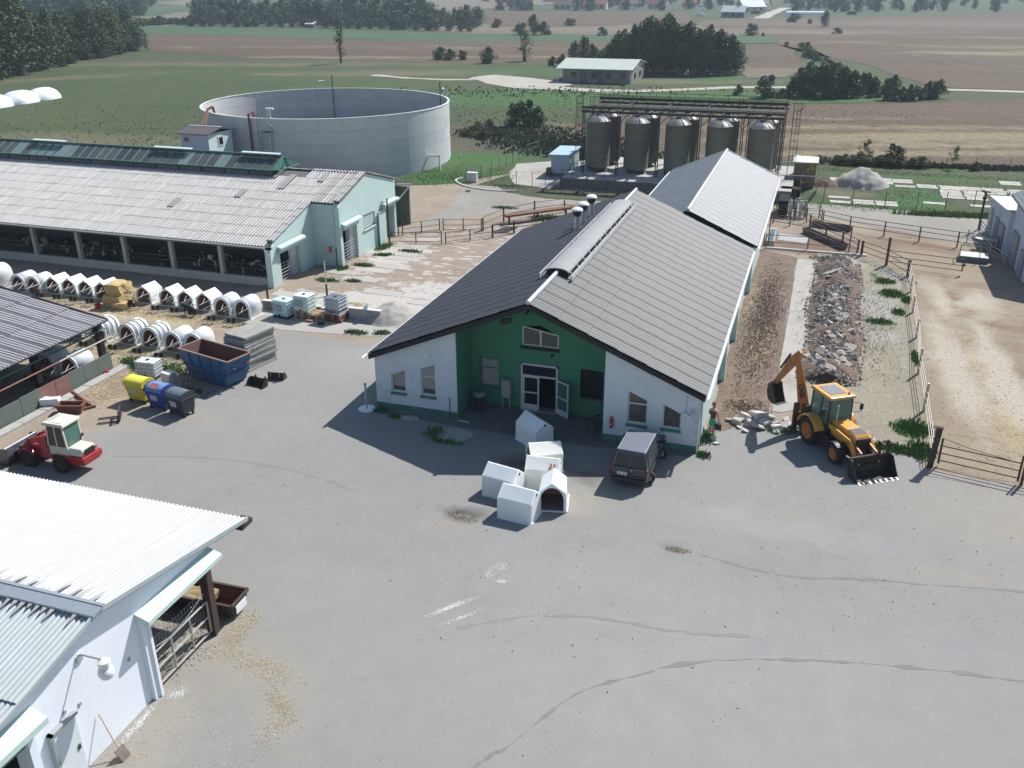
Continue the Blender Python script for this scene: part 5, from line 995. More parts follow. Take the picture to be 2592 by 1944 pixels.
# ================================================================== THINGS IN THE YARD
def skin_mesh(name, verts, edges, radii, m, sub=2, root=0):
    me = bpy.data.meshes.new('sk'); me.from_pydata(verts, edges, []); o = bpy.data.objects.new('sk', me); COL.objects.link(o)
    md = o.modifiers.new('s', 'SKIN'); sv = me.skin_vertices[0].data
    for i, r in enumerate(radii): sv[i].radius = (r, r) if not isinstance(r, tuple) else r
    for i in range(len(verts)): sv[i].use_root = (i == root)
    md.use_smooth_shade = True; s_ = o.modifiers.new('u', 'SUBSURF'); s_.levels = sub; s_.render_levels = sub
    dg = bpy.context.evaluated_depsgraph_get(); dg.update(); me2 = bpy.data.meshes.new_from_object(o.evaluated_get(dg)); bpy.data.objects.remove(o)
    me2.materials.clear(); me2.materials.append(M[m]); me2.name = name
    me2.polygons.foreach_set('use_smooth', [True]*len(me2.polygons)); return me2
# ---- calf hutches
def hutch_outline(kind, hw, wh, rh):
    if kind == 'gable': return [(-hw, 0), (-hw*.94, wh), (0, rh), (hw*.94, wh), (hw, 0)]
    return [(-hw, 0)]+[(-hw*cos(t)*(1 if True else 1), wh+(rh-wh)*sin(t)) for t in [pi*i/12 for i in range(13)]]+[(hw, 0)]
def make_hutch(name, label, kind, hw=.58, wh=.82, rh=1.25, dep=1.35, pen=True, group=None, shell='hutch', inner='hutch_in', flap=None):
    t = thing(name, label, 'calf hutch', group=group)
    out = hutch_outline(kind, hw, wh, rh); n = len(out)
    sh = MB(); f0 = [(x, 0, z_) for x, z_ in out]; bk = [(x*.93, dep, z_*.97 if z_ else 0) for x, z_ in out]
    sh.add(f0+bk, [(i, i+1, n+i+1, n+i) for i in range(n-1)]+[tuple(range(n, 2*n))]); so_ = sh.build('shell', shell, t, smooth=(None if kind == 'gable' else 25))
    if kind == 'gable': bv = so_.modifiers.new('b', 'BEVEL'); bv.width = .05; bv.segments = 3
    md = so_.modifiers.new('thick', 'SOLIDIFY'); md.thickness = .025; md.offset = -1
    # base flange
    b = MB(); b.box(-hw-.05, -hw+.005, 0, dep*.98, 0, .05); b.box(hw-.005, hw+.05, 0, dep*.98, 0, .05); b.box(-hw*.93, hw*.93, dep-.02, dep+.05, 0, .05); o = b.build('base_flange', shell, t); o['kind'] = 'stuff'
    # front frame with an arched opening
    aw = hw*.80; ah = wh*.62; at_ = rh*.86 if kind == 'gable' else rh*.88
    hole = [(-aw, .06)]+[(-aw*cos(q), ah+(at_-ah)*sin(q)) for q in [pi*i/10 for i in range(11)]]+[(aw, .06)]
    fr = wall_gen(t, 'front_frame', shell, 'y', -.03, .05, [(p[0]*1.02, p[1]*1.01) for p in out], [hole])
    # inner lining
    inn = MB(); k = .93; a_ = [(x*k, .04, z_*.96) for x, z_ in out]; c_ = [(x*k*.93, dep-.05, z_*.93) for x, z_ in out]
    inn.add(a_+c_, [(i+1, i, n+i, n+i+1) for i in range(n-1)]+[tuple(range(n, 2*n))[::-1], (0, n-1, 2*n-1, n)]); inn.build('inner_lining', inner, t)
    if kind != 'gable' or flap:
        pass
    if kind == 'ribbed':
        for y in (.25, .62, .99):
            r1 = [(x*1.02, y, z_*1.015) for x, z_ in out]; r2_ = [(x*1.02, y+.09, z_*1.015) for x, z_ in out]; m_ = MB()
            m_.add(r1+r2_, [(i, i+1, n+i+1, n+i) for i in range(n-1)]); q_ = m_.build('rib', 'frame_white', t, smooth=30); q_.modifiers.new('t', 'SOLIDIFY').thickness = .02
        m_ = MB(); m_.box(-.1, .1, .75, 1.05, rh, rh+.06); m_.build('roof_vent', shell, t)
    if kind == 'gable':
        m_ = MB(); m_.box(-.05, .05, dep*.99, dep+.012, rh*.78, rh*.86); m_.build('vent_slot', 'black_plastic', t)
    if pen:
        b = MB(); pw2, pd, ph = hw*.95, 1.15, .82
        P_ = [(-pw2, 0), (-pw2, -pd), (pw2, -pd), (pw2, 0)]
        for a, c in zip(P_, P_[1:]):
            for zz in (.06, ph): b.tube((*a, zz), (*c, zz), .012, 5)
            L_ = hypot(c[0]-a[0], c[1]-a[1]); m2 = int(L_/.12)
            for i in range(m2+1): x = a[0]+(c[0]-a[0])*i/m2; y = a[1]+(c[1]-a[1])*i/m2; b.tube((x, y, .06), (x, y, ph), .006, 4)
        b.build('wire_pen', 'wire', t)
        b = MB(); b.tube((-pw2, -.02, ph+.08), (-pw2*.2, -pd, ph-.12), .012, 6); b.tube((pw2*.3, .0, ph+.12), (pw2, -pd*.8, ph-.05), .012, 6); o = b.build('pen_stay', 'frame_white', t); o['kind'] = 'stuff'
        for sx in (-.15, .2):
            b = MB(); b.lathe([(.09, .22), (.12, .44), (.125, .44)], (sx, -pd-.12), 10); b.lathe([(.02, .22), (.09, .22)], (sx, -pd-.12), 10); b.build('bucket', 'black_plastic', t, smooth=30)
    return t
G1 = 'white calf hutches in the long row before the cattle barn'
g0 = make_hutch('calf_hutch', 'white gabled calf hutch right beside the straw bale on its right side', 'gable', dep=1.3, group=G1)
d0 = make_hutch('calf_hutch', 'white round-topped calf hutch ending the long row beside the low wall', 'dome', dep=1.3, wh=.72, rh=1.28, group=G1, inner='hutch_in')
r0 = make_hutch('calf_hutch', 'white ribbed calf hutch nearest to the shed roof corner', 'ribbed', dep=1.25, wh=.72, rh=1.28, group='white calf hutches of the second row')
g0.location = (-21.36, 9.6, 0); d0.location = (-13.57, 9.0, 0); r0.location = (-19.4, 3.1, 0)
for u, v, lb in ((-19.56, 9.62, 'white gabled calf hutch second to the right of the straw bale'), (-18.15, 9.6, 'white gabled calf hutch third to the right of the straw bale'),
                 (-16.76, 9.6, 'white gabled calf hutch with a dark calf in its pen'), (-24.51, 9.45, 'white gabled calf hutch touching the straw bale on its left side'),
                 (-25.84, 9.45, 'white gabled calf hutch second to the left of the straw bale'), (-27.18, 9.45, 'white gabled calf hutch third to the left of the straw bale'), (-28.49, 9.4, 'white gabled calf hutch fourth to the left of the straw bale')):
    copy_thing(g0, (u, v, 0), RN.uniform(-.03, .03), lb)
for u, v, lb in ((-15.0, 9.0, 'white round-topped calf hutch between the last gabled hutch and the end one'), (-29.64, 8.95, 'white round-topped calf hutch directly left of the gabled ones'), (-30.93, 8.95, 'white round-topped calf hutch second from the left frame edge')):
    copy_thing(d0, (u, v, 0), RN.uniform(-.03, .03), lb)
copy_thing(d0, (-33.3, 8.7, 0), .05, 'larger white round-topped calf hutch at the left frame edge', 1.25)
copy_thing(r0, (-17.42, 3.2, 0), -.04, 'white ribbed calf hutch in the middle of the second row'); copy_thing(r0, (-15.8, 3.15, 0), .02, 'white ribbed calf hutch beside the round-topped ones of the second row')
copy_thing(r0, (-21.1, 3.1, 0), .02, 'white ribbed calf hutch half hidden by the striped shed roof')
d1 = copy_thing(d0, (-14.12, 2.95, 0), -.03, 'white round-topped calf hutch with reddish inside in the second row'); d1['group'] = 'white calf hutches of the second row'
d2 = copy_thing(d0, (-12.87, 3.1, 0), .03, 'white round-topped calf hutch ending the second row behind the blue skip'); d2['group'] = 'white calf hutches of the second row'
d3 = copy_thing(d0, (-17.1, -1.75, 0), .04, 'white round-topped calf hutch under the striped shed roof by the corner post'); d3['group'] = 'calf hutches under the shed'
d4 = copy_thing(d0, (-18.6, -1.8, 0), .04, 'white round-topped calf hutch deeper under the striped shed roof'); d4['group'] = 'calf hutches under the shed'
G2 = 'loose white calf hutches in front of the green entrance'
c0_ = make_hutch('calf_hutch', 'loose white calf hutch lying nearest to the camera, left of the open one', 'gable', hw=.58, wh=.88, rh=1.3, dep=1.4, pen=False, group=G2)
c0_.location = (9.03, -7.22, 0); c0_.rotation_euler = (0, 0, rad(-96))
copy_thing(c0_, (7.9, -5.78, 0), rad(-99), 'loose white calf hutch farthest left of the group, above the drain hollow')
h3 = copy_thing(c0_, (9.24, -4.76, 0), rad(-82), 'loose cream calf hutch with two rusty brown streaks on its side')
h2_ = copy_thing(c0_, (8.98, -3.70, 0), rad(-61), 'loose cream calf hutch at the shadow edge behind the streaked one')
for h_ in (h3, h2_):
    for ch in h_.children:
        if ch.name.startswith(('shell', 'front', 'base')): ch.data = ch.data.copy(); ch.data.materials[0] = M['hutch_cream']
copy_thing(c0_, (7.9, -.69, 0), rad(-125), 'loose calf hutch standing fully in the barn shadow, looking bluish')
copy_thing(c0_, (10.87, -6.72, 0), rad(12), 'loose white calf hutch with its open arched front towards the camera')
b = MB()
for x in (1.02, 1.17):
    b.add([(.585*.945+.012, x-.03, .5), (.585*.945+.012, x+.045, .5), (.558, x+.05, .88), (.558, x-.04, .88), (.27, x+.05, 1.108), (.27, x-.03, 1.108)], [(0, 1, 2, 3), (3, 2, 4, 5)])
o = b.build('rust_streak', mat('rust_streak', (.30, .13, .07), (.40, .19, .10), 5, .8)); o.parent = h3; o['kind'] = 'stuff'
# ---- straw bale pile
t = thing('straw_bale', 'tall block of golden straw bales between the calf hutches', 'straw bale', (-22.75, 8.75, 0), rad(3))
def lumpy(bx, n, amp, m, name, parent, seed=0, sc=1.6):
    bm = bmesh.new(); bmesh.ops.create_cube(bm, size=1); bmesh.ops.subdivide_edges(bm, edges=bm.edges, cuts=n, use_grid_fill=True)
    for v in bm.verts:
        v.co = Vector((bx[0]+(v.co.x+.5)*(bx[1]-bx[0]), bx[2]+(v.co.y+.5)*(bx[3]-bx[2]), bx[4]+(v.co.z+.5)*(bx[5]-bx[4])))
        d = noise.noise_vector(v.co*sc+Vector((seed, 0, 0)))*amp+noise.noise_vector(v.co*sc*3.3+Vector((seed, 5, 0)))*amp*.5; v.co += Vector((d.x, d.y, d.z*.8 if v.co.z > bx[4]+.02 else 0))
    me = bpy.data.meshes.new(name); bm.to_mesh(me); bm.free(); me.materials.append(M[m]); o = bpy.data.objects.new(name, me); COL.objects.link(o); o.parent = parent; return o
lumpy((-.62, .62, -.55, .95, 0, .78), 7, .10, 'straw', 'bale', t, 1); lumpy((-.58, .60, -.35, .95, .74, 1.48), 7, .11, 'straw', 'bale', t, 2)
lumpy((.2, 1.15, -.75, .1, 0, .42), 5, .16, 'straw', 'loose_heap', t, 3)
b = MB(); b.lathe([(.02, 0), (.16, 0), (.2, .3), (.21, .3)], (0, 0), 12); o = b.build('red_bucket', 'red_obj'); o.location = (-23.6, 7.9, 0); tag(o, 'small red bucket on the ground left of the straw bale', 'bucket')
b = MB(); b.lathe([(.02, .3), (.14, .3), (.17, .56), (.18, .56)], (0, 0), 12); b.lathe([(.02, 0), (.03, .3)], (0, 0), 6); o = b.build('black_bucket', 'black_plastic'); o.location = (-21.5, 8.5, 0); tag(o, 'small black bucket just right of the straw bale', 'bucket')
# ---- quadrupeds
def cow_mesh(name, m, s=1.0):
    v = [(0, -.75, 1.12), (0, -.35, 1.10), (0, .15, 1.08), (0, .62, 1.14), (0, .95, 1.28), (0, 1.22, 1.42), (0, 1.52, 1.20), (0, -.9, 1.0), (0, -.95, .55)]
    e = [(0, 1), (1, 2), (2, 3), (3, 4), (4, 5), (5, 6), (0, 7), (7, 8)]; r = [(.27, .30), (.33, .36), (.35, .38), (.28, .36), (.17, .22), (.13, .16), (.08, .09), (.05, .05), (.03, .03)]
    for sx in (-1, 1):
        for y, k0 in ((.62, 3), (-.72, 0)):
            i = len(v); v += [(sx*.20, y, .78), (sx*.22, y+(-.06 if y < 0 else .02), .42), (sx*.22, y+(.02 if y < 0 else 0), .10), (sx*.22, y+.05, .03)]; e += [(k0, i), (i, i+1), (i+1, i+2), (i+2, i+3)]; r += [(.13, .15), .065, .05, .06]
        i = len(v); v += [(sx*.13, 1.22, 1.52), (sx*.26, 1.18, 1.50)]; e += [(5, i), (i, i+1)]; r += [.05, .04]
    return skin_mesh(name, [(a*s, b_*s, c*s) for a, b_, c in v], e, [(q[0]*s, q[1]*s) if isinstance(q, tuple) else q*s for q in r], m, 2, 2)
cme = cow_mesh('cow', 'cow_black', .92)
for k, (u, v, rz) in enumerate(((-17.0, 17.3, 2.9), (-18.4, 17.2, 3.4), (-20.6, 17.5, 2.7), (-22.3, 17.2, 3.2), (-25.6, 17.5, 3.6), (-29.3, 17.3, 2.9), (-30.5, 17.4, 3.3), (-31.8, 17.3, 3.0), (-34.6, 17.5, 3.5), (-36.4, 17.3, 3.0), (-37.6, 17.4, 3.3))):
    o = bpy.data.objects.new('cow', cme); COL.objects.link(o); o.location = (u, v, 0); o.rotation_euler = (0, 0, rz)
    tag(o, ('cow looking out of the bay nearest to the barn end', 'cow beside the first post from the barn end', 'cow left of the first post in the second bay', 'cow near the second post from the barn end', 'cow alone in the third bay of the dark barn', 'cow right of the fourth post from the barn end', 'cow in the middle of the fourth bay', 'cow left in the fourth bay of the barn', 'cow right of the post nearest the left frame edge', 'cow behind the post nearest the left frame edge', 'leftmost cow visible in the dark barn')[k], 'cow', 'cows inside the long cattle barn')
kme = cow_mesh('calf', 'calf', .5); o = bpy.data.objects.new('calf', kme); COL.objects.link(o); o.location = (-17.1, 8.55, 0); o.rotation_euler = (0, 0, rad(80)); tag(o, 'dark calf standing in the wire pen of a gabled hutch', 'calf')
# ---- IBC tanks
def make_ibc(label, m, w_=1.15, d=.95, h=.95, base=.14, basem='black_plastic', group='IBC water tanks', panel=None, liquid=None, topbars=True):
    t = thing('ibc_tank', label, 'tank', group=group)
    b = MB(); b.box(-w_/2+.03, w_/2-.03, -d/2+.03, d/2-.03, base, base+h); b.build('inner_tank', m, t, bevel=.06)
    if liquid: b = MB(); b.box(-w_/2+.02, w_/2-.02, -d/2+.02, d/2-.02, base, base+h*liquid); b.build('liquid_band', 'ibc_liquid', t, bevel=.05)
    b = MB(); nx, nz_ = 6, 4
    for zz in [base+h*(i+.25)/nz_ for i in range(nz_)]+[base+h]:
        P_ = [(-w_/2, -d/2), (w_/2, -d/2), (w_/2, d/2), (-w_/2, d/2), (-w_/2, -d/2)]
        for a, c in zip(P_, P_[1:]): b.tube((*a, zz), (*c, zz), .012, 4)
    for i in range(nx+1):
        x = -w_/2+w_*i/nx
        for y in (-d/2, d/2): b.tube((x, y, base), (x, y, base+h), .011, 4)
    for i in range(1, 5):
        y = -d/2+d*i/5
        for x in (-w_/2, w_/2): b.tube((x, y, base), (x, y, base+h), .011, 4)
    for x in (-w_*.25, w_*.25): b.tube((x, -d/2, base+h+.01), (x, d/2, base+h+.01), .02, 5)
    b.build('cage', mat('dark_cage', (.20, .26, .28), rough=.5, metal=.5) if 'dcage' not in M else M['dcage'], t); M['dcage'] = t.children[-1].data.materials[0]
    b = MB(); b.lathe([(.10, base+h-.02), (.10, base+h+.05), (.01, base+h+.06)], (0, 0), 12); b.build('cap', 'ibc_cap', t)
    b = MB(); b.box(-w_/2, w_/2, -d/2, d/2, base-.03, base); 
    for x in (-w_/2, -.06, w_/2-.12): b.box(x, x+.12, -d/2, d/2, 0, base-.03)
    b.build('base_pallet', basem, t)
    if panel: b = MB(); b.box(-w_*.38, w_*.16, -d/2-.02, -d/2-.008, base+h*.36, base+h*.74); b.build('label_plate', panel, t)
    b = MB(); b.lathe([(.05, 0), (.05, .1)], (0, 0), 8); o = b.build('outlet', 'ibc_cap', t); o.location = (0, -d/2, base+.10); o.rotation_euler = (pi/2, 0, 0)
    return t
def make_pallet(label, m='pallet', group='wooden pallets under the tanks', cat='pallet'):
    t = thing('pallet', label, cat, group=group)
    for i in range(5):
        b = MB(); y = -.4+i*.2; b.box(-.55, .55, y-.06, y+.06, .12, .145); b.build('plank', m, t)
    b = MB()
    for y in (-.4, 0, .4): b.box(-.55, .55, y-.05, y+.05, 0, .02)
    for x in (-.5, 0, .5):
        for y in (-.4, 0, .4): b.box(x-.06, x+.06, y-.05, y+.05, .02, .10)
        b.box(x-.06, x+.06, -.45, .45, .10, .12)
    o = b.build('pallet_blocks', m, t); return t
i0 = make_ibc('white caged tank alone on the grass behind the yellow bin', 'ibc_white', 1.16, .86, .82, .12); i0.location = (-13.25, -.22, 0); i0.rotation_euler = (0, 0, rad(5))
i1 = make_ibc('teal-tinted caged tank on a black pallet, leftmost on the concrete pad', 'ibc_teal', 1.12, 1.0, 1.0, .16, panel='frame_grey'); i1.location = (-11.32, 10.25, .0); i1.rotation_euler = (0, 0, rad(-7))
i2 = make_ibc('yellowish caged tank raised on three wooden pallets', 'ibc_yellow', 1.1, 1.0, .98, .10, 'pallet', panel='frame_grey'); i2.location = (-10.0, 10.5, .43); i2.rotation_euler = (0, 0, rad(-4))
i3 = make_ibc('violet-grey caged tank with dark lid on red-brown pallets', 'ibc_violet', 1.1, 1.0, .95, .10, 'frame_white', liquid=.32); i3.location = (-7.95, 10.72, .43); i3.rotation_euler = (0, 0, rad(-7))
b = MB(); b.box(-.54, .54, -.49, .49, 1.055, 1.075); b.build('dark_lid', mat('slate_lid', (.11, .13, .16), rough=.5), i3)
p0 = make_pallet('wooden pallet at the bottom under the yellowish tank'); p0.location = (-10.0, 10.5, 0.03)
for k, lb in ((1, 'wooden pallet in the middle under the yellowish tank'), (2, 'wooden pallet on top directly beneath the yellowish tank')): copy_thing(p0, (-10.0+.02*k, 10.5, .03+.147*k), rad(-4+2*k), lb)
p1_ = make_pallet('reddish pallet at the bottom under the violet-grey tank', 'pallet_red'); p1_.location = (-7.93, 10.66, .03); p1_.scale = (1.08, 1.1, 1)
for k, lb in ((1, 'reddish pallet in the middle under the violet-grey tank'), (2, 'reddish pallet directly beneath the violet-grey tank')): copy_thing(p1_, (-7.93, 10.68, .03+.147*k), rad(-7), lb, (1.05, 1.08, 1))
for k, lb in ((0, 'pale wooden pallet at the bottom of the low stack between two tanks'), (1, 'pale wooden pallet second in the low stack between two tanks'), (2, 'pale wooden pallet topmost in the low stack between two tanks')):
    q_ = copy_thing(p0, (-9.05, 10.55, .03+.147*k), rad(-3+4*k), lb, (.85, .95, 1)); q_['group'] = 'low stack of wooden pallets'
b = MB(); b.box(-.22, .22, -.09, .09, 0, .12); o = b.build('red_block', 'pallet_red', None, bevel=.01); o.location = (-9.35, 9.75, .03); tag(o, 'small reddish wooden block lying before the pallets', 'block')
b = MB(); b.lathe([(.01, 0), (.20, 0), (.22, .10), (.17, .12), (.01, .10)], (0, 0), 12); o = b.build('old_tyre', 'rubber'); o.location = (-8.45, 9.6, .03); tag(o, 'small dark round lump lying in the tank shadow', 'tyre')
lw = thing('low_wall', 'low grey concrete wall running behind the caged tanks', 'wall', (-9, 11.05, 0), world=True)
for x0_, x1_, h_ in ((-13.4, -9.2, .58), (-9.15, -7.3, .5), (-7.25, -5.1, .72)):
    b = MB(); b.box(x0_, x1_, 10.98, 11.22, 0, h_); b.build('wall_section', 'conc_dark' if x0_ < -8 else 'conc', lw, bevel=.02)
    b = MB(); b.box(x0_-.01, x1_+.01, 10.95, 11.25, h_, h_+.05); b.build('wall_cap', 'conc_light', lw)
def heap(name, label, cat, x, y, rx, ry, h, m, seed=0, n=26, sharp=.6):
    vs = []; fs = []
    for j in range(n+1):
        for i in range(n+1):
            a, c = (i/n*2-1)*1.15, (j/n*2-1)*1.15; r = hypot(a, c)
            z_ = max(0, 1-r)**sharp*h; z_ *= 1+.25*noise.noise(Vector((a*3, c*3, seed)))
            z_ += (.10*h*noise.fractal(Vector((a*5, c*5, seed+3)), 1, 2, 4) if r < 1 else 0); vs.append((a*rx, c*ry, max(z_, -.03) if r < 1.02 else -.03))
    for j in range(n):
        for i in range(n): k = j*(n+1)+i; fs.append((k, k+1, k+n+2, k+n+1))
    o = mkobj(name, vs, fs, m, None, smooth=60); o.location = (x, y, 0.03); return tag(o, label, cat)
heap('sand_heap', 'grey heap of sand behind the low wall end', 'sand heap', -4.9, 12.2, 1.5, 1.9, .95, 'sand', 3)
heap('gravel_heap', 'large pale grey heap of rubble and gravel on the slab field', 'gravel heap', 23.6, 62.4, 2.6, 2.2, 1.75, 'sand', 5)
heap('earth_heap', 'small dark earth heap beside the rusty orange hut', 'earth heap', 20.0, 61.2, 1.5, 1.3, .8, 'soil', 6)
b = MB(); b.lathe([(.01, 0), (.13, 0), (.16, .26), (.17, .26), (.16, .24), (.01, .05)], (0, 0), 12); o = b.build('white_pail', 'ibc_white'); o.location = (-6.1, 11.1, .77); tag(o, 'small white pail on the end of the low wall', 'pail')
b = MB(); b.lathe([(.01, 0), (.17, 0), (.19, .36), (.01, .38)], (0, 0), 12); o = b.build('grey_drum', 'conc'); o.location = (-7.0, 11.5, 0); tag(o, 'small grey drum behind the low wall', 'drum')
# ---- wheeled waste containers
def make_bin(label, body, lid, flap=None):
    t = thing('waste_container', label, 'waste container', group='wheeled waste containers in a row')
    W2, D2 = .60, .44
    b = MB(); b.hexa([(-W2*.84, -D2*.72, .18), (W2*.84, -D2*.72, .18), (W2*.84, D2*.82, .18), (-W2*.84, D2*.82, .18)], [(-W2, -D2, .98), (W2, -D2, .98), (W2, D2, .98), (-W2, D2, .98)]); b.build('body', body, t, bevel=.04)
    b = MB(); b.box(-W2-.03, W2+.03, -D2-.03, D2+.03, .95, 1.0); b.build('body_rim', body, t, bevel=.012)
    n = 12; prof = [(-D2*cos(pi*i/n)*1.02, 1.0+.30*sin(pi*i/n)**.8) for i in range(n+1)]
    b = MB(); b.prism(prof, 'x', -W2*.9, W2*.9); b.build('lid', lid, t, smooth=35)
    for sx in (-1, 1):
        b = MB(); pr = [(y*1.05, z_+.02) for y, z_ in prof]; b.prism(pr, 'x', sx*W2*.93-.04, sx*W2*.93+.04); b.build('lid_end', body, t, smooth=35)
        b = MB(); b.tube((sx*(W2+.04), -.16, .84), (sx*(W2+.04), .16, .84), .02, 6); b.tube((sx*W2*.95, -.16, .84), (sx*(W2+.04), -.16, .84), .02, 6); b.tube((sx*W2*.95, .16, .84), (sx*(W2+.04), .16, .84), .02, 6); b.build('handle', 'black_plastic', t)
        for sy in (-1, 1):
            b = MB(); b.wheel((sx*W2*.74, sy*D2*.62, .09), .09, .05, 12); b.box(sx*W2*.74-.03, sx*W2*.74+.03, sy*D2*.62-.04, sy*D2*.62+.04, .1, .2); b.build('castor', 'rubber', t)
    b = MB(); y = -D2*.885; b.hexa([(-.26, -D2*.86-.012, .52), (.12, -D2*.86-.012, .52), (.12, -D2*.86, .52), (-.26, -D2*.86, .52)], [(-.30, -D2*.96-.012, .82), (.16, -D2*.96-.012, .82), (.16, -D2*.96, .82), (-.30, -D2*.96, .82)]); b.build('sticker', 'sticker', t)
    b = MB()
    for x in (-.2, .25): b.box(x-.05, x+.05, -D2-.02, -D2+.06, 1.0, 1.04)
    b.build('lid_grip', body, t)
    if flap: b = MB(); b.hexa([(-.28, -.40, 1.16), (.16, -.40, 1.16), (.16, -.12, 1.31), (-.28, -.12, 1.31)], [(-.28, -.42, 1.20), (.16, -.42, 1.20), (.16, -.14, 1.35), (-.28, -.14, 1.35)]); b.build('red_flap', flap, t)
    return t
bn = make_bin('yellow wheeled waste container with bright domed lid', 'bin_yellow', 'bin_yellow_lid'); bn.location = (-11.62, -2.95, 0); bn.rotation_euler = (0, 0, rad(-5))
bn = make_bin('blue wheeled waste container with a faded red flap on its lid', 'bin_blue', 'bin_blue_lid', 'red_flap'); bn.location = (-10.12, -3.30, 0); bn.rotation_euler = (0, 0, rad(-7))
bn = make_bin('charcoal wheeled waste container with grey domed lid', 'bin_black', 'bin_black_lid'); bn.location = (-8.74, -3.62, 0); bn.rotation_euler = (0, 0, rad(-11))
# ---- skip
t = thing('skip', 'large open blue skip with rusty inside beside the slab stack', 'skip', (-9.62, .62, 0), rad(-13.9))
def tub(lo, hi, th, m, mi, name='tub', parent=None):
    (lx, ly, lz), (hx, hy, hz) = lo, hi
    b = MB(); b.add([(-lx, -ly, lz), (lx, -ly, lz), (lx, ly, lz), (-lx, ly, lz), (-hx, -hy, hz), (hx, -hy, hz), (hx, hy, hz), (-hx, hy, hz)], [(3, 2, 1, 0), (0, 1, 5, 4), (1, 2, 6, 5), (2, 3, 7, 6), (3, 0, 4, 7)]); b.build(name, m, parent)
    b = MB(); lx -= th; ly -= th; hx -= th; hy -= th
    b.add([(-lx, -ly, lz+.05), (lx, -ly, lz+.05), (lx, ly, lz+.05), (-lx, ly, lz+.05), (-hx, -hy, hz), (hx, -hy, hz), (hx, hy, hz), (-hx, hy, hz)], [(0, 1, 2, 3), (4, 5, 1, 0), (5, 6, 2, 1), (6, 7, 3, 2), (7, 4, 0, 3)]); b.build('inner_lining', mi, parent)
    hx += th; hy += th; b = MB(); P_ = [(-hx, -hy), (hx, -hy), (hx, hy), (-hx, hy), (-hx, -hy)]
    for a, c in zip(P_, P_[1:]): b.beam((*a, hz+.02), (*c, hz+.02), .09, .07)
    return b
tub((1.40, .68, .10), (1.86, .80, 1.58), .05, 'skip_blue', 'skip_in', 'tub', t).build('rim', 'rim_rust', t)
b = MB(); f = lambda z_: 1.40+(1.86-1.40)*(z_-.1)/1.48
for zz in (.78,):
    x = f(zz)+.03; y = .68+.12*(zz-.1)/1.48+.03; P_ = [(-x, -y), (x, -y), (x, y), (-x, y), (-x, -y)]
    for a, c in zip(P_, P_[1:]): b.beam((*a, zz), (*c, zz), .06, .08)
b.build('belt_rib', 'skip_blue', t)
for x in (-1.1, -.35, .5, 1.2):
    for s in (-1, 1): b = MB(); b.beam((x*.86, s*.70, .1), (x, s*.83, 1.55), .10, .06); b.build('side_rib', 'skip_blue', t)
for s in (-1, 1):
    for y in (-.45, .45): b = MB(); b.tube((s*1.75, y, 1.1), (s*1.98, y, 1.1), .06, 8); b.build('lifting_lug', 'rust', t)
# ---- stack of slabs
t = thing('slab_stack', 'tall stack of grey concrete slabs beside the blue skip', 'slab stack', (-9.05, 3.05, 0), rad(-12))
for k in range(12):
    b = MB(); a, c = .76+RN.uniform(-.02, .04), 1.10+RN.uniform(-.04, .06); b.box(-a, a, -c, c, 0, .135)
    o = b.build('slab', 'slab_stack', t, bevel=.015); o.location = (RN.uniform(-.05, .05), RN.uniform(-.07, .07), k*.162+.02); o.rotation_euler = (RN.uniform(-.008, .008), RN.uniform(-.008, .008), RN.uniform(-.03, .03))
    if k: b = MB(); [b.box(-.74, .74, y-.04, y+.04, k*.162-.007, k*.162+.02) for y in (-.7, .7)]; b.build('spacer_batten', 'pallet', t)
# ---- loose attachments
def make_shovel_bucket(label, loc, rz, w_=.9, teeth=True, up=0):
    t = thing('digger_bucket', label, 'digger bucket', loc, rz, 'spare buckets on the asphalt'); hw = w_/2
    prof = [(.0, .42), (-.05, .10), (.08, .0), (.40, .0)]
    b = MB(); 
    for (y0_, z0_), (y1_, z1_) in zip(prof, prof[1:]): b.hexa([(-hw, y0_, z0_), (hw, y0_, z0_), (hw, y1_, z1_), (-hw, y1_, z1_)], [(-hw, y0_+.02, z0_+.02), (hw, y0_+.02, z0_+.02), (hw, y1_+.02, z1_+.03), (-hw, y1_+.02, z1_+.03)])
    b.build('back_plate', 'blade', t)
    for s in (-1, 1): b = MB(); b.prism(prof+[(.42, .12), (.2, .40)], 'x', s*hw-.015, s*hw+.015); b.build('side_plate', 'blade', t)
    for s in (-.3, .3): b = MB(); b.prism([(-.02, .1), (-.02, .45), (-.16, .50), (-.2, .3)], 'x', s*w_-.02, s*w_+.02); b.build('hanger', 'dark_steel', t)
    if teeth:
        for i in range(5): b = MB(); x = -hw+.06+i*(w_-.12)/4; b.hexa([(x-.03, .38, .0), (x+.03, .38, .0), (x+.01, .54, .0), (x-.01, .54, .0)], [(x-.03, .38, .04), (x+.03, .38, .04), (x+.01, .54, .015), (x-.01, .54, .015)]); b.build('tooth', 'loader_grey', t)
    return t
make_shovel_bucket('black digger bucket with hangers standing upright near the slab stack', (-6.55, 1.35, 0), rad(8), .85)
make_shovel_bucket('open black ditching bucket lying left of the upright bucket', (-7.05, .55, 0), rad(172), 1.05, False)
q4 = lambda x, y: (x*.18083, 830+y*.18083)
def pile_thing(name, label, cat, loc, rz, build):
    t = thing(name, label, cat, loc, rz); build(t); return t
def forks(t):
    for s in (-.28, .28):
        b = MB(); b.box(s-.04, s+.04, -1.0, 0, .05, .09); b.box(s-.04, s+.04, -.04, .03, .05, .55); b.build('tine', 'dark_steel', t)
    for zz in (.12, .5): b = MB(); b.box(-.45, .45, -.03, .05, zz, zz+.07); b.build('crossbar', 'dark_steel', t)
    for s in (-.4, .4): b = MB(); b.tube((s, .02, .1), (s, .12, .55), .03, 6); b.build('upright', 'loader_grey', t)
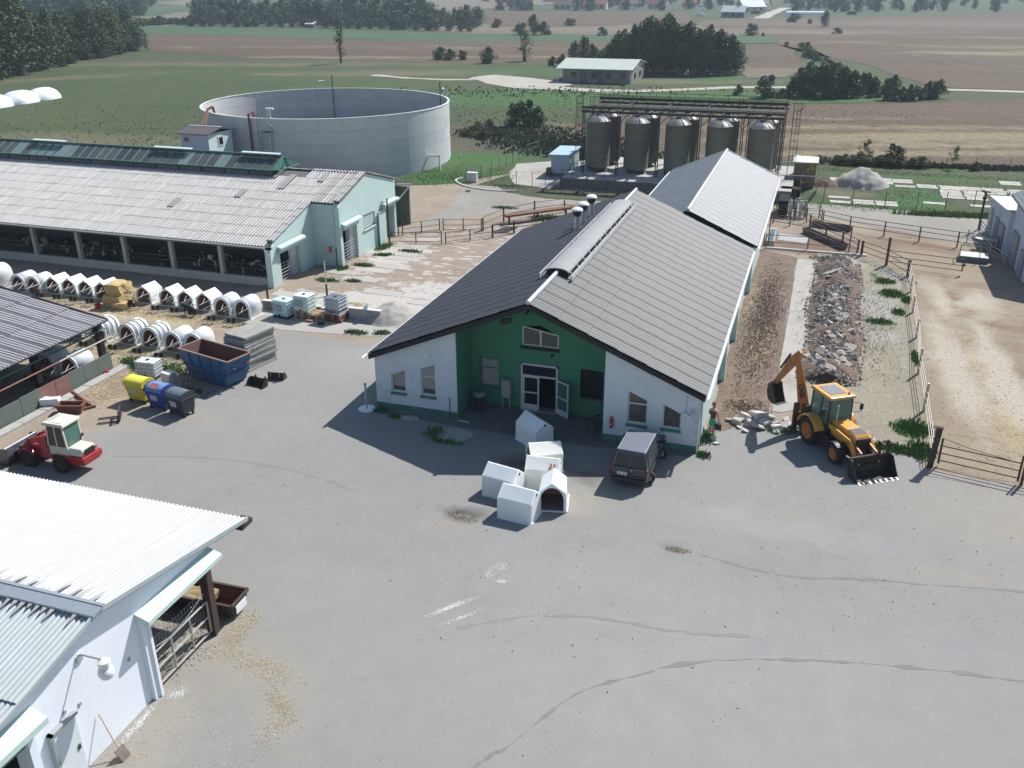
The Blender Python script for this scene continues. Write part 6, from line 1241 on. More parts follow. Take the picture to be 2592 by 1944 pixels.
p_ = at(305, 1062); pile_thing('pallet_forks', 'dark pallet fork attachment lying left of the bins shadow', 'pallet forks', (p_.x, p_.y, 0), rad(-55), forks)
def trough_(t):
    tub((.55, .22, .05), (.62, .28, .42), .03, 'rust', 'rust', 'tub', t).build('rim', 'rust', t)
p_ = at(*q4(990, 1190)); pile_thing('rusty_trough', 'rusty red metal trough behind the small loader', 'trough', (p_.x, p_.y+.1, 0), rad(18), trough_)
t = thing('rusty_beam', 'rusty steel beam with a crosspiece lying by the kerb', 'steel beam', (0, 0, 0), world=True)
a_, c_ = at(*q4(1010, 915)), at(*q4(1275, 1105)); b = MB(); b.beam(a_+Vector((0, 0, .12)), c_+Vector((0, 0, .10)), .10, .12); b.build('beam', 'rust', t)
a_, c_ = at(*q4(1150, 1165)), at(*q4(1340, 1110)); b = MB(); b.beam(a_+Vector((0, 0, .07)), c_+Vector((0, 0, .07)), .12, .12); b.build('crosspiece', 'rust', t)
p_ = at(*q4(690, 1110)); t = thing('white_sack', 'full white sack lying on the kerb by the board fence', 'sack', (p_.x, p_.y+.15, .1), rad(25)); lumpy((-.42, .42, -.2, .2, 0, .34), 6, .05, 'foil', 'sack_body', t, 4, 2)
qb = lambda x, y: (280+x*.1326, 880+y*.1326)
p_ = at(*qb(1080, 700)); t = thing('white_cabinet', 'small discarded white cabinet beside the caged tank', 'cabinet', (p_.x-.05, p_.y+.25, 0), rad(-15))
b = MB(); b.box(-.30, .30, -.25, .28, 0, .60); b.build('case', 'frame_white', t, bevel=.01)
b = MB(); b.box(.305, .33, -.22, .25, .05, .56); b.build('open_side', 'conc', t)
qs = lambda x, y: (420+x*.14467, 800+y*.14467)
t = thing('scrap_rack', 'dark rusty rack leaning against the near side of the blue skip', 'scrap rack', (-10.15, -.75, 0), rad(-14))
for i in range(5): b = MB(); x = -.55+i*.27; b.tube((x, -.25, .05), (x, .18, 1.0), .025, 6); b.build('bar', 'tyre_scrap', t)
for i in range(4): b = MB(); f_ = i/3; b.tube((-.6, -.25+.43*f_, .05+.95*f_), (.6, -.25+.43*f_, .05+.95*f_), .025, 6); b.build('crossbar', 'tyre_scrap', t)
t = thing('scrap_pile', 'tangled heap of dark scrap iron before the blue skip', 'scrap pile', (-9.6, -1.45, 0))
r_ = random.Random(3)
for i in range(22):
    b = MB(); a_ = Vector((r_.uniform(-.9, .9), r_.uniform(-.35, .35), r_.uniform(.03, .12))); d = Vector((cos(r_.uniform(-.6, .6)), sin(r_.uniform(-.8, .8)), r_.uniform(-.08, .25)))*r_.uniform(.25, .6)
    b.beam(a_-d/2+Vector((0, 0, .05)), a_+d/2+Vector((0, 0, .05)), r_.uniform(.03, .09), r_.uniform(.02, .06)); b.build('scrap_piece', 'tyre_scrap', t)
b = MB(); b.tube((-.5, .1, .1), (.1, .25, .12), .08, 8); b.build('pipe_piece', 'dark_steel', t)
p_ = at(q4(1500, 640)[0], q4(1500, 640)[1]); b = MB(); b.box(-.12, .12, -.06, .06, 0, .08); o = b.build('red_scrap', 'red_obj'); o.location = (p_.x, p_.y, .1); tag(o, 'small red object on the kerb at the fence end', 'scrap')
# ---- van
V = thing('parked_van', 'dark grey panel van parked nose-in at the barn with dusty roof', 'van', (13.47, -2.12, 0), rad(-3))
def ring(hw, y0_, y1_, z_): return [(-hw, y0_, z_), (hw, y0_, z_), (hw, y1_, z_), (-hw, y1_, z_)]
b = MB(); b.hexa(ring(.74, -1.74, 1.78, .24), ring(.77, -1.80, 1.84, .55)); b.hexa(ring(.77, -1.80, 1.84, .55), ring(.76, -1.78, 1.66, .93)); b.hexa(ring(.755, -1.78, .98, .93), ring(.60, -1.66, .34, 1.60)); vb_ = b.build('body', 'van_paint', V, bevel=.05)
b = MB(); b.hexa(ring(.575, -1.62, .32, 1.605), ring(.555, -1.58, .28, 1.635)); b.build('roof', 'van_roof', V, bevel=.02)
for s in (-1, 1):
    b = MB(); b.tube((s*.585, -1.6, 1.62), (s*.585, .32, 1.62), .018, 6); b.build('roof_rail', 'frame_grey', V)
    b = MB(); b.add([(s*.765*.99, .10, .97), (s*.765*.99, .86, .97), (s*.645, .36, 1.50), (s*.645, .10, 1.50)], [(0, 1, 2, 3)]); b.build('side_window', 'glass_dark', V)
    b = MB(); b.add([(s*.772, -1.5, .97), (s*.772, .02, .97), (s*.648, .02, 1.50), (s*.648, -1.46, 1.50)], [(0, 1, 2, 3)]); b.build('side_panel', 'van_paint', V)
    b = MB(); b.box(s*.775-.012, s*.775+.012, -1.1, .9, .50, .58); b.build('side_moulding', 'black_plastic', V)
    b = MB(); b.box(s*.78-.03, s*.78+.16*s if s > 0 else s*.78+.03, .70, .82, .98, 1.12) if s > 0 else b.box(-.94, -.75, .70, .82, .98, 1.12); b.build('wing_mirror', 'black_plastic', V, bevel=.02)
    for y in (-1.12, 1.18):
        b = MB(); b.wheel((s*.68, y, .29), .29, .19, 20); wh = b.build('wheel', 'rubber', V, smooth=30)
        b = MB(); b.wheel((s*.69, y, .29), .17, .19, 14, ((1, .5), (.2, .45), (.01, .46), (.01, -.46), (.2, -.45), (1, -.5))); o = b.build('rim', 'frame_grey', V, smooth=30); o.parent = wh
    b = MB(); b.box(s*.70-.05, s*.70+.05, -1.80, -1.77, .62, .92); b.build('tail_light', 'tail_red', V, bevel=.008)
    b = MB(); b.add([(s*.05, -1.788, .98), (s*.64, -1.788, .98), (s*.54, -1.70, 1.47), (s*.05, -1.70, 1.47)], [(0, 1, 2, 3)]); b.build('rear_window', 'glass_dark', V)
    b = MB(); b.add([(s*.70, 1.01, .95), (s*.06*0, 1.01, .95), (0, .40, 1.55), (s*.55, .40, 1.55)], [(0, 1, 2, 3)]); b.build('windscreen_half', 'glass_dark', V)
b = MB(); b.box(-.012, .012, -1.81, -1.79, .35, .93); b.build('door_seam', 'black_plastic', V)
b = MB(); b.hexa(ring(.74, -1.90, -1.74, .26), ring(.76, -1.88, -1.76, .46)); b.build('bumper', 'black_plastic', V, bevel=.03)
b = MB(); b.box(-.50, -.08, -1.825, -1.80, .58, .70); pt = b.build('number_plate', 'plate', V)
tc = bpy.data.curves.new('pt', 'FONT'); tc.body = '1BC 8170'; tc.size = .115; tc.extrude = .002; tc.materials.append(M['ink']); o = text_mesh('plate_text', tc, V); o.location = (-.49, -1.829, .602); o.rotation_euler = (pi/2, 0, 0); o.parent = V
b = MB(); b.box(-.56, -.50, -1.827, -1.80, .58, .70); o = b.build('plate_band', mat('plate_blue', (.03, .08, .4), rough=.4), V)
b = MB(); b.box(.05, .12, -1.82, -1.79, .80, .86); b.box(.3, .62, -1.80, -1.79, .90, .915); b.build('door_handle', 'zinc', V)
# ---- tall person in green shorts
Pn = thing('person', 'person in grey sleeveless shirt and green shorts standing at the barn corner, seen from behind', 'person', (16.08, 1.86, 0), rad(-35))
S_ = .95
pv = [(0, 0, .90), (0, 0, 1.08), (0, .0, 1.26), (0, 0, 1.40), (0, .0, 1.50), (0, .02, 1.60), (0, .03, 1.70), (-.10, .0, .84), (-.14, .06, .48), (-.16, .0, .09), (-.17, .14, .03), (.10, 0, .84), (.13, -.04, .47), (.14, -.18, .09), (.14, -.05, .03),
      (-.19, 0, 1.40), (-.26, -.0, 1.14), (-.20, .20, 1.06), (-.12, .28, 1.10), (.19, 0, 1.40), (.27, .04, 1.14), (.27, .12, .92), (.27, .14, .84)]
pe = [(0, 1), (1, 2), (2, 3), (3, 4), (4, 5), (5, 6), (0, 7), (7, 8), (8, 9), (9, 10), (0, 11), (11, 12), (12, 13), (13, 14), (3, 15), (15, 16), (16, 17), (17, 18), (3, 19), (19, 20), (20, 21), (21, 22)]
pr_ = [(.14, .10), (.13, .095), (.155, .11), (.13, .10), .055, (.075, .09), (.075, .09), (.085, .09), .06, .04, (.04, .03), (.085, .09), .06, .04, (.04, .03), .06, .042, .032, (.03, .035), .06, .042, .032, (.03, .035)]
me = skin_mesh('body', [(a*S_, b_*S_, c*S_) for a, b_, c in pv], pe, [(q[0]*S_, q[1]*S_) if isinstance(q, tuple) else q*S_ for q in pr_], 'skin', 2, 0); inst('body', me, Pn)
sv_ = [pv[i] for i in (0, 1, 2, 3, 15, 19)]; me = skin_mesh('shirt', [(a*S_, b_*S_, c*S_) for a, b_, c in sv_], [(0, 1), (1, 2), (2, 3), (3, 4), (3, 5)], [(.16*S_, .12*S_), (.148*S_, .112*S_), (.172*S_, .127*S_), (.145*S_, .115*S_), .068*S_, .068*S_], 'shirt', 2, 0); inst('shirt', me, Pn)
sv_ = [(0, 0, .97), (0, 0, .88), (-.11, .01, .76), (-.14, .05, .53), (.11, -.01, .76), (.135, -.03, .52)]; me = skin_mesh('shorts', [(a*S_, b_*S_, c*S_) for a, b_, c in sv_], [(0, 1), (1, 2), (2, 3), (1, 4), (4, 5)], [(.155*S_, .12*S_), (.16*S_, .125*S_), .10*S_, .092*S_, .10*S_, .092*S_], 'shorts', 2, 1); inst('shorts', me, Pn)
b = MB(); hc = Vector((0, .01, 1.70))*S_
b.lathe([(.001, 0.115), (.055, .10), (.083, .05), (.088, 0), (.082, -.045)], (0, 0), 16); hr = b.build('hair', 'hair', Pn, smooth=60); hr.location = hc+Vector((0, -.012, .02)); hr.scale = (.98, 1.1, 1)
for s in (-1, 1): b = MB(); b.lathe([(.001, .03), (.018, .015), (.018, -.015), (.001, -.03)], (0, 0), 8); e_ = b.build('ear', 'skin', Pn, smooth=50); e_.location = (s*.082*S_, .02, 1.63*S_)
b = MB(); b.hexa([(-.012, .10, 1.60), (.012, .10, 1.60), (.012, .115, 1.60), (-.012, .115, 1.60)], [(-.006, .10, 1.66), (.006, .10, 1.66), (.006, .105, 1.66), (-.006, .105, 1.66)]); b.build('nose', 'skin', Pn)
for hx, hy, hz, sg in ((-.10, .30, 1.055, 1), (.262, .135, .765, -1)):      # hands
    vs = [(hx, hy-.02 if sg > 0 else hy, hz+.0), (hx+.01, hy+.03 if sg > 0 else hy, hz-.0 if sg > 0 else hz-.05)]; es = [(0, 1)]; rr = [(.024, .034), (.024, .036)]
    for i in range(4):
        k_ = len(vs); o_ = (i-1.5)*.018
        if sg > 0: vs += [(hx+.02, hy+.06-abs(i-1.5)*.004, hz+o_), (hx+.035, hy+.075, hz+o_-.012)]
        else: vs += [(hx+.0, hy+o_, hz-.085+abs(i-1.5)*.004), (hx-.012, hy+o_, hz-.112)]
        es += [(1, k_), (k_, k_+1)]; rr += [.0085, .0075]
    k_ = len(vs); vs += [(hx+.03, hy+.0, hz+.04) if sg > 0 else (hx-.02, hy+.035, hz-.045), (hx+.045, hy+.03, hz+.045) if sg > 0 else (hx-.025, hy+.04, hz-.075)]; es += [(0, k_), (k_, k_+1)]; rr += [.010, .008]
    inst('hand', skin_mesh('hand', vs, es, rr, 'skin', 1, 0), Pn)
for s, x, y in ((-1, -.165, .06), (1, .14, -.12)): b = MB(); b.box(x-.045, x+.045, y-.08, y+.16, 0, .07); b.build('shoe', 'frame_white', Pn, bevel=.02)
bg_ = thing('dark_bag', 'dark rounded bag hanging in the right hand of the standing person', 'bag', (16.36, 1.78, .42), 0); lumpy((-.14, .14, -.09, .09, 0, .30), 4, .02, 'black_plastic', 'bag_body', bg_, 5, 3); b = MB(); b.path([(-.06, 0, .28), (-.03, 0, .36), (.03, 0, .36), (.06, 0, .28)], .008, 5); b.build('bag_handle', 'black_plastic', bg_)
# ---- things at the barn front
t = thing('bollard_pole', 'thin grey pole on a pale round base plate left of the barn', 'pole', (-.38, -.42, 0))
b = MB(); b.tube((0, 0, 0), (0, 0, 1.35), .055, 10); b.build('pole', 'zinc', t); b = MB(); b.lathe([(.42, .0), (.40, .07), (.01, .09)], (0, 0), 20); b.build('base_plate', 'ibc_white', t); b = MB(); b.lathe([(.0, 1.35), (.06, 1.35), (.05, 1.40), (.0, 1.41)], (0, 0), 10); b.build('pole_cap', 'black_plastic', t)
b = MB(); b.tube((0, 0, 0), (0, 0, 1.15), .025, 8); o = b.build('marker_rod', 'dark_steel'); o.location = (3.92, -.16, 0); tag(o, 'thin dark rod standing against the left white wall', 'rod')
t = thing('grey_barrel', 'grey wheeled bin standing in the left corner of the green recess', 'waste bin', (4.95, 1.15, 0)); b = MB(); b.lathe([(.22, 0), (.28, .85), (.30, .88), (.02, .92)], (0, 0), 14); b.build('body', 'bin_black', t, smooth=30); b = MB(); b.lathe([(.31, .86), (.31, .91), (.02, .97)], (0, 0), 14); b.build('lid', 'zinc', t, smooth=30)
t = thing('leaning_tools', 'dark hand tools leaning in the left corner of the recess', 'tools', (4.62, 1.6, 0))
for i in range(5): b = MB(); b.tube((-.2+i*.09, -.3, 0), (-.25+i*.11, .3, 1.35+.1*(i % 3)), .018, 6); b.build('handle', 'plinth_green', t)
t = thing('meter_cabinet', 'tall grey electricity cabinet on legs between window and door', 'cabinet', (6.12, 1.83, 0))
b = MB(); b.box(-.22, .22, -.13, .13, .62, 1.52); b.build('case', 'conc', t, bevel=.01); b = MB(); b.box(-.18, .18, -.145, -.13, .68, 1.05); b.box(-.18, .18, -.145, -.13, 1.1, 1.48); b.build('door_panel', 'frame_grey', t)
for s in (-.18, .18): b = MB(); b.box(s-.025, s+.025, -.1, .1, 0, .62); b.build('leg', 'zinc', t)
b = MB(); b.box(-.03, .03, -.155, -.14, 1.24, 1.29); b.build('red_mark', 'red_obj', t)
t = thing('fire_extinguisher', 'red fire extinguisher hanging on the right white wall', 'fire extinguisher', (11.75, -.10, .70)); b = MB(); b.lathe([(.005, 0), (.075, .01), (.08, .42), (.03, .50), (.02, .53)], (0, 0), 14, True); b.build('cylinder', 'red_obj', t, smooth=40); b = MB(); b.box(-.05, .05, -.02, .02, .53, .57); b.path([(.03, 0, .52), (.10, -.02, .45), (.10, -.02, .15)], .012, 6); b.build('valve_hose', 'black_plastic', t); b = MB(); b.box(-.05, .05, -.086, -.076, .15, .25); b.build('tag_label', 'sticker', t)
t = thing('bicycle', 'dark bicycle leaning on the right wall of the green recess', 'bicycle', (11.0, .75, 0), rad(68))
def torus(b, c, r, r2_, n=26):
    for i in range(n): a0_, a1_ = 2*pi*i/n, 2*pi*(i+1)/n; b.tube((c[0]+r*cos(a0_), c[1], c[2]+r*sin(a0_)), (c[0]+r*cos(a1_), c[1], c[2]+r*sin(a1_)), r2_, 5, caps=False)
for x in (-.5, .5):
    b = MB(); torus(b, (x, 0, .32), .31, .018); wh = b.build('wheel', 'rubber', t); b = MB()
    for i in range(10): b.tube((x, 0, .32), (x+.3*cos(i*pi/5), 0, .32+.3*sin(i*pi/5)), .003, 3)
    o = b.build('spokes', 'zinc', t); o.parent = wh
b = MB(); b.path([(-.5, 0, .32), (-.05, 0, .30), (.38, 0, .78), (-.15, 0, .80), (-.05, 0, .30)], .018, 6); b.path([(-.15, 0, .80), (-.5, 0, .32)], .012, 6); b.path([(.5, 0, .32), (.36, 0, .92)], .016, 6); b.build('frame', 'dark_steel', t)
b = MB(); b.path([(.30, -.25, .96), (.37, -.1, .94), (.37, .1, .94), (.30, .25, .96)], .013, 6); b.build('handlebar', 'dark_steel', t); b = MB(); b.box(-.28, -.04, -.06, .06, .84, .90); b.build('saddle', 'black_plastic', t, bevel=.02)
b = MB(); b.tube((0, 0, 0), (.5, -.05, .02), .02, 6); b.tube((.5, -.05, .02), (.62, -.14, .02), .02, 6); o = b.build('white_hose_piece', 'ibc_white'); o.location = (4.35, -.25, .03); tag(o, 'short white hose piece lying before the left wall', 'hose')
# ---- shovel by the white barn
t = thing('leaning_shovel', 'shovel with square rusty blade leaning on the near white barn', 'shovel', (3.05, -22.3, 0))
b = MB(); b.tube((-.50, .0, 1.28), (.02, -.1, .30), .018, 8); b.build('handle', 'pallet', t)
b = MB(); b.hexa([(.02, -.26, .33), (.02, .06, .33), (.22, .06, .0), (.22, -.26, .0)], [(.05, -.26, .35), (.05, .06, .35), (.25, .06, .02), (.25, -.26, .02)]); b.build('shovel_blade', mat('worn_shovel_blade', (.17, .13, .11), (.28, .24, .22), 5, .5, metal=.5), t)
t = thing('feed_trough', 'rusty feed trough with hay showing under the white barn roof', 'feed trough', (.75, -16.1, 0), rad(2)); tub((1.9, .35, .1), (2.0, .5, .62), .04, 'dark_steel', 'rust', 'tub', t).build('rim', 'dark_steel', t); lumpy((-1.5, 1.0, -.35, .35, .3, .55), 7, .12, 'hay_dark', 'hay', t, 7, 1.8); b = MB(); b.box(2.0, 2.03, -.3, .3, .2, .5); b.build('end_sign', 'ibc_white', t)
flakes('barn_litter', [(1.2, -18.5, 1.6, 1.6, 0, 2)], 1500, .10, 'straw_pale', .02, seed=15, h=.02, elong=4, up=.03)
# ================================================================== MACHINES
def ang_hexa(b, x0, x1, hw0, hw1, z0, z1, x0t=None, x1t=None):
    x0t = x0 if x0t is None else x0t; x1t = x1 if x1t is None else x1t
    return b.hexa([(x0, -hw0, z0), (x1, -hw0, z0), (x1, hw0, z0), (x0, hw0, z0)], [(x0t, -hw1, z1), (x1t, -hw1, z1), (x1t, hw1, z1), (x0t, hw1, z1)])
def big_wheel(parent, x, y, r, wd, rimm, treads=22):
    b = MB(); b.wheel((x, y, r), r*.96, wd, 28); wh = b.build('wheel', 'rubber', parent, smooth=30)
    b = MB()
    for i in range(treads):
        a = 2*pi*i/treads
        for s in (-1, 1):
            a2 = a+(pi/treads if s > 0 else 0)+.12
            p = Vector((x+r*.95*cos(a), y, r+r*.95*sin(a))); q = Vector((x+r*.97*cos(a2), y+s*wd*.46, r+r*.97*sin(a2))); b.beam(p, q, .05, .05)
    o = b.build('tread', 'rubber', parent); o.parent = wh; o['kind'] = 'stuff'
    b = MB(); s = -1 if y < 0 else 1
    b.wheel((x, y, r), r*.60, wd, 22, ((1, .50), (.95, .52), (.86, .40), (.45, .22), (.40, .36), (.01, .38)) if s > 0 else ((1, -.50), (.95, -.52), (.86, -.40), (.45, -.22), (.40, -.36), (.01, -.38)))
    o = b.build('rim', rimm, parent, smooth=35); o.parent = wh; return wh
# ---- backhoe loader: local x forward
BR, BY = Vector((21.05, 3.04, 0)), rad(-56)
BH = thing('backhoe_loader', 'yellow backhoe loader with raised orange digging arm and black front bucket', 'backhoe loader', BR, BY)
Binv = (Matrix.Translation(BR) @ Matrix.Rotation(BY, 4, 'Z')).inverted()
def WL(x, y, z_): return Binv @ Vector((x, y, z_))
for s in (-1, 1): big_wheel(BH, 0, s*.83, .64, .40, 'orange_paint', 20); big_wheel(BH, 1.98, s*.80, .45, .32, 'orange_paint', 16)
b = MB(); b.box(-1.05, 2.5, -.32, .32, .38, .72); b.box(-.15, .15, -.7, .7, .5, .76); b.box(1.9, 2.06, -.68, .68, .36, .52); b.build('chassis', 'dark_steel', BH)
b = MB(); b.box(.35, 1.25, -.75, -.42, .32, .85); b.build('side_tank', 'black_plastic', BH, bevel=.03)
b = MB(); b.box(.35, 1.25, .42, .75, .32, .85); b.build('step_box', 'black_plastic', BH, bevel=.03)
b = MB(); ang_hexa(b, .85, 2.62, .40, .38, .80, 1.35, .85, 2.58); ang_hexa(b, .85, 2.58, .38, .34, 1.35, 1.50, .85, 2.42); b.build('bonnet', 'yellow_paint', BH, bevel=.04)
b = MB(); b.box(1.95, 2.45, -.33, .33, 1.44, 1.475) if False else b.hexa([(1.95, -.30, 1.49), (2.42, -.30, 1.42), (2.42, .30, 1.42), (1.95, .30, 1.49)], [(1.95, -.30, 1.53), (2.42, -.30, 1.50), (2.42, .30, 1.50), (1.95, .30, 1.53)]); b.build('bonnet_grille', 'black_plastic', BH)
b = MB(); b.box(2.60, 2.64, -.36, .36, .82, 1.36); b.build('front_grille', 'black_plastic', BH)
for s in (-1, 1):
    b = MB(); n = 10; inn = [(.72*cos(t), .64+.72*sin(t)) for t in [pi*.12+pi*.80*i/n for i in range(n+1)]]; outp = [(.78*cos(t), .64+.78*sin(t)) for t in [pi*.12+pi*.80*i/n for i in range(n+1)]][::-1]
    b.prism(inn+outp, 'y', s*.83-.24, s*.83+.24); b.build('rear_fender', 'yellow_paint', BH, smooth=40)
    b = MB(); inn = [(1.98+.52*cos(t), .45+.52*sin(t)) for t in [pi*.3+pi*.45*i/6 for i in range(7)]]; outp = [(1.98+.56*cos(t), .45+.56*sin(t)) for t in [pi*.3+pi*.45*i/6 for i in range(7)]][::-1]
    b.prism(inn+outp, 'y', s*.82-.18, s*.82+.18); b.build('front_fender', 'black_plastic', BH, smooth=40)
    # cab posts, glass
    for (xa, xb) in ((-.52, -.50), (.22, .22), (.86, .78)): b = MB(); b.beam((xa, s*.58, .95), (xb, s*.56, 2.44), .06, .06); b.build('cab_post', 'black_plastic', BH)
    b = MB(); b.box(-.52, .86, s*.59-.02, s*.59+.02, .75, 1.25); b.build('cab_side', 'black_plastic', BH)
    b = MB(); b.hexa([(-.48, s*.575-.006, 1.25), (.20, s*.575-.006, 1.25), (.20, s*.575+.006, 1.25), (-.48, s*.575+.006, 1.25)], [(-.46, s*.56-.006, 2.42), (.20, s*.56-.006, 2.42), (.20, s*.56+.006, 2.42), (-.46, s*.56+.006, 2.42)]); b.build('side_pane', 'cab_glass' if 'cab_glass' in M else 'glass_green', BH)
    b = MB(); b.hexa([(.25, s*.575-.006, .95), (.83, s*.575-.006, .95), (.83, s*.575+.006, .95), (.25, s*.575+.006, .95)], [(.25, s*.56-.006, 2.42), (.76, s*.56-.006, 2.42), (.76, s*.56+.006, 2.42), (.25, s*.56+.006, 2.42)]); b.build('door_pane', 'glass_green', BH)
    b = MB(); b.path([(.80, s*.58, 2.2), (.95, s*.95, 2.15), (.95, s*.98, 1.75), (.8, s*.6, 1.7)], .014, 5); mi = b.build('mirror_arm', 'black_plastic', BH); b = MB(); b.box(.92, .96, s*.97-.08, s*.97+.08, 1.85, 2.12); o = b.build('mirror', 'black_plastic', BH); o.parent = mi
for k in ('x',):
    b = MB(); b.hexa([(.86, -.55, 1.36), (.88, -.55, 1.36), (.88, .55, 1.36), (.86, .55, 1.36)], [(.78, -.54, 2.42), (.80, -.54, 2.42), (.80, .54, 2.42), (.78, .54, 2.42)]); b.build('windscreen', 'glass_green', BH)
    b = MB(); b.hexa([(-.53, -.55, 1.25), (-.51, -.55, 1.25), (-.51, .55, 1.25), (-.53, .55, 1.25)], [(-.51, -.54, 2.42), (-.49, -.54, 2.42), (-.49, .54, 2.42), (-.51, .54, 2.42)]); b.build('rear_pane', 'glass_green', BH)
b = MB(); b.box(-.1, .25, -.2, .2, 1.0, 1.15); b.box(-.15, -.05, -.2, .2, 1.1, 1.6); b.tube((.55, 0, 1.2), (.45, 0, 1.6), .03, 6); b.build('seat', 'black_plastic', BH)
b = MB(); ang_hexa(b, -.66, .92, .66, .62, 2.44, 2.56, -.62, .88); rf = b.build('cab_roof', 'yellow_paint', BH, bevel=.03)
b = MB(); b.box(-.40, .56, -.40, .40, 2.555, 2.575); o = b.build('roof_panel', mat('grey_roof_panel', (.14, .16, .19), (.17, .19, .22), 4, .45), BH); o.parent = rf
b = MB(); b.lathe([(.05, 2.57), (.05, 2.66), (.01, 2.68)], (.68, .42), 10); o = b.build('beacon', mat('orange_beacon', (.7, .15, .03), rough=.3), BH); o.parent = rf
b = MB(); b.tube((1.05, -.30, 1.45), (1.05, -.30, 2.25), .03, 8); b.build('exhaust', 'zinc', BH)
for s in (-1, 1):
    b = MB(); b.beam((.72, s*.50, 1.25), (2.45, s*.50, 1.18), .10, .20); b.beam((2.40, s*.50, 1.20), (3.15, s*.50, .42), .10, .20); b.build('loader_arm', 'yellow_paint', BH)
    b = MB(); b.tube((1.45, s*.50, .72), (2.2, s*.50, 1.0), .05, 8); b.tube((2.3, s*.36, 1.25), (3.10, s*.36, .62), .04, 8); b.build('arm_cylinder', 'chrome', BH)
    b = MB(); b.beam((2.15, s*.36, 1.2), (3.1, s*.36, .9), .07, .12); b.build('bucket_link', 'orange_paint', BH)
b = MB(); b.tube((3.05, -.55, .42), (3.05, .55, .42), .06, 8); b.build('arm_crossbar', 'dark_steel', BH)
# front bucket
hw = .98; prof = [(3.22, .86), (3.16, .40), (3.22, .10), (3.42, .02), (3.95, .01)]
b = MB()
for (x0_, z0_), (x1_, z1_) in zip(prof, prof[1:]): b.hexa([(x0_, -hw, z0_), (x1_, -hw, z1_), (x1_, hw, z1_), (x0_, hw, z0_)], [(x0_+.03, -hw, z0_+.02), (x1_+.01, -hw, z1_+.035), (x1_+.01, hw, z1_+.035), (x0_+.03, hw, z0_+.02)])
fb_ = b.build('front_bucket', 'blade', BH)
for s in (-1, 1): b = MB(); b.prism(prof+[(3.75, .30), (3.42, .84)], 'y', s*hw-.02, s*hw+.02); o = b.build('bucket_side', 'blade', BH); o.parent = fb_
for i in range(8): b = MB(); y = -.92+i*1.84/7; b.hexa([(3.90, y-.035, .0), (4.05, y-.02, .0), (4.05, y+.02, .0), (3.90, y+.035, .0)], [(3.90, y-.035, .05), (4.05, y-.02, .02), (4.05, y+.02, .02), (3.90, y+.035, .05)]); o = b.build('tooth', 'zinc', BH); o.parent = fb_
b = MB(); b.box(3.16, 3.26, -.98, .98, .84, .90); o = b.build('bucket_lip', 'dark_steel', BH); o.parent = fb_
for y in (.45, .88): b = MB(); b.beam((3.2, y, .88), (3.1, y, 1.42), .08, .10); b.beam((3.1, y, 1.42), (3.45, y, 1.40), .06, .06); b.build('fork_hanger', 'black_plastic', BH)
b = MB(); b.beam((3.1, .45, 1.38), (3.1, .88, 1.38), .05, .05); b.build('hanger_bar', 'dark_steel', BH)
# rear frame, stabilisers, digging arm
b = MB(); b.box(-1.22, -1.05, -.85, .85, .35, .95); b.build('rear_frame', 'dark_steel', BH)
for s in (-1, 1): b = MB(); b.box(-1.28, -1.10, s*.88-.10, s*.88+.10, .06, 1.45); b.build('stabiliser_leg', 'black_plastic', BH, bevel=.01); b = MB(); b.box(-1.38, -1.0, s*.88-.2, s*.88+.2, 0, .06); b.build('stabiliser_foot', 'dark_steel', BH)
BB = WL(20.02, 3.98, .95); EL = WL(19.42, 3.95, 3.62); DE = WL(18.60, 4.72, 1.86)
b = MB(); b.beam(BB+Vector((.15, 0, -.45)), BB+Vector((.15, 0, .35)), .30, .34); b.build('kingpost', 'dark_steel', BH)
def taper(b, p, q, w0, h0, w1, h1):
    p = Vector(p); q = Vector(q); d = (q-p).normalized(); x = d.cross(Vector((0, 0, 1))).normalized(); y = x.cross(d).normalized()
    f = lambda c, w_, h_: [c+x*(i*w_/2)+y*(j*h_/2) for i, j in ((-1, -1), (1, -1), (1, 1), (-1, 1))]
    return b.hexa(f(p, w0, h0), f(q, w1, h1))
MD = BB.lerp(EL, .30)+(WL(19.9, 3.6, 2)-WL(20, 3.9, 2))*.0
b = MB(); taper(b, BB, MD, .26, .50, .24, .46); taper(b, MD, EL, .24, .46, .16, .22); bo_ = b.build('boom', 'orange_boom' if 'orange_boom' in M else 'yellow_paint', BH, bevel=.015)
M['orange_boom'] = mat('orange_boom_paint', (.50, .19, .045), (.42, .15, .04), 4, .5, c3=(.15, .08, .05), s3=8, t3=.66); bo_.data.materials[0] = M['orange_boom']
UP = EL+(EL-DE).normalized()*.30
b = MB(); taper(b, UP, EL.lerp(DE, .22), .16, .20, .22, .44); taper(b, EL.lerp(DE, .22), DE, .22, .42, .14, .18); b.build('dipper', 'orange_boom', BH, bevel=.012)
off = (WL(20, 5, 0)-WL(20, 4, 0)).normalized()*.36
b = MB(); b.tube(BB.lerp(EL, .12)+off*.9, BB.lerp(EL, .62)+off*.8, .075, 8); b.build('boom_cylinder', 'black_plastic', BH)
b = MB(); b.tube(BB.lerp(EL, .60)+off*.8, UP+off*.4, .035, 8); b.build('cylinder_rod', 'chrome', BH)
upn = (EL-DE).normalized(); side = upn.cross(Vector((0, 0, 1))).cross(upn).normalized()
b = MB(); b.tube(EL.lerp(DE, .12)+side*.32, EL.lerp(DE, .62)+side*.28, .055, 8); b.build('dipper_cylinder', 'black_plastic', BH)
b = MB(); b.tube(EL.lerp(DE, .6)+side*.28, DE+side*.12-upn*.05, .03, 8); b.build('dipper_rod', 'chrome', BH)
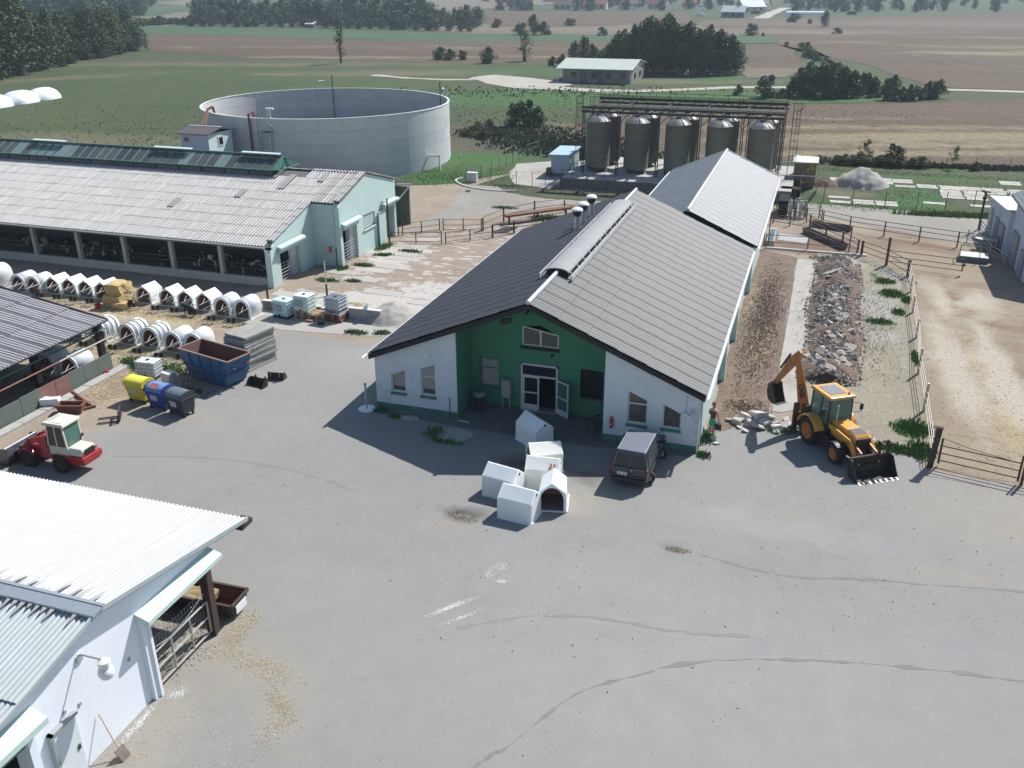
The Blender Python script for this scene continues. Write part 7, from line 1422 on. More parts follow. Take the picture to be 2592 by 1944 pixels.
b = MB(); b.path([BB.lerp(EL, .3)+off*.7, BB.lerp(EL, .6)-off*.2+Vector((0, 0, .05)), EL+Vector((.05, .05, .2)), EL.lerp(DE, .3)+side*.3], .022, 6); b.build('hose', 'black_plastic', BH)
# rear bucket hanging open, resting just above the dug ground
bt = (DE-EL); bt.z = 0; bt.normalize(); sd = Vector((-bt.y, bt.x, 0))
def RP(a, z_, s): return DE-bt*a*1.0+Vector((0, 0, z_))+sd*s
b = MB(); hw2 = .30
prof2 = [(-.12, .02), (-.22, -.40), (-.10, -.80), (.18, -.96), (.46, -.92)]
for (a0_, z0_), (a1_, z1_) in zip(prof2, prof2[1:]): b.hexa([RP(a0_, z0_, -hw2), RP(a1_, z1_, -hw2), RP(a1_, z1_, hw2), RP(a0_, z0_, hw2)], [RP(a0_+.04, z0_+.02, -hw2), RP(a1_+.03, z1_+.04, -hw2), RP(a1_+.03, z1_+.04, hw2), RP(a0_+.04, z0_+.02, hw2)])
rb_ = b.build('rear_bucket', 'dark_steel', BH)
for s in (-1, 1):
    b = MB(); n_ = len(prof2); pp = prof2+[(.25, -.45), (.10, .0)]; vs = [RP(a, z_, s*hw2-.015) for a, z_ in pp]+[RP(a, z_, s*hw2+.015) for a, z_ in pp]; k = len(pp)
    b.add(vs, [tuple(range(k))[::-1], tuple(range(k, 2*k))]+[(i, (i+1) % k, k+(i+1) % k, k+i) for i in range(k)]); o = b.build('bucket_side', 'dark_steel', BH); o.parent = rb_
for i in range(4): b = MB(); s = -.25+i*.166; b.beam(RP(.42, -.93, s), RP(.60, -.90, s), .05, .03); o = b.build('tooth', 'loader_grey', BH); o.parent = rb_
b = MB(); b.beam(DE+Vector((0, 0, .05)), RP(-.05, .0, 0), .30, .14); b.build('bucket_link', 'orange_boom', BH)
tc = bpy.data.curves.new('bt', 'FONT'); tc.body = 'CASE'; tc.size = .30; tc.extrude = .003; tc.offset = .01; tc.materials.append(M['ink']); o = text_mesh('boom_text', tc, BH)
dv = (EL-BB).normalized(); tocam = (Binv.to_3x3() @ (CAM-Vector((20, 4, 2)))).normalized(); xv = -dv; nv_ = (dv.cross(Vector((0, 0, 1)))).normalized(); nv_ = nv_ if nv_.dot(tocam) > 0 else -nv_; yv = nv_.cross(xv)
xax = -dv
o.matrix_local = Matrix(((xax.x, yv.x, nv_.x, 0), (xax.y, yv.y, nv_.y, 0), (xax.z, yv.z, nv_.z, 0), (0, 0, 0, 1))); o.location = BB.lerp(EL, .50)+nv_*.14-yv*.10
# ---- compact wheel loader
LR_ = thing('compact_loader', 'small red and cream wheel loader with worn grey bucket at the left', 'wheel loader', (-10.05, -9.55, 0), rad(180)); LR_.scale = (1.07,)*3
for s in (-1, 1): big_wheel(LR_, 0, s*.46, .38, .27, 'dark_steel', 16); big_wheel(LR_, 1.62, s*.46, .38, .27, 'dark_steel', 16)
b = MB(); ang_hexa(b, -1.12, .25, .46, .50, .42, .78, -1.16, .3); b.box(-1.2, -1.02, -.52, .52, .52, .80); b.build('rear_chassis', 'red_paint', LR_, bevel=.03)
b = MB(); ang_hexa(b, -1.08, -.35, .44, .36, .78, 1.10, -1.02, -.35); b.build('engine_cover', 'cream_paint', LR_, bevel=.07)
b = MB(); b.box(-1.12, -1.065, -.24, .24, .82, 1.05); b.build('radiator_grille', 'black_plastic', LR_)
for s in (-1, 1): b = MB(); b.lathe([(.06, 0), (.055, .03), (.005, .035)], (0, 0), 10); o = b.build('rear_lamp', 'tail_red', LR_); o.location = (-1.08, s*.34, .93); o.rotation_euler = (0, -pi/2, 0)
b = MB(); ang_hexa(b, -.42, .48, .44, .44, .72, 1.12, -.42, .50); b.build('cab_base', 'cream_paint', LR_, bevel=.02)
for s in (-1, 1):
    for (xa, xb) in ((-.40, -.34), (.06, .06), (.50, .40)): b = MB(); b.beam((xa, s*.42, 1.1), (xb, s*.42, 2.02), .06, .06); b.build('cab_post', 'cream_paint', LR_)
    b = MB(); b.hexa([(-.36, s*.42-.008, 1.14), (.03, s*.42-.008, 1.14), (.03, s*.42+.008, 1.14), (-.36, s*.42+.008, 1.14)], [(-.32, s*.42-.008, 1.98), (.03, s*.42-.008, 1.98), (.03, s*.42+.008, 1.98), (-.32, s*.42+.008, 1.98)]); b.build('side_pane', 'glass_dark', LR_)
    b = MB(); b.hexa([(.09, s*.42-.008, .85), (.47, s*.42-.008, .85), (.47, s*.42+.008, .85), (.09, s*.42+.008, .85)], [(.09, s*.42-.008, 1.98), (.38, s*.42-.008, 1.98), (.38, s*.42+.008, 1.98), (.09, s*.42+.008, 1.98)]); b.build('door_pane', 'glass_dark', LR_)
b = MB(); b.hexa([(-.43, -.38, 1.16), (-.41, -.38, 1.16), (-.41, .38, 1.16), (-.43, .38, 1.16)], [(-.37, -.38, 1.98), (-.35, -.38, 1.98), (-.35, .38, 1.98), (-.37, .38, 1.98)]); b.build('rear_window', 'glass_green', LR_)
b = MB(); b.hexa([(.49, -.38, 1.16), (.51, -.38, 1.16), (.51, .38, 1.16), (.49, .38, 1.16)], [(.41, -.38, 1.98), (.43, -.38, 1.98), (.43, .38, 1.98), (.41, .38, 1.98)]); b.build('windscreen', 'glass_dark', LR_)
b = MB(); ang_hexa(b, -.46, .60, .50, .47, 2.02, 2.14, -.42, .56); rf = b.build('cab_roof', 'cream_paint', LR_, bevel=.025); b = MB(); b.box(-.30, .20, -.36, .36, 2.14, 2.155); o = b.build('roof_inset', 'conc_light', LR_); o.parent = rf
b = MB()
for i in range(5):
    for j in range(8): b.box(.30+i*.05, .33+i*.05, -.34+j*.09, -.30+j*.09, 2.14, 2.146)
o = b.build('roof_vents', 'frame_grey', LR_); o.parent = rf; o['kind'] = 'stuff'
b = MB(); ang_hexa(b, .45, 1.9, .36, .30, .42, .95, .6, 1.7); b.build('front_frame', 'red_paint', LR_, bevel=.03)
for s in (-1, 1):
    b = MB(); b.beam((.85, s*.28, 1.30), (1.65, s*.28, 1.05), .10, .22); b.beam((1.6, s*.28, 1.08), (2.25, s*.28, .42), .10, .18); b.build('loader_arm', 'red_paint', LR_)
    b = MB(); n = 8; inn = [(1.62+.42*cos(t), .38+.42*sin(t)) for t in [pi*.15+pi*.7*i/n for i in range(n+1)]]; ou = [(1.62+.46*cos(t), .38+.46*sin(t)) for t in [pi*.15+pi*.7*i/n for i in range(n+1)]][::-1]; b.prism(inn+ou, 'y', s*.46-.14, s*.46+.14); b.build('front_fender', 'red_paint', LR_, smooth=40)
b = MB(); b.box(.70, 1.05, -.34, .34, .9, 1.38); b.build('arm_tower', 'red_paint', LR_, bevel=.03)
b = MB(); b.tube((1.0, 0, 1.15), (1.9, 0, .95), .05, 8); b.build('tilt_cylinder', 'chrome', LR_)
b = MB(); b.box(2.2, 2.3, -.45, .45, .25, .62); b.build('quick_hitch', 'black_plastic', LR_)
b = MB(); b.box(1.98, 2.28, -.22, .25, .5, .72); b.build('hitch_block', 'loader_grey', LR_)
prof = [(2.42, .80), (2.32, .45), (2.42, .12), (2.62, .03), (3.15, .02)]; hw = .82; b = MB()
for (x0_, z0_), (x1_, z1_) in zip(prof, prof[1:]): b.hexa([(x0_, -hw, z0_), (x1_, -hw, z1_), (x1_, hw, z1_), (x0_, hw, z0_)], [(x0_+.03, -hw, z0_+.02), (x1_+.01, -hw, z1_+.035), (x1_+.01, hw, z1_+.035), (x0_+.03, hw, z0_+.02)])
bk = b.build('bucket', 'loader_grey', LR_)
for s in (-1, 1): b = MB(); b.prism(prof+[(2.75, .75)], 'y', s*hw-.02, s*hw+.02); o = b.build('bucket_side', 'loader_grey', LR_); o.parent = bk
b = MB(); b.path([(.30, .5, 1.9), (.42, .66, 1.85), (.42, .68, 1.6)], .012, 5); b.box(-.48, -.44, -.46, -.38, 1.28, 1.40); b.build('mirror_arm', 'black_plastic', LR_)
t = thing('steel_plate', 'dark steel plate leaning up behind the small loader', 'steel plate', (-11.9, -8.2, 0), rad(150)); b = MB(); b.hexa([(-.25, -.02, 0), (.25, -.02, 0), (.25, .02, 0), (-.25, .02, 0)], [(-.05, .55, 1.05), (.12, .55, 1.05), (.12, .58, 1.05), (-.05, .58, 1.05)]); b.build('plate', 'loader_grey', t)
# ================================================================== SILO PLANT
ss = ((-5.0, 17.2, 51.95, 64.0),)
pl_ = thing('silo_plinth', 'raised dark concrete plinth carrying the ten silos', 'plinth', (6, 52, 0), world=True)
b = MB(); b.box(-5.0, 17.2, 51.95, 65.0, 0, 1.0); b.build('platform', 'conc', pl_)
b = MB(); b.box(-5.02, 17.22, 51.88, 51.95, 0, 1.06); b.build('retaining_wall', 'conc_dark', pl_)
for i in range(6): b = MB(); b.box(-5.35, -4.95, 51.95+.0, 52.9, i*.18, i*.18+.06) if False else b.box(-5.9+i*.16, -5.0, 51.2, 52.0, i*.16, i*.16+.05); b.build('step', 'conc', pl_)
def make_silo():
    t = thing('silo', 'x', 'silo', group='ten silos in two rows')
    b = MB(); b.lathe([(.7, .12), (1.22, .45), (1.27, .5), (1.25, .55), (1.25, 4.85), (1.28, 4.9), (1.28, 5.0), (1.22, 5.02)], (0, 0), 32); b.build('tank_wall', 'silo', t, smooth=35)
    b = MB(); b.lathe([(1.22, 5.0), (.98, 5.22), (.62, 5.42), (.25, 5.52), (.01, 5.53)], (0, 0), 16); b.build('dome', 'silo_dome', t, smooth=20)
    for i in range(10):
        a = 2*pi*i/10; b = MB(); pr = [(1.23, 5.03), (.99, 5.25), (.63, 5.45), (.25, 5.55)]
        for p, q in zip(pr, pr[1:]): b.beam((p[0]*cos(a), p[0]*sin(a), p[1]), (q[0]*cos(a), q[0]*sin(a), q[1]), .05, .04)
        b.build('dome_rib', 'frame_grey', t)
    b = MB(); b.lathe([(.24, 5.5), (.24, 5.62), (.30, 5.64), (.28, 5.70), (.01, 5.72)], (0, 0), 14); b.build('hatch', 'silo_steel', t)
    for i in range(4): a = pi/4+pi/2*i; b = MB(); b.beam((1.05*cos(a), 1.05*sin(a), 0), (1.12*cos(a), 1.12*sin(a), 1.0), .10, .10); b.build('leg', 'silo_steel', t)
    b = MB(); b.tube((0, 0, .05), (0, 0, .4), .14, 8); b.tube((.0, -.5, .15), (.9, -.9, .15), .05, 6); b.build('outlet', 'dark_steel', t); return t
s0 = make_silo(); first = True
for r_i, (row, vv) in enumerate((('front', 57.0), ('back', 61.1))):
    for k, u in enumerate((-2.45, 1.57, 5.68, 9.73, 13.76)):
        u2 = u+(0 if r_i == 0 else .25)
        lb = '%s dark silo of the %s row, counted from the left' % (('first', 'second', 'third', 'fourth', 'fifth')[k], row)
        if first: s0.location = (u2, vv, 1.0); s0['label'] = lb; first = False
        else: copy_thing(s0, (u2, vv, 1.0), RN.uniform(0, 3), lb)
fr_ = thing('silo_gantry', 'rusty steel gantry with walkway and railings over the silos', 'gantry', (6, 58, 0), world=True)
for vv in (55.2, 59.0, 62.9):
    for u in (-3.5, 0, 4, 8, 12, 15.55):
        if vv == 59.0 and u not in (-3.5, 15.55): continue
        b = MB(); b.box(u-.13, u-.05, vv-.08, vv+.08, 1, 7.1); b.box(u+.05, u+.13, vv-.08, vv+.08, 1, 7.1)
        for i in range(10): b.beam((u-.08, vv-.08, 1.2+i*.58), (u+.08, vv-.08, 1.5+i*.58), .03, .02)
        b.build('post', 'silo_steel', fr_)
        if vv != 59.0:
            for s in (-1, 1):
                if (u < -3 and s < 0) or (u > 15 and s > 0): continue
                b = MB(); b.beam((u, vv, 6.0), (u+s*1.0, vv, 7.0), .07, .07); b.build('brace', 'silo_steel', fr_)
for vv in (55.2, 62.9):
    for zz in (6.98, 7.40): b = MB(); b.box(-3.75, 15.8, vv-.12, vv+.12, zz, zz+.20); b.build('beam', 'silo_steel', fr_)
    b = MB()
    n = 26
    for i in range(n): x0_ = -3.7+i*19.4/n; b.beam((x0_, vv, 7.12 if i % 2 else 7.42), (x0_+19.4/n, vv, 7.42 if i % 2 else 7.12), .05, .05)
    o = b.build('truss_lacing', 'silo_steel', fr_); o['kind'] = 'stuff'
for u in (-3.5, 0, 4, 8, 12, 15.55): b = MB(); b.box(u-.10, u+.10, 55.1, 63.0, 7.0, 7.22); b.build('crossbeam', 'silo_steel', fr_)
for k in range(9): b = MB(); b.box(-3.7+k*2.16, -3.7+(k+1)*2.16-.04, 58.4, 60.0, 7.22, 7.28); b.build('walkway_grating', 'silo_steel', fr_)
for vv in (58.4, 60.0, 63.1):
    for zz in (7.7, 8.15): b = MB(); b.tube((-3.7, vv, zz), (15.7, vv, zz), .022, 5); b.build('handrail', 'silo_steel', fr_)
    for i in range(14): b = MB(); b.tube((-3.7+i*1.49, vv, 7.2), (-3.7+i*1.49, vv, 8.2), .024, 5); b.build('rail_post', 'silo_steel', fr_)
for u, d in ((-4.35, -1), (16.45, 1)):
    b = MB()
    for x in (-.22, .22): b.tube((u+x*0, 57.9+x, 1.0), (u, 57.9+x, 8.3), .03, 5)
    for i in range(24): b.tube((u, 57.68, 1.2+i*.3), (u, 58.12, 1.2+i*.3), .018, 4)
    b.build('ladder', 'silo_steel', fr_)
    b = MB()
    for i in range(9):
        zz = 2.6+i*.7; pts = [(u+d*.7*sin(t), 57.9+.38*cos(t), zz) for t in [pi*j/6 for j in range(7)]]; b.path(pts, .015, 4)
    for j in range(1, 6): t_ = pi*j/6; b.tube((u+d*.7*sin(t_), 57.9+.38*cos(t_), 2.6), (u+d*.7*sin(t_), 57.9+.38*cos(t_), 8.2), .014, 4)
    o = b.build('ladder_cage', 'silo_steel', fr_); o['kind'] = 'stuff'
b = MB(); b.tube((15.8, 55.3, 3.1), (19.4, 56.0, 3.05), .06, 6); b.tube((19.4, 56, .1), (19.4, 56, 3.05), .05, 6); b.tube((15.8, 57.3, 1.5), (19.4, 57.5, 1.5), .05, 6); b.build('side_pipe', 'pipe_light', fr_)
rl = thing('plinth_railing', 'low pipe railing along the left part of the silo plinth', 'railing', (-3, 52, 1), world=True)
for i in range(6): b = MB(); b.tube((-4.9+i*1.1, 52.1, 1.0), (-4.9+i*1.1, 52.1, 1.85), .025, 5); b.build('rail_post', 'dark_steel', rl)
for zz in (1.4, 1.85): b = MB(); b.tube((-4.9, 52.1, zz), (.6, 52.1, zz), .022, 5); b.build('rail', 'dark_steel', rl)
# huts
t = thing('blue_hut', 'small pale blue metal hut left of the silos', 'hut', (-6.9, 58.6, 0), world=True)
b = MB(); b.box(-7.5, -5.5, 57.4, 61.4, .35, 2.25); b.build('wall', 'sheet_blue', t); b = MB(); b.hexa([(-7.7, 57.1, 2.25), (-5.3, 57.1, 2.30), (-5.3, 61.6, 2.5), (-7.7, 61.6, 2.45)], [(-7.7, 57.1, 2.31), (-5.3, 57.1, 2.36), (-5.3, 61.6, 2.56), (-7.7, 61.6, 2.51)]); b.build('roof', mat('sky_blue_roof', (.33, .47, .62), (.38, .52, .66), 3, .5), t)
for i in range(4): b = MB(); b.box(-5.49, -5.46, 57.6+i*.95, 58.45+i*.95, .5, 2.15); b.build('panel', 'sheet_blue', t)
b = MB(); b.box(-7.5, -5.5, 57.4, 61.4, 0, .35); b.build('base', 'conc_dark', t); b = MB(); b.path([(-5.5, 57.2, .35), (-4.6, 57.2, .9), (-4.6, 57.2, 1.6), (-5.5, 57.2, 1.3)], .03, 5); b.path([(-4.6, 57.2, .9), (-3.8, 57.2, 1.2)], .03, 5); b.build('step_railing', 'dark_steel', t)
b = MB(); b.box(-7.9, -7.5, 56.9, 57.6, .1, .9); b.build('side_box', 'rust', t)
t = thing('orange_hut', 'rusty orange-brown box hut on a raised base right of the silos', 'hut', (18.3, 60, 0), world=True)
b = MB(); b.box(17.05, 19.15, 58.9, 61.4, .45, 2.55); b.build('wall', 'orange_hut', t); b = MB(); b.hexa([(16.9, 58.7, 2.55), (19.3, 58.7, 2.50), (19.3, 61.6, 2.62), (16.9, 61.6, 2.67)], [(16.9, 58.7, 2.62), (19.3, 58.7, 2.57), (19.3, 61.6, 2.69), (16.9, 61.6, 2.74)]); b.build('roof', 'conc_light', t)
b = MB(); b.box(17.1, 19.1, 59, 61.3, 0, .45); b.build('base', 'conc_dark', t)
for i in range(5): b = MB(); b.box(17.0, 17.9, 57.2+i*.34, 57.5+i*.34, .1+i*.14, .16+i*.14); b.build('step', 'dark_steel', t)
for x in (17.0, 17.9): b = MB(); b.path([(x, 57.2, .1), (x, 57.2, .9), (x, 58.8, 1.6)], .025, 5); b.build('stair_rail', 'pipe_light', t)
t = thing('dark_bunker', 'dark low bunker wall behind the rear barn corner', 'bunker', (16.9, 54, 0), world=True)
b = MB(); b.box(16.2, 18.0, 53.4, 54.6, 0, 1.0); b.build('wall', 'interior', t); b = MB(); b.box(16.0, 18.1, 53.2, 53.4, 0, .25); b.build('kerb_edge', 'kerb', t)
t = thing('calf_chute', 'dark chute with pale weathered boards beside the rear barn', 'cattle chute', (17.6, 47.5, 0), world=True)
for i in range(4): b = MB(); b.box(17.3+i*.42, 17.6+i*.42, 46.3, 46.4, .05, 1.5); b.build('board', 'conc' if i % 2 else 'conc_light', t)
b = MB(); b.box(16.4, 17.2, 46.2, 49.0, 0, 1.4); b.build('dark_box', 'interior', t); b = MB(); b.beam((18.2, 47, .2), (19.3, 49.2, 1.7), .12, .3); b.beam((17.6, 48.6, .2), (17.6, 48.6, 2.1), .25, .3); b.build('ramp_beam', 'dark_steel', t)
t = thing('white_cabinet_box', 'white concrete cabinet at the fence corner by the tank lawn', 'cabinet', (-14.4, 52.1, 0)); b = MB(); b.box(-.52, .52, -.25, .25, 0, .95); b.build('case', 'conc_light', t, bevel=.01); b = MB(); b.box(-.56, .56, -.29, .29, .95, 1.0); b.build('lid', 'frame_white', t); b = MB(); b.box(-.48, -.02, -.265, -.25, .08, .9); b.box(.02, .48, -.265, -.25, .08, .9); b.build('door_panel', 'conc_light', t)
kr = thing('lawn_kerb', None, None, (0, 0, 0)); kr['kind'] = 'structure'
kp = smooth_line([(-16.08, 53.6), (-16.3, 52.4), (-15.83, 51.3), (-14.61, 49.95), (-12.91, 49.0), (-10.69, 48.6), (-8.75, 49.1)], 3)
for a_, c_ in zip(kp, kp[1:]): b = MB(); b.beam((*a_, .06), (*c_, .06), .14, .14); b.build('kerb_stone', 'kerb', kr)
# ================================================================== FENCES
def rail_fence(name, label, cat, posts, h, rails, m='pipe', pr=.05, rr=.028, heights=None, skip=(), group=None, square=True):
    c_ = sum((Vector((*p, 0)) for p in posts), Vector())/len(posts)
    t = thing(name, label, cat, (c_.x, c_.y, 0), world=True, group=group)
    for i, p in enumerate(posts):
        hh = heights[i] if heights else h; b = MB()
        if square: b.box(p[0]-pr, p[0]+pr, p[1]-pr, p[1]+pr, 0, hh)
        else: b.tube((*p, 0), (*p, hh), pr, 7)
        b.build('post', m, t)
    for i, (p, q) in enumerate(zip(posts, posts[1:])):
        if i in skip: continue
        for zz in rails:
            b = MB(); sag = .0; b.tube((*p, zz+RN.uniform(-.02, .02)), (*q, zz+RN.uniform(-.02, .02)), rr, 6); b.build('rail', m, t)
    return t
rail_fence('paddock_fence', 'three-rail pipe fence running along the back road to the right building', 'fence', [(19.9, 46.6), (20.24, 44.23), (22.39, 42.78), (25.03, 41.82), (27.6, 40.9), (30.3, 40.0), (33.0, 39.2)], 1.25, (.45, .85, 1.22), 'pipe')
rail_fence('diagonal_fence', 'rail fence slanting between the two feed troughs', 'fence', [(19.23, 42.28), (20.55, 39.6), (21.8, 37.55), (22.9, 35.6)], 1.2, (.45, .8, 1.15), 'pipe', .07)
rail_fence('front_pen_fence', 'long pipe fence above the white kerb at the dug strip end', 'fence', [(15.95, 36.2), (16.31, 35.45), (19.27, 35.58), (22.29, 35.62), (23.19, 35.3)], 1.3, (.5, 1.05), 'pipe', .04, .024, [1.2, 2.8, 1.7, 2.1, 1.2])
rail_fence('rear_pen_fence', 'rail fence joining the rear barn wall with the thick corner post', 'fence', [(16.2, 43.6), (17.6, 43.1), (19.23, 42.28)], 1.3, (.2, .75, 1.25), 'pipe', .05)
rail_fence('chute_gate', 'close-railed gate leading to the dark chute by the rear barn', 'gate', [(16.3, 45.2), (17.9, 45.0), (18.9, 44.7), (20.1, 44.4)], 1.25, (.1, .35, .6, .85, 1.1, 1.25), 'pipe', .04, .02)
rail_fence('corner_fence', 'rail fence from the kerb end past the tall thick post to the bend', 'fence', [(23.19, 35.26), (24.88, 33.25), (26.18, 30.64)], 1.25, (.4, .8, 1.15), 'pipe', .09, .028, [1.2, 2.1, 1.25])
rail_fence('bent_pipe_fence', 'long sagging rail fence with dark posts between strewn ground and paddock', 'fence', [(26.18, 30.64), (26.16, 27.08), (26.02, 22.74), (25.94, 18.13), (25.65, 12.45), (25.59, 7.65), (25.45, 1.95)], 1.2, (.5, .82, 1.12), 'pipe_light', .055, .018, [1.25, 1.2, 1.15, 1.2, 1.5, 1.5, 1.9])
t = thing('gate_post', 'thick dark leaning gate post at the asphalt edge', 'gate post', (25.42, 1.79, 0)); b = MB(); b.beam((0, 0, 0), (.10, 0, 1.95), .22, .18); b.build('post', 'dark_steel', t); b = MB(); b.box(-.14, .24, -.12, .12, 1.9, 1.94); b.build('post_cap', 'dark_steel', t)
t = thing('paddock_gate', 'wide dark rail gate at the right edge of the asphalt', 'gate', (27.2, 1.6, 0), world=True)
for x0_, y0_ in ((25.75, 1.98), (28.75, 1.30)): b = MB(); b.tube((x0_, y0_, .15), (x0_, y0_, 1.35), .045, 7); b.build('gate_upright', 'dark_steel', t)
for zz in (.30, .65, 1.0): b = MB(); b.tube((25.75, 1.98, zz), (28.75, 1.30, zz), .03, 6); b.build('rail', 'pipe', t)
b = MB(); b.path([(25.75, 1.98, 1.35), (27, 1.7, 1.12), (28.75, 1.3, .98)], .014, 5); b.build('tension_wire', 'pipe', t)
rail_fence('edge_gate', 'rail gate continuing beyond the right frame edge', 'gate', [(28.9, 1.28), (30.4, 1.0), (32.5, .55)], 1.3, (.3, .65, 1.0), 'pipe', .05)
t = thing('open_paddock_gate', 'open three-rail gate leaf swung out into the sandy paddock', 'gate', (27.5, 32.5, 0), world=True)
for zz in (.35, .72, 1.15): b = MB(); b.tube((25.0, 33.2, zz), (29.8, 32.2, zz), .028, 6); b.build('rail', 'pipe', t)
b = MB(); b.box(29.76, 29.84, 32.15, 32.25, .3, 1.2); b.build('gate_upright', 'pipe', t); b = MB(); b.box(29.75, 29.95, 32.12, 32.28, .7, .85); b.build('latch', 'dark_steel', t)
for nm, lb, p, q in (('feed_trough', 'long dark concrete trough slanting through the pen', (18.9, 41.2), (22.0, 36.7)), ('feed_trough', 'long dark concrete trough along the back of the pen', (19.4, 43.6), (22.5, 42.6))):
    t = thing(nm, lb, 'feed trough', ((p[0]+q[0])/2, (p[1]+q[1])/2, 0), atan2(q[1]-p[1], q[0]-p[0])); l_ = hypot(q[0]-p[0], q[1]-p[1])/2
    tub((l_, .16, .03), (l_, .26, .38), .05, 'conc_dark', 'conc_dark', 'tub', t).build('rim', 'dark_steel', t)
t = thing('water_trough', 'long white-rimmed water trough beside the rear barn wall', 'water trough', (16.3, 38.3, 0), world=True)
b = MB(); b.box(16.15, 16.75, 36.0, 39.6, 0, .45); b.build('basin', 'conc', t); b = MB(); b.box(16.25, 16.65, 36.1, 39.5, .451, .46); b.build('water', mat('trough_water', (.10, .17, .18), rough=.1), t); b = MB(); b.box(16.1, 16.8, 39.6, 39.8, 0, .5); b.build('end_wall', 'kerb', t)
kr2 = thing('pen_kerb', None, None, (0, 0, 0)); kr2['kind'] = 'structure'
for i in range(8): b = MB(); x0_ = 16.1+i*.94; b.box(x0_, x0_+.92, 35.15, 35.38, -.03, .14); b.build('kerb_stone', 'kerb', kr2)
sheet('wet_slab', [(16.9, 38.2), (19.1, 37.6), (19.3, 39.6), (17.0, 40.2)], .03, mat('damp_slab', (.26, .27, .28), (.33, .34, .35), 1, .6, world=True), .4, .06, 51)
# left yard
rail_fence('pen_gate', 'back pen gate of two rail leaves beside the cattle barn doorway', 'gate', [(-12.48, 30.53), (-11.3, 31.7), (-10.12, 32.78)], 1.05, (.1, .5, .95), 'pipe', .035, .022, [1.2, .95, 1.0])
rail_fence('pen_gate', 'back pen gate reaching to the tall post in the middle', 'gate', [(-9.8, 32.8), (-8.2, 33.3), (-6.75, 33.7)], 1.05, (.1, .5, .95), 'pipe', .035, .022)
rail_fence('pen_gate', 'front pen gate nearest to the barn doorway pole', 'gate', [(-12.35, 27.8), (-10.4, 28.5), (-8.44, 29.06)], 1.0, (.15, .5, .9), 'pipe', .035, .022, [.9, .9, 1.05])
rail_fence('pen_gate', 'front pen gate slanting towards the wooden beams', 'gate', [(-8.1, 29.1), (-6.6, 30.6), (-5.15, 31.94)], 1.0, (.15, .5, .9), 'pipe', .035, .022, [.95, .9, 1.1])
rail_fence('pen_fence', 'low rail fence between the pen beams and the green barn roof', 'fence', [(-5.15, 31.94), (-3.93, 33.81), (-2.0, 35.8), (0, 37.4)], 1.05, (.5, 1.0), 'dark_steel', .06, .035)
rail_fence('ramp_fence', 'rail fence along the raised dark feeding ramp', 'fence', [(-6.61, 33.73), (-5.94, 37.11), (-4.1, 40.22), (-1.97, 42.47), (.5, 42.0)], 1.2, (.65, 1.15), 'pipe', .055, .026, [1.1, 1.35, 1.3, 1.0, 1.0])
t = thing('feeding_ramp', 'long dark timber feeding table raised behind the pens', 'feeding table', (-3.6, 38.8, 0), world=True)
b = MB(); b.beam((-5.6, 36.4, .72), (-.9, 41.4, .72), .7, .16); b.build('table_top', 'rust', t)
for q_ in ((-5.3, 36.7), (-3.4, 38.8), (-1.4, 40.9)): b = MB(); b.box(q_[0]-.07, q_[0]+.07, q_[1]-.07, q_[1]+.07, 0, .7); b.build('leg', 'dark_steel', t)
t = thing('log_heap', 'small heap of grey timber at the fence corner', 'timber heap', (-4.9, 33.6, 0))
for i in range(7): b = MB(); b.beam((-.6+.1*i, -.3+.12*i, .1+.06*i), (.6+.1*i, .2+.05*i, .15+.05*i), .14, .12); b.build('beam', 'conc', t)
t = thing('yard_lamp_pole', 'tall thin dark pole with a side arm by the barn doorway', 'lamp pole', (-12.35, 27.7, 0)); b = MB(); b.tube((0, 0, 0), (0, 0, 3.65), .06, 8); b.build('pole', 'dark_steel', t); b = MB(); b.tube((0, 0, 3.35), (-.9, .3, 3.2), .04, 6); b.build('arm', 'dark_steel', t)
t = thing('thin_grey_post', 'thin grey post with dark foot behind the violet tank', 'post', (-10.77, 14.62, 0)); b = MB(); b.tube((0, 0, 0), (0, 0, .8), .07, 8); b.build('foot', 'dark_steel', t); b = MB(); b.tube((0, 0, .8), (0, 0, 2.4), .045, 8); b.build('shaft', 'zinc', t)
t = thing('dark_post', 'short dark post standing behind the teal tank', 'post', (-14.06, 12.65, 0)); b = MB(); b.tube((0, 0, 0), (0, 0, 1.15), .07, 8); b.build('shaft', 'dark_steel', t)
t = thing('tool_rack', 'thin metal rack with a red item in the barn corner', 'rack', (-13.9, 20.1, 0))
for a_, c_ in (((-.5, .4, 0), (-.3, .4, 1.9)), ((-.3, .4, 1.9), (.5, .2, 0)), ((.3, .3, 0), (.2, .4, 1.5)), ((-.4, .3, .3), (.5, .2, .3)), ((-.45, .2, 0), (.1, .45, 1.2))): b = MB(); b.tube(a_, c_, .018, 5); b.build('rod', 'frame_grey', t)
b = MB(); b.box(.25, .42, .3, .42, 1.15, 1.6); b.build('red_item', 'red_obj', t)
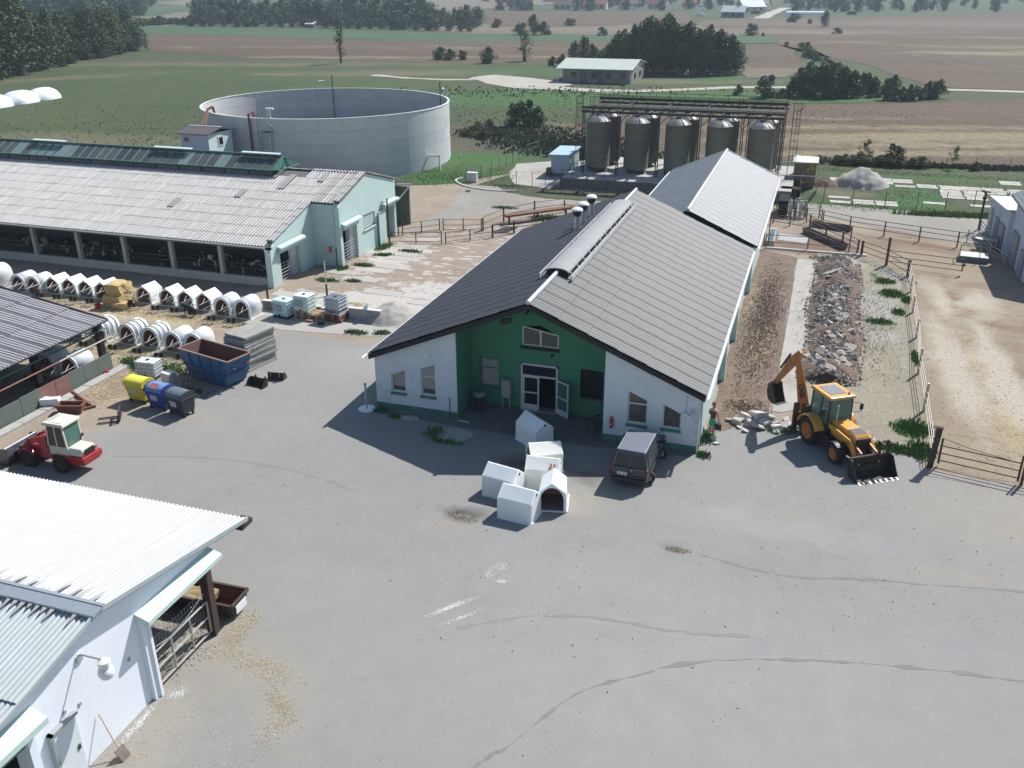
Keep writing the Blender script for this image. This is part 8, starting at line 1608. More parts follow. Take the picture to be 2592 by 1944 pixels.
# wire fences
def wire_fence(name, label, posts, h, m='dark_steel', r=.022, nw=3, group=None):
    c_ = sum((Vector((*p, 0)) for p in posts), Vector())/len(posts); t = thing(name, label, 'fence', (c_.x, c_.y, 0), world=True, group=group)
    for p in posts: b = MB(); b.tube((*p, 0), (*p, h), r, 5); b.build('post', m, t)
    for k in range(nw):
        b = MB()
        for p, q in zip(posts, posts[1:]): b.tube((*p, h*(k+1)/nw-.05), (*q, h*(k+1)/nw-.05), .006, 3)
        b.build('wire', m, t)
    return t
wire_fence('wire_fence', 'wire fence with thin dark posts on the grass beyond the back road', [(17.6, 53.3), (20.15, 53.2), (22.7, 52.8), (25.5, 52.3), (28.2, 52.6), (30.7, 53.6), (33.25, 55.3), (36, 55.5)], 1.55, r=.035)
wire_fence('field_fence', 'thin field fence running in front of the reddish stubble', [(17.5, 71), (21.46, 71.8), (24.2, 72.3), (27.2, 72.8), (30, 73.4), (32.6, 74.0), (35.5, 74.4), (39, 75), (43, 75.6), (48, 76), (53, 76.5)], 1.25, r=.035)
wire_fence('mesh_fence', 'green wire fence from the white cabinet up to the green gate', [(-15.2, 52.6), (-14.35, 54.5), (-14.1, 57.2), (-13.9, 59.2), (-13.68, 61.0), (-13.6, 63), (-13.5, 64.96), (-13.3, 67.6)], 1.2, 'pipe_green', .035, 5)
wire_fence('apron_fence', 'wire fence posts on the slabs before the blue hut', [(-12.6, 52.6), (-9.58, 51.95), (-7.8, 51.6), (-6.4, 51.5)], 1.45, r=.03)
t = thing('green_gate', 'green mesh gate standing at the end of the wire fence', 'gate', (-12.6, 69.5, 0), world=True)
for q_ in ((-13.2, 67.8), (-12.6, 70.4)): b = MB(); b.tube((*q_, 0), (*q_, 1.5), .05, 6); b.build('post', 'pipe_green', t)
for zz in (.1, .8, 1.4): b = MB(); b.tube((-13.2, 67.8, zz), (-12.6, 70.4, zz), .03, 5); b.build('rail', 'pipe_green', t)
# right edge things
t = thing('tall_dark_pole', 'tall dark pole with a crosspiece at the right building corner', 'pole', (32.6, 46.4, 0)); b = MB(); b.tube((0, 0, 0), (0, 0, 3.2), .09, 8); b.build('pole', 'dark_steel', t); b = MB(); b.beam((-.35, 0, 3.2), (.35, 0, 3.15), .12, .1); b.build('crosspiece', 'dark_steel', t); b = MB(); b.box(-.16, .12, -.1, .1, 2.55, 2.75); b.build('lamp_box', 'dark_steel', t)
t = thing('drain_block', 'low concrete block with a thin rail at the right building', 'concrete block', (31.1, 36.5, 0), rad(-6)); b = MB(); b.box(-1.05, .95, -.75, .75, 0, .42); b.build('block', 'conc_dark', t); b = MB(); b.box(-1.0, .9, -.7, .7, .42, .46); b.build('top_slab', 'conc_light', t)
b = MB(); b.path([(-1, -.7, .45), (-1, -.7, 1.25), (.3, -.7, 1.3), (.3, -.7, .45)], .03, 5); b.path([(-1, -.7, 1.25), (-1, .7, 1.25), (-1, .7, .45)], .03, 5); b.build('railing', 'pipe_light', t)
rail_fence('yard_rails', 'tangle of pale rails in front of the right building', 'fence', [(31.2, 41.8), (32.2, 39.9), (32.3, 37.9), (33.0, 35.6)], 1.1, (.3, .6, .9), 'pipe_light', .035, .024)
rail_fence('wall_rails', 'weathered rails close to the right building doors', 'fence', [(32.4, 44.6), (32.5, 42.6), (32.7, 40.6)], 1.2, (.3, .6, .9, 1.2), 'conc', .04, .03)
b = MB(); b.box(-.9, .9, -.3, .3, .7, .76); o = b.build('white_board', 'ibc_white'); o.location = (32.3, 40.2, 0); o.rotation_euler = (0, .15, .2); tag(o, 'white board lying tilted on the rails of the right building', 'board')
# silage bag
t = thing('silage_bag', 'long white silage bag with bulging end at the far left', 'silage bag', (-110.6, 90, 0), rad(3))
for k, (y, r_) in enumerate(((-14, 1.9), (-8.2, 1.95), (-2.2, 2.0), (3.6, 1.9))):
    vs = []; fs = []; n = 16; m_ = 10
    for j in range(m_+1):
        t_ = j/m_; rr = r_*(1-abs(2*t_-1)**3.5*.42) if k < 3 or t_ < .5 else r_*sqrt(max(.02, 1-(2*t_-1)**2.6))
        for i in range(n+1): a = pi*i/n; q_ = 1+.03*noise.noise(Vector((k*3+t_*4, a*3, 1))); vs.append((rr*1.2*cos(a)*q_, y+6*t_, rr*1.0*sin(a)*q_))
    for j in range(m_):
        for i in range(n): a = j*(n+1)+i; fs.append((a, a+n+1, a+n+2, a+1))
    mkobj('bag_section', vs, fs, 'foil', t, smooth=60)
# ---- rubble ridge beside the concrete strip
M['dug_soil'] = mat('crumbly_soil', (.13, .10, .08), (.20, .16, .125), 3, .95)
t = thing('rubble_ridge', 'long ridge of brown earth and broken concrete beside the concrete strip', 'rubble ridge', (21.4, 21.3, 0))
cxp = lambda y: 21.35+.35*sin(y*.5)*.4+(y-21)*.012
vs = []; fs = []; nx, ny = 22, 130
for j in range(ny+1):
    y = 9.6+j/ny*23.6; wd = (1.35+.25*noise.noise(Vector((y*.4, 1, 1))))*(min(1, (33.4-y)/1.5, (y-9.3)/1.0)); hh = (.55+.22*noise.noise(Vector((y*.5, 7, 1))))*(min(1, (33.4-y)/1.8, (y-9.3)/1.6))
    for i in range(nx+1):
        a = (i/nx*2-1); x = cxp(y)+a*wd*1.1; z_ = max(0, 1-abs(a)**1.4)*hh+(1-abs(a))*.28*noise.fractal(Vector((x*1.7, y*1.7, 2)), 1, 2, 4); vs.append((x, y, max(z_, .0)+.01))
for j in range(ny):
    for i in range(nx): k = j*(nx+1)+i; fs.append((k, k+1, k+nx+2, k+nx+1))
t.location = (0, 0, 0); mkobj('earth_bank', vs, fs, 'soil', t, smooth=70)
def rock_mesh(seed, flat=.35):
    r = random.Random(seed); bm = bmesh.new(); bmesh.ops.create_cube(bm, size=1)
    for v in bm.verts: v.co = Vector((v.co.x*(1+r.uniform(-.35, .3)), v.co.y*(1+r.uniform(-.35, .3)), v.co.z*flat*(1+r.uniform(-.3, .4))))
    bmesh.ops.bevel(bm, geom=bm.edges, offset=.09, segments=1, affect='EDGES'); me = bpy.data.meshes.new('concrete_chunk'); bm.to_mesh(me); bm.free(); me.materials.append(M['rubble']); return me
RK = [rock_mesh(i, .3 if i % 3 else .7) for i in range(9)]
r_ = random.Random(12)
for i in range(285):
    y = r_.uniform(9.8, 32.6); a = max(-1.1, min(1.1, r_.gauss(-.1, .5))); x = cxp(y)+a*1.25; z_ = max(0, 1-abs(a)**1.3)*.6; s_ = r_.choice((.16, .2, .24, .3, .46, .26, .2, .14, .34))*(.72 if y > 24 else 1)
    inst('concrete_chunk', r_.choice(RK), t, (x, y, z_+.03), (r_.uniform(-.6, .6), r_.uniform(-.5, .5), r_.uniform(0, 6.3)), (s_*1.25, s_, s_))
bb_ = MB()
for i in range(5200):
    y = r_.uniform(9.7, 33.0); a = max(-1.2, min(1.2, r_.gauss(0, .6))); x = cxp(y)+a*1.35; z_ = max(0, 1-abs(a)**1.4)*.58+.02; s_ = r_.choice((.05, .07, .09, .12, .17)); tt = r_.uniform(0, 3.1); d = Vector((cos(tt), sin(tt), r_.uniform(-.5, .5)))*s_; e = Vector((-sin(tt), cos(tt), r_.uniform(-.4, .4)))*s_*.6; c0 = Vector((x, y, z_))
    bb_.mi = 1 if r_.random() < .45 else 0; bb_.add([c0-d, c0+e, c0+d, c0-e, c0+Vector((0, 0, s_*.6))], [(0, 1, 4), (1, 2, 4), (2, 3, 4), (3, 0, 4)])
bb_.build('rubble_crumbs', ['dug_soil', 'rubble'], t)['kind'] = 'stuff'
for x, y, z_, s_, rz in ((21.0, 12.2, 0.34, .95, .3), (21.8, 12.0, 0.37, .9, .9), (20.6, 11.3, .3, .8, .2), (22.1, 14.4, 0.37, .8, 1.2), (21.6, 15.6, 0.50, .7, .4), (21.3, 27.6, 0.46, 1.0, .2), (22.0, 25.5, 0.50, .6, .3), (21.1, 28.9, 0.43, 1.1, .5)):
    o = inst('concrete_chunk', RK[1 if s_ < .8 else 2], t, (x, y, z_), (r_.uniform(-.4, .5), r_.uniform(-.4, .2), rz), (s_, s_*.8, s_*.6)); 
t = thing('rubble_row', 'row of pale broken concrete lumps at the bottom end of the dug strip', 'rubble', (18.4, 3.6, 0)); RK2 = []
for m_ in RK: q_ = m_.copy(); q_.materials[0] = M['stone']; RK2.append(q_)
for x, y, s_ in ((17.1, 3.55, .42), (17.25, 3.05, .22), (17.55, 2.75, .25), (17.7, 3.5, .4), (18.1, 3.3, .5), (18.3, 3.75, .45), (18.7, 3.9, .5), (18.9, 3.4, .4), (19.2, 3.7, .4), (19.45, 4.0, .45), (18.0, 4.3, .6), (17.4, 4.1, .5), (18.5, 4.6, .45), (19.3, 4.5, .3), (18.9, 3.1, .25), (16.7, 3.7, .3), (19.7, 3.9, .35), (20.1, 4.3, .3), (16.4, 1.1, .22), (16.2, 1.5, .2)):
    inst('concrete_lump', RK2[int(x*10) % 9], t, (x-18.4, y-3.6, s_*.25), (r_.uniform(-.4, .4), r_.uniform(-.4, .4), r_.uniform(0, 6)), (s_*1.2, s_, s_))
flakes('rubble_bits', [(21.3, 21, 1.9, 10, 0, 3), (17.2, 18.5, 1.0, 11, 0, .5), (18.3, 3.8, 1.3, .3, 0, .25), (23.8, 20, 1.2, 10, 0, .8)], 3600, .09, 'rubble', .06, seed=31, h=.06, elong=1.5, up=.02)
flakes('rubble_bits', [(25.4, 30.8, .5, 2.2, .55, 1)], 150, .22, 'stone', .03, seed=32, h=.08, elong=1.5)
M['dug_clod'] = mat('dug_clod', (.15, .10, .072), (.25, .19, .145), 3, .95)
flakes('soil_clods', [(17.2, 18.5, 1.1, 11.5, 0, 3), (17.3, 5.3, 1.0, 1.0, 0, .3)], 3800, .085, 'dug_clod', .06, seed=33, h=.05, elong=1.3, up=.02)
# ================================================================== VEGETATION AND THE FAR VILLAGE
def crown_mesh(name, m, seed, H=8.0, R_=3.0, n=1500, leaf=.42, lobes=9, z0=.25, sparse=False, cone=0.0):
    r = random.Random(seed); vs = []; fs = []; L_ = []
    for i in range(lobes):
        a = r.uniform(0, 2*pi); t = (i+.5)/lobes; zz = H*(z0+(1-z0)*.9*t); rad_ = R_*(sin(pi*min(1, .22+t*.72))**.7)*(1-cone*t)
        d = rad_*r.uniform(.25, .62); L_.append((d*cos(a), d*sin(a), zz, rad_*r.uniform(.42, .66), H*(1-z0)*r.uniform(.14, .24)))
    L_.append((0, 0, H*(z0+(1-z0)*.45), R_*.66, H*(1-z0)*.44))
    for i in range(n):
        l = L_[i % len(L_)] if not sparse else r.choice(L_[:-1])
        u = r.uniform(-1, 1); a = r.uniform(0, 2*pi); q = (r.random()**.28) if not sparse else r.random()**.6
        k = sqrt(1-u*u)*q; c = Vector((l[0]+l[3]*k*cos(a), l[1]+l[3]*k*sin(a), l[2]+l[4]*u*q))
        if c.z < H*.03: c.z = H*.03+r.random()*.2
        s = leaf*r.uniform(.5, 1.25); x = Vector((r.gauss(0, 1), r.gauss(0, 1), r.gauss(0, .6))).normalized(); y = x.cross(Vector((r.gauss(0, 1), r.gauss(0, 1), r.gauss(0, 1)))).normalized()
        o = len(vs); vs += [tuple(c-x*s*.5), tuple(c+y*s*.38), tuple(c+x*s*.5), tuple(c-y*s*.38)]; fs.append((o, o+1, o+2, o+3))
    return mkmesh(name, vs, fs, m)
def trunk_mesh(seed, H=8.0, r0=.22, limbs=6, m='bark', spread=.45, multi=1):
    r = random.Random(seed); b = MB()
    for k in range(multi):
        base = Vector((r.uniform(-.3, .3), r.uniform(-.3, .3), 0)) if multi > 1 else Vector(); p = base; d = Vector((r.uniform(-.12, .12), r.uniform(-.12, .12), 1)); rr = r0
        for i in range(5):
            q = p+d*H*.17; b.tube(p, q, rr, 6, rr*.78, caps=False); p = q; rr *= .76; d = (d+Vector((r.uniform(-.15, .15), r.uniform(-.15, .15), 0))).normalized()
            if i > 0:
                for j in range(limbs//3+1):
                    a = r.uniform(0, 2*pi); e = p+Vector((cos(a)*spread, sin(a)*spread, .75))*H*r.uniform(.14, .24); b.tube(p, e, rr*.5, 5, rr*.2, caps=False)
    return mkmesh('trunk', b.v, b.f, m, smooth=50)
def make_tree(name, label, cat, cme, tme, group=None):
    t = thing(name, label, cat, group=group)
    if tme: inst('trunk', tme, t)
    inst('crown', cme, t); return t
TREES = {}
def proto(k, name, cat, cms, tms): TREES[k] = (name, cat, cms, tms)
TR3 = [trunk_mesh(i, 9, .22, 6) for i in range(3)]
proto('dense', 'broadleaf_tree', 'tree', [crown_mesh('crown', 'leaf', 10+i, 9, 3.1, 3400, .38, 14, .12) for i in range(4)], TR3)
proto('olive', 'broadleaf_tree', 'tree', [crown_mesh('crown', 'leaf_olive', 20+i, 9, 3.0, 3200, .38, 14, .06) for i in range(4)], TR3)
proto('far', 'distant_tree', 'tree', [crown_mesh('crown', 'leaf_far', 30+i, 9, 3.9, 1200, .70, 11, .05) for i in range(5)], [None])
proto('bush', 'bush', 'bush', [crown_mesh('crown', 'leaf', 40+i, 3, 2.2, 1500, .30, 9, .02) for i in range(3)], [None])
proto('bush_olive', 'bush', 'bush', [crown_mesh('crown', 'leaf_olive', 50+i, 3, 2.2, 1400, .30, 9, .02) for i in range(3)], [None])
proto('thin', 'sparse_tree', 'tree', [crown_mesh('crown', 'leaf_olive', 60+i, 9, 2.2, 420, .38, 8, .18, True) for i in range(2)], [trunk_mesh(9, 10, .17, 9, 'bark', .28, 3), trunk_mesh(12, 10, .20, 12, 'bark_pale', .5, 3)])
proto('sapling', 'young_tree', 'tree', [crown_mesh('crown', 'leaf_olive', 70+i, 3, 1.1, 420, .20, 7, .35, True) for i in range(2)], [trunk_mesh(5, 3.2, .05, 6, 'bark', .35)])
tcount = [0]
def plant(k, x, y, h, label, group=None, wide=1.0):
    name, cat, cms, tms = TREES[k]; h0 = {'bush': 3.0, 'bush_olive': 3.0, 'sapling': 3.0}.get(k, 9.0); s = h/h0; i = tcount[0]; tcount[0] += 1
    t = make_tree(name, label, cat, cms[i % len(cms)], tms[i % len(tms)], group); t.location = (x, y, -.03); t.rotation_euler = (0, 0, RN.uniform(0, 6.28)); t.scale = (s*wide, s*wide, s); return t
def pplant(k, px, py, toppx, label, group=None, wide=1.0, dx=0, dy=0):
    """base pixel and the height of its top above, in photograph pixels"""
    p = at(px, py); d = (p-CAM).length; h = (py-toppx)*d/FPX*.88
    return plant(k, p.x+dx, p.y+dy, h, label, group, wide)
# woodland at the left: its edge rises and falls; deeper rows behind
edge = [(-60, 214, 20), (-25, 204, 8), (5, 196, 12), (36, 188, 4), (64, 182, 16), (95, 176, 30), (126, 168, 40), (155, 160, 46), (184, 153, 50), (212, 150, 36), (240, 146, 44), (266, 143, 60), (292, 138, 56), (318, 132, 62), (344, 128, 66)]
GW = 'trees of the dark woodland at the left'
for i, (px_, py_, ty_) in enumerate(edge): pplant('olive' if i % 3 else 'dense', px_, py_, ty_, 'tree at the sunlit front edge of the left woodland', GW, 1.25)
r_ = random.Random(5)
for row in range(1, 5):
    for i, (px_, py_, ty_) in enumerate(edge[:-1] if row < 3 else edge[:-4]):
        p = at(px_+r_.uniform(-8, 8), py_); q = p+Vector((-.45, .9, 0))*row*6.5
        plant('olive' if r_.random() < .7 else 'dense', q.x-1.2*row, q.y, r_.uniform(9.0, 12.0), 'tree standing deeper inside the left woodland', 'inner trees of the left woodland', 1.2)
pplant('thin', 374, 129, 84, 'small bare-stemmed tree just right of the woodland edge')
for i in range(10): pplant('bush_olive', 8+i*36, 197-i*7.6+r_.uniform(-2, 3), 178-i*7.6, 'low bush at the foot of the left woodland', 'bushes along the woodland foot', 1.5)
# blue woods far behind at the top left
for i in range(95):
    px_ = r_.uniform(-80, 400); lo = 66-(max(0, px_-230)/170)*38; py_ = lo-r_.random()**1.2*52; py_ = max(py_, -14)
    p = at(px_, py_); plant('far', p.x, p.y, r_.uniform(9, 14), 'tree in the hazy far woods at the top left', 'trees of the far hazy woods', 1.15)
for i in range(12): p = at(352+i*13, 66-i*.6+r_.uniform(-1.5, 1.5)); plant('bush', p.x, p.y, r_.uniform(2.4, 4.2), 'bush in the low hedge below the tan hillside field', 'hedge bushes on the hillside', 1.6)
# long tree belt behind the green field
for i in range(78):
    px_ = 486+i*9.4+r_.uniform(-5, 5); base = 68+max(0, (px_-700))*.026; row = i % 3; py_ = base-row*r_.uniform(6, 10)-r_.uniform(0, 2)
    hh = (5.0, 7.6, 9.6)[row]*r_.uniform(.8, 1.25)*(1.0 if px_ < 1090 else .72)
    p = at(px_, py_); plant('far', p.x, p.y, hh, 'tree of the long belt behind the green field', 'trees of the long belt', r_.uniform(1.2, 1.7))
for i in range(34):
    px_ = 500+r_.uniform(0, 600); py_ = r_.uniform(8, 44); p = at(px_, py_); plant('far', p.x, p.y, r_.uniform(7, 11), 'tree in the second belt behind the long one', 'trees of the second belt', 1.5)
t = thing('field_hut', 'tiny shed with a bright roof at the foot of the far tree belt', 'hut', (0, 0, 0)); p = at(787, 70); t.location = (p.x, p.y, 0)
b = MB(); b.box(-1.8, 1.8, -1.2, 1.2, 0, 1.4); b.build('wall', 'conc_dark', t); b = MB(); b.hexa([(-2.0, -1.5, 1.4), (2, -1.5, 1.4), (2, 1.5, 2.2), (-2, 1.5, 2.2)], [(-2.0, -1.5, 1.5), (2, -1.5, 1.5), (2, 1.5, 2.3), (-2, 1.5, 2.3)]); b.build('roof', 'foil', t)
# single trees and bushes in the open land
for k, px_, py_, ty_, wd, lb in (('thin', 862, 160, 44, .8, 'tall thin half-bare tree with several stems left of the middle'), ('thin', 1328, 155, 74, 1.7, 'broad half-bare tree with pale stems behind the meadow'),
    ('bush', 1112, 151, 118, 1.2, 'dark bush at the stubble edge, left of a pair'), ('bush', 1138, 152, 122, 1.1, 'dark bush joined to the left one of the pair'), ('bush_olive', 1168, 152, 126, 1.0, 'round bush right of the dark pair'), ('bush', 1232, 160, 118, 1.1, 'single bush left of the broad half-bare tree'),
    ('bush', 1258, 70, 46, 1.0, 'small dark bush on the upper field edge'), ('bush', 1318, 88, 58, 1.3, 'left bush of the clump in the green strip'), ('dense', 1350, 89, 36, 1.1, 'tallest tree of the clump in the green strip'), ('bush', 1378, 88, 54, 1.2, 'right bush of the clump in the green strip'), ('bush', 1442, 65, 46, 1.7, 'wide bush alone on the upper brown field edge'), ('bush', 1524, 90, 68, 1.2, 'dark round bush below the pale field'),
    ('bush', 1330, 322, 248, .85, 'large dark bush between tank and silos'), ('bush', 1302, 318, 258, .75, 'left half of the large dark bush between tank and silos'), ('bush', 1358, 320, 266, .8, 'right half of the large dark bush between tank and silos'),
    ('bush', 1867, 240, 212, .9, 'small round bush by the gravel track'), ('bush', 1938, 248, 190, .95, 'dark round bush at the left end of the hedge group'), ('bush', 1978, 249, 222, 1.1, 'low bush right of the round one in the hedge group'),
    ('sapling', 2187, 414, 350, 1.0, 'young thin tree left of the fence bushes'), ('bush_olive', 2256, 416, 362, .9, 'large olive bush at the field fence'), ('sapling', 2410, 428, 368, .8, 'leaning thin young tree at the right of the fence'), ('bush', 2468, 432, 410, 1.3, 'small dark bush at the right field fence'),
    ('bush', 1900, 90, 60, 1.1, 'round tree alone above the small green patch'), ('dense', 2088, 68, 28, 1.0, 'dark tree on the far field border'), ('bush', 2010, 56, 34, 1.4, 'dark bush left of the far dark tree'), ('bush', 2050, 60, 48, 1.0, 'tiny bush between two far dark trees'), ('bush', 2118, 85, 70, 1.6, 'low bush at the corner of the far fields'), ('bush', 2036, 130, 106, 1.5, 'bush on the slope above the hedge group'), ('bush', 1990, 116, 105, 1.1, 'small bush beside the field path'), ('bush', 1930, 92, 82, .9, 'very small bush by the green patch')):
    pplant(k, px_, py_, ty_, lb, None, wd)
GH = 'trees of the big clump behind the far shed'
for i, (px_, py_, ty_) in enumerate(((1548, 182, 92), (1572, 184, 74), (1600, 186, 62), (1628, 186, 48), (1655, 187, 42), (1682, 188, 44), (1704, 188, 52), (1728, 189, 66), (1748, 189, 58), (1772, 190, 74), (1794, 189, 66), (1818, 189, 76), (1842, 188, 88), (1862, 187, 104), (1640, 180, 60), (1690, 182, 36), (1735, 181, 80), (1800, 182, 82), (1585, 178, 84), (1850, 181, 100))):
    pplant('dense', px_, py_, ty_, 'dark tree in the big clump behind the far shed', GH, 1.15)
for i, (px_, py_, ty_, k) in enumerate(((1452, 166, 104, 'olive'), (1478, 164, 92, 'olive'), (1500, 166, 110, 'dense'), (1396, 166, 142, 'bush'), (1425, 168, 136, 'bush'), (1524, 176, 128, 'bush'))): pplant(k, px_, py_, ty_, 'looser tree or bush between the half-bare tree and the big clump', 'loose trees left of the big clump', 1.1)
GB = 'bushes of the hedge group by the gravel track'
for i, (px_, py_, ty_) in enumerate(((2004, 244, 196), (2028, 246, 172), (2052, 246, 160), (2078, 248, 164), (2104, 249, 168), (2126, 248, 178), (2150, 247, 180), (2172, 238, 184), (2196, 236, 186), (2214, 246, 196), (2240, 255, 214), (2262, 256, 222), (2285, 256, 220), (2308, 255, 214), (2330, 254, 222), (2352, 252, 208), (2372, 249, 204), (2090, 228, 160), (2130, 226, 170), (2244, 234, 198), (2260, 232, 190))):
    pplant('bush' if i % 4 else 'bush_olive', px_, py_, ty_, 'bush in the hedge group by the gravel track', GB, .82)
for i in range(16): px_ = 2040+i*8.5+r_.uniform(-4, 4); pplant('bush', px_, 138+i*4.6+r_.uniform(-4, 6), 124+i*4.6-r_.uniform(0, 8), 'low bush in the green strip running down to the hedge group', 'low bushes of the green strip', 1.5)
sheet('hedge_strip', pl((1960, 112), (2010, 120), (2060, 128), (2110, 150), (2170, 176), (2240, 208), (2380, 226), (2400, 258), (2250, 262), (2000, 262), (1900, 258), (1890, 243), (2000, 235), (2060, 210), (2050, 165), (2015, 135), (1975, 122)), .05, MG['meadow'], 4, 1.0, 61, 6, {'scrub': midw(fb([(2100, 200, 20, 20, 0, .8)])), 'lush': midw(fb([(1950, 250, 25, 6, .2, .8)])), 'dry': midw([])})
M['lawn_blade'] = mat('lawn_blade', (.065, .125, .035), (.09, .15, .05), 1, .8)
# weeds, tufts, grass: nobody could count them
def tufts(name, zones, n, hgt, m, seed, label=None, wd=.35):
    r = random.Random(seed); vs = []; fs = []; tot = sum(q[5] for q in zones)
    for q in zones:
        for _ in range(int(n*q[5]/tot)):
            a, c = r.gauss(0, .5), r.gauss(0, .5)
            if a*a+c*c > 1.4: continue
            x = q[0]+a*q[2]*cos(q[4])-c*q[3]*sin(q[4]); y = q[1]+a*q[2]*sin(q[4])+c*q[3]*cos(q[4]); h = hgt*r.uniform(.4, 1.2); t = r.uniform(0, 6.28); w_ = h*wd; lean = Vector((r.gauss(0, .3), r.gauss(0, .3), 1))*h; e = Vector((cos(t), sin(t), 0))*w_/2; p = Vector((x, y, 0.0))
            o = len(vs); vs += [tuple(p-e), tuple(p+e), tuple(p+lean*.6+e*1.1), tuple(p+lean)]; fs += [(o, o+1, o+2), (o, o+2, o+3)]
    ob = mkobj(name, vs, fs, m); ob['kind'] = 'stuff'; return ob
tufts('weeds', [(25.0, 5.4, .9, .9, 0, 2), (24.2, 3.0, 1.3, .45, -.2, 2), (25.2, 3.2, .6, 1.0, 0, 1.2), (20.6, 30.6, .5, 1.0, 0, 1), (20.5, 26.0, .4, .7, 0, .7), (20.4, 23.2, .4, .6, 0, .7), (21, 33.6, 1.4, .6, 0, .8), (24.9, 26.3, .7, .9, 0, 1.3), (24.0, 20.3, .9, .5, 0, .8), (24.6, 29, .7, .7, 0, .7), (25.2, 22.5, .4, .6, 0, .5), (20.4, 18.0, .4, .5, 0, .5), (25.7, 14.8, .25, 1.2, 0, .5), (25.8, 25.2, .3, .8, 0, .6),
    (15.9, 1.6, .35, .8, 0, .6), (16.0, -.2, .3, .3, 0, .4), (19.0, 3.3, .9, .3, 0, .5), (-13.6, .7, 2.2, .55, 0, 1.6), (-12.0, 7.9, 1.0, .35, 0, 1.1), (-15.2, 1.1, 1.2, .5, 0, .8), (-11.6, 21.6, .8, .3, 0, .9), (-11.4, 24.6, .8, .3, .3, .7), (-12.3, 26.6, .5, 1.1, 0, 1), (-9.8, 26.1, .9, .35, 0, .8), (-1.3, 31, 1.1, .5, 0, 1), (-12.4, 17.6, .9, .3, 0, .8), (-12.7, 20.4, .4, .6, 0, .7), (-10.6, 18, .6, .25, 0, .5), (-7.5, 42, 1.3, .4, 0, .7), (-3.0, 39.5, 1.4, 1.0, .8, 1.3), (-5.7, 8.9, .7, .3, 0, .8), (-4.2, 9.3, .5, .3, .4, .5), (.4, -.4, .35, .2, 0, .4), (1.3, -.8, .3, .2, 0, .3), (3.8, -1.8, .5, .6, 0, .4), (4.6, -2.5, .9, .2, 0, .4), (-13.2, 47.5, .3, .3, 0, .1)], 15000, .20, 'weed', 71)
tufts('lawn_grass', [(-17, 54, 6.5, 4.5, .5, 3), (0, 49.6, 8, .9, 0, 1), (-10, 51, 2, .9, 0, .5), (24, 52, 8, 1.8, 0, 1.2), (28, 58, 4, 5.5, 0, .8), (40, 52.5, 14, 1.0, 0, 1.6), (36, 63, 14, 5, 0, 1.4), (30, 69.5, 20, 1.4, 0, 1.4)], 11000, .14, 'lawn_blade', 72)
tufts('bright_grass_edge', [(31.5, 50.9, 5, .5, .12, 1), (36.5, 51.3, 4, .5, .05, .8)], 3500, .35, 'grass_light', 73)
tufts('field_scrub', [(-12, 77, 10, 8, -.3, 3), (-6, 72, 7, 5, 0, 2.0), (26, 74.6, 6, 1.2, 0, 1.6), (38, 75.5, 12, 1.2, .1, 1.6), (-20, 84, 8, 6, .3, 1.4), (-30, 130, 40, 10, .3, .6), (0, 64, 3, 4, 0, .5)], 12000, .38, 'weed_grey', 74, wd=.8)
tufts('meadow_tufts', [(-60, 80, 50, 30, .2, 3), (-20, 100, 40, 20, .2, 2), (0, 115, 30, 12, .1, 1.5), (-70, 60, 30, 14, 0, 1.2)], 5000, .16, 'weed_grey', 75, wd=1.2)
for i, (px_, py_, h_) in enumerate(((1205, 330, 1.2), (1240, 318, 1.0), (1225, 350, 1.4), (1180, 345, 1.0), (1260, 345, 1.1))): p = at(px_, py_); plant('bush_olive', p.x, p.y, h_, 'low grey-green scrub bush between the tank and the wire fence', 'scrub bushes by the tank', 1.5)
for i in range(9): p = at(2080+i*32+r_.uniform(-6, 6), 413+i*1.6); plant('bush_olive', p.x, p.y, r_.uniform(.9, 1.5), 'low bush in the overgrown field fence line', 'low bushes of the field fence', 1.5)
# ---------------------------------------------------------------- village on the horizon
def make_house(label, px_, py_, w_, d_, h_, rh, rz, roofm='rooftile', wallm='house', group='village houses'):
    p = at(px_, py_); t = thing('village_house', label, 'house', (p.x, p.y, 0), rz, group)
    b = MB(); b.box(-w_/2, w_/2, -d_/2, d_/2, 0, h_); b.build('wall', wallm, t)
    b = MB(); b.prism([(-d_/2, h_), (d_/2, h_), (0, h_+rh*.93)], 'x', -w_/2+.05, w_/2-.05); b.build('gable', wallm, t)
    b = MB(); b.prism([(-d_/2-.5, h_-.2), (0, h_+rh), (d_/2+.5, h_-.2), (d_/2+.5, h_), (0, h_+rh+.22), (-d_/2-.5, h_)], 'x', -w_/2-.4, w_/2+.4); rf = b.build('roof', roofm, t)
    b = MB(); b.box(w_*.15, w_*.15+.7, -.4, .4, h_+rh*.6, h_+rh+.9); o = b.build('chimney', 'rooftile', t); o.parent = rf
    for x in (-w_*.3, 0.02*w_, w_*.3): b = MB(); b.box(x-.55, x+.55, -d_/2-.06, -d_/2, 1.0, 2.3); b.build('window', 'glass_dark', t)
    b = MB(); b.box(w_/2, w_/2+.06, -.6, .6, 1.0, 2.3); b.build('window', 'glass_dark', t); return t
M['roof_brown_tile'] = mat('brown_roof_tiles', (.12, .08, .07), (.17, .12, .10), 1, .9); M['roof_grey_sheet'] = mat('pale_village_roof', (.36, .40, .40), (.46, .5, .5), .5, .6)
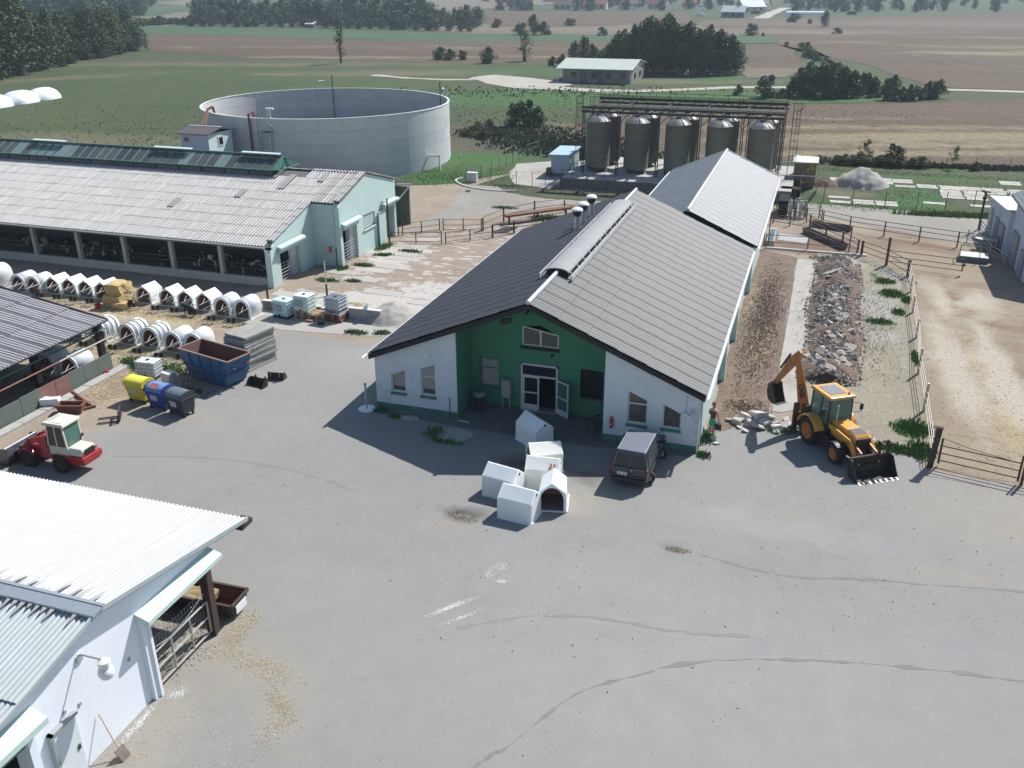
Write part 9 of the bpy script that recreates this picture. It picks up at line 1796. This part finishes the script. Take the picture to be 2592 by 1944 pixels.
hs = [(1268, 25, 6, 5, 2.2, 1.6, .1, 'rooftile', 'pale small house left of the steep brown roof'), (1318, 25, 12, 9, 2.6, 5.0, -.3, 'roof_brown_tile', 'house with a steep dark brown roof'), (1425, 24, 11, 8, 2.6, 3.2, .2, 'roof_brown_tile', 'brown roofed house right of the steep one'), (1508, 23, 14, 9, 2.8, 3.6, .05, 'rooftile', 'long house with faded red roof in the middle'),
      (1590, 22, 9, 8, 2.6, 4.0, .7, 'roof_brown_tile', 'dark gabled house between two red roofs'), (1668, 22, 12, 9, 3.0, 4.2, -.2, 'rooftile', 'red roofed house with a pale gable'), (1300, 6, 12, 8, 3, 3.2, .3, 'rooftile', 'red roof behind the steep brown one'), (1395, 4, 11, 8, 3, 3.5, -.2, 'rooftile', 'red roof above the brown roofed house'), (1470, 5, 12, 8, 3, 3.4, .2, 'rooftile', 'red roof behind the long middle house'),
      (1560, 3, 12, 8, 3, 3.4, -.4, 'rooftile', 'red roof above the dark gabled house'), (1640, 2, 10, 8, 3, 3, .2, 'rooftile', 'red roof behind the pale gable house'), (1745, 18, 9, 7, 2.6, 2.6, .1, 'rooftile', 'small reddish house left of the pale roofs'), (1858, 44, 11, 8, 2.6, 2.6, -.1, 'roof_grey_sheet', 'green walled house with a pale grey roof'),
      (1898, 30, 13, 12, 2.8, 3.6, .5, 'roof_grey_sheet', 'large house with many pale roof planes'), (1925, 22, 10, 9, 3, 3.6, -.2, 'roof_grey_sheet', 'pale roofed house behind the large one'), (2010, 8, 12, 9, 3, 3.6, .2, 'rooftile', 'red roofed house right of the lane'), (2160, 10, 15, 9, 2.8, 3.6, -.15, 'rooftile', 'long red roof left of the right village end'), (2220, 4, 13, 8, 3, 3.4, .1, 'rooftile', 'salmon roof behind the long red one'),
      (2350, 14, 9, 8, 3, 3.6, .6, 'roof_brown_tile', 'gabled house among trees near the right end'), (2400, 6, 9, 8, 3, 3.4, -.4, 'rooftile', 'reddish gabled house near the right end'), (2530, 8, 9, 8, 3, 3.2, .3, 'roof_grey_sheet', 'grey roofed house at the right end'), (2100, -2, 12, 8, 3, 3.2, .2, 'rooftile', 'red roof far behind the right trees'), (2290, -4, 12, 8, 3, 3.2, -.2, 'rooftile', 'red roof on the skyline at the right')]
for px_, py_, w_, d_, h_, rh, rz, rm, lb in hs: make_house(lb, px_, py_, w_, d_, h_, rh, rz, rm, 'house_green' if 'green walled' in lb else 'house')
t = thing('polytunnel', 'long low white polytunnel before the village trees', 'polytunnel', tuple(at(2040, 37)), .02)
for i in range(6): b = MB(); pr = [(2.0*cos(a), 1.7*sin(a)) for a in [pi*j/8 for j in range(9)]]; b.prism(pr, 'x', -10+i*3.4, -10+i*3.4+3.3); b.build('section', 'foil', t, smooth=40)
for k, (px_, py_, lb, m_) in enumerate(((1775, 20, 'white parked trailer left of the pale roofs', 'ibc_white'), (1772, 42, 'small white roofed hut in front of the gardens', 'foil'), (1780, 28, 'white garden shed behind the small hut', 'foil'), (1600, 24, 'white parked car at the village edge', 'ibc_white'), (2155, 38, 'dark stack of crates at the field edge of the village', 'black_plastic'), (1912, 36, 'dark parked car beside the large pale roofed house', 'van_paint'))):
    p = at(px_, py_); t = thing('village_item', lb, lb.split()[2] if k > 9 else ('trailer', 'hut', 'shed', 'car', 'crates', 'car')[k], tuple(p), .1*k); t.name = ('trailer', 'garden_hut', 'garden_shed', 'parked_car', 'crate_stack', 'parked_car')[k]
    b = MB(); b.box(-2.2, 2.2, -1, 1, .25, 1.2); b.build('body', m_, t); b = MB(); b.hexa([(-1.6, -.9, 1.2), (1.5, -.9, 1.2), (1.5, .9, 1.2), (-1.6, .9, 1.2)], [(-1.2, -.8, 1.8), (1.0, -.8, 1.8), (1.0, .8, 1.8), (-1.2, .8, 1.8)]); b.build('upper_part', m_, t)
for i in range(150):
    px_ = r_.uniform(1190, 2680); top = 30 if px_ < 1760 else (34 if px_ < 2250 else 36); py_ = r_.uniform(-16, top-3) if i % 3 else r_.uniform(top-14, top-2)
    if 1940 < px_ < 1975 and py_ > 18 or (1830 < px_ < 1945 and py_ > 30): continue
    if px_ < 1230 and py_ > 10: continue
    p = at(px_, py_); plant('far', p.x, p.y, r_.uniform(4.5, 8.5) if py_ > 5 else r_.uniform(7, 12), 'garden tree among the village houses', 'garden trees of the village', 1.15)
# ---------------------------------------------------------------- air
b = MB(); b.box(-2700, 2700, -500, 2700, -1.2, 24); hz = b.build('haze', 'conc'); hz['kind'] = 'stuff'
hm = bpy.data.materials.new('haze_air'); hm.use_nodes = True; n_ = hm.node_tree.nodes; n_.clear()
vp = n_.new('ShaderNodeVolumePrincipled'); vp.inputs['Color'].default_value = (.72, .84, 1.0, 1); vp.inputs['Density'].default_value = .00026; vp.inputs['Anisotropy'].default_value = .2
mo = n_.new('ShaderNodeOutputMaterial'); hm.node_tree.links.new(vp.outputs[0], mo.inputs['Volume']); hz.data.materials.clear(); hz.data.materials.append(hm)
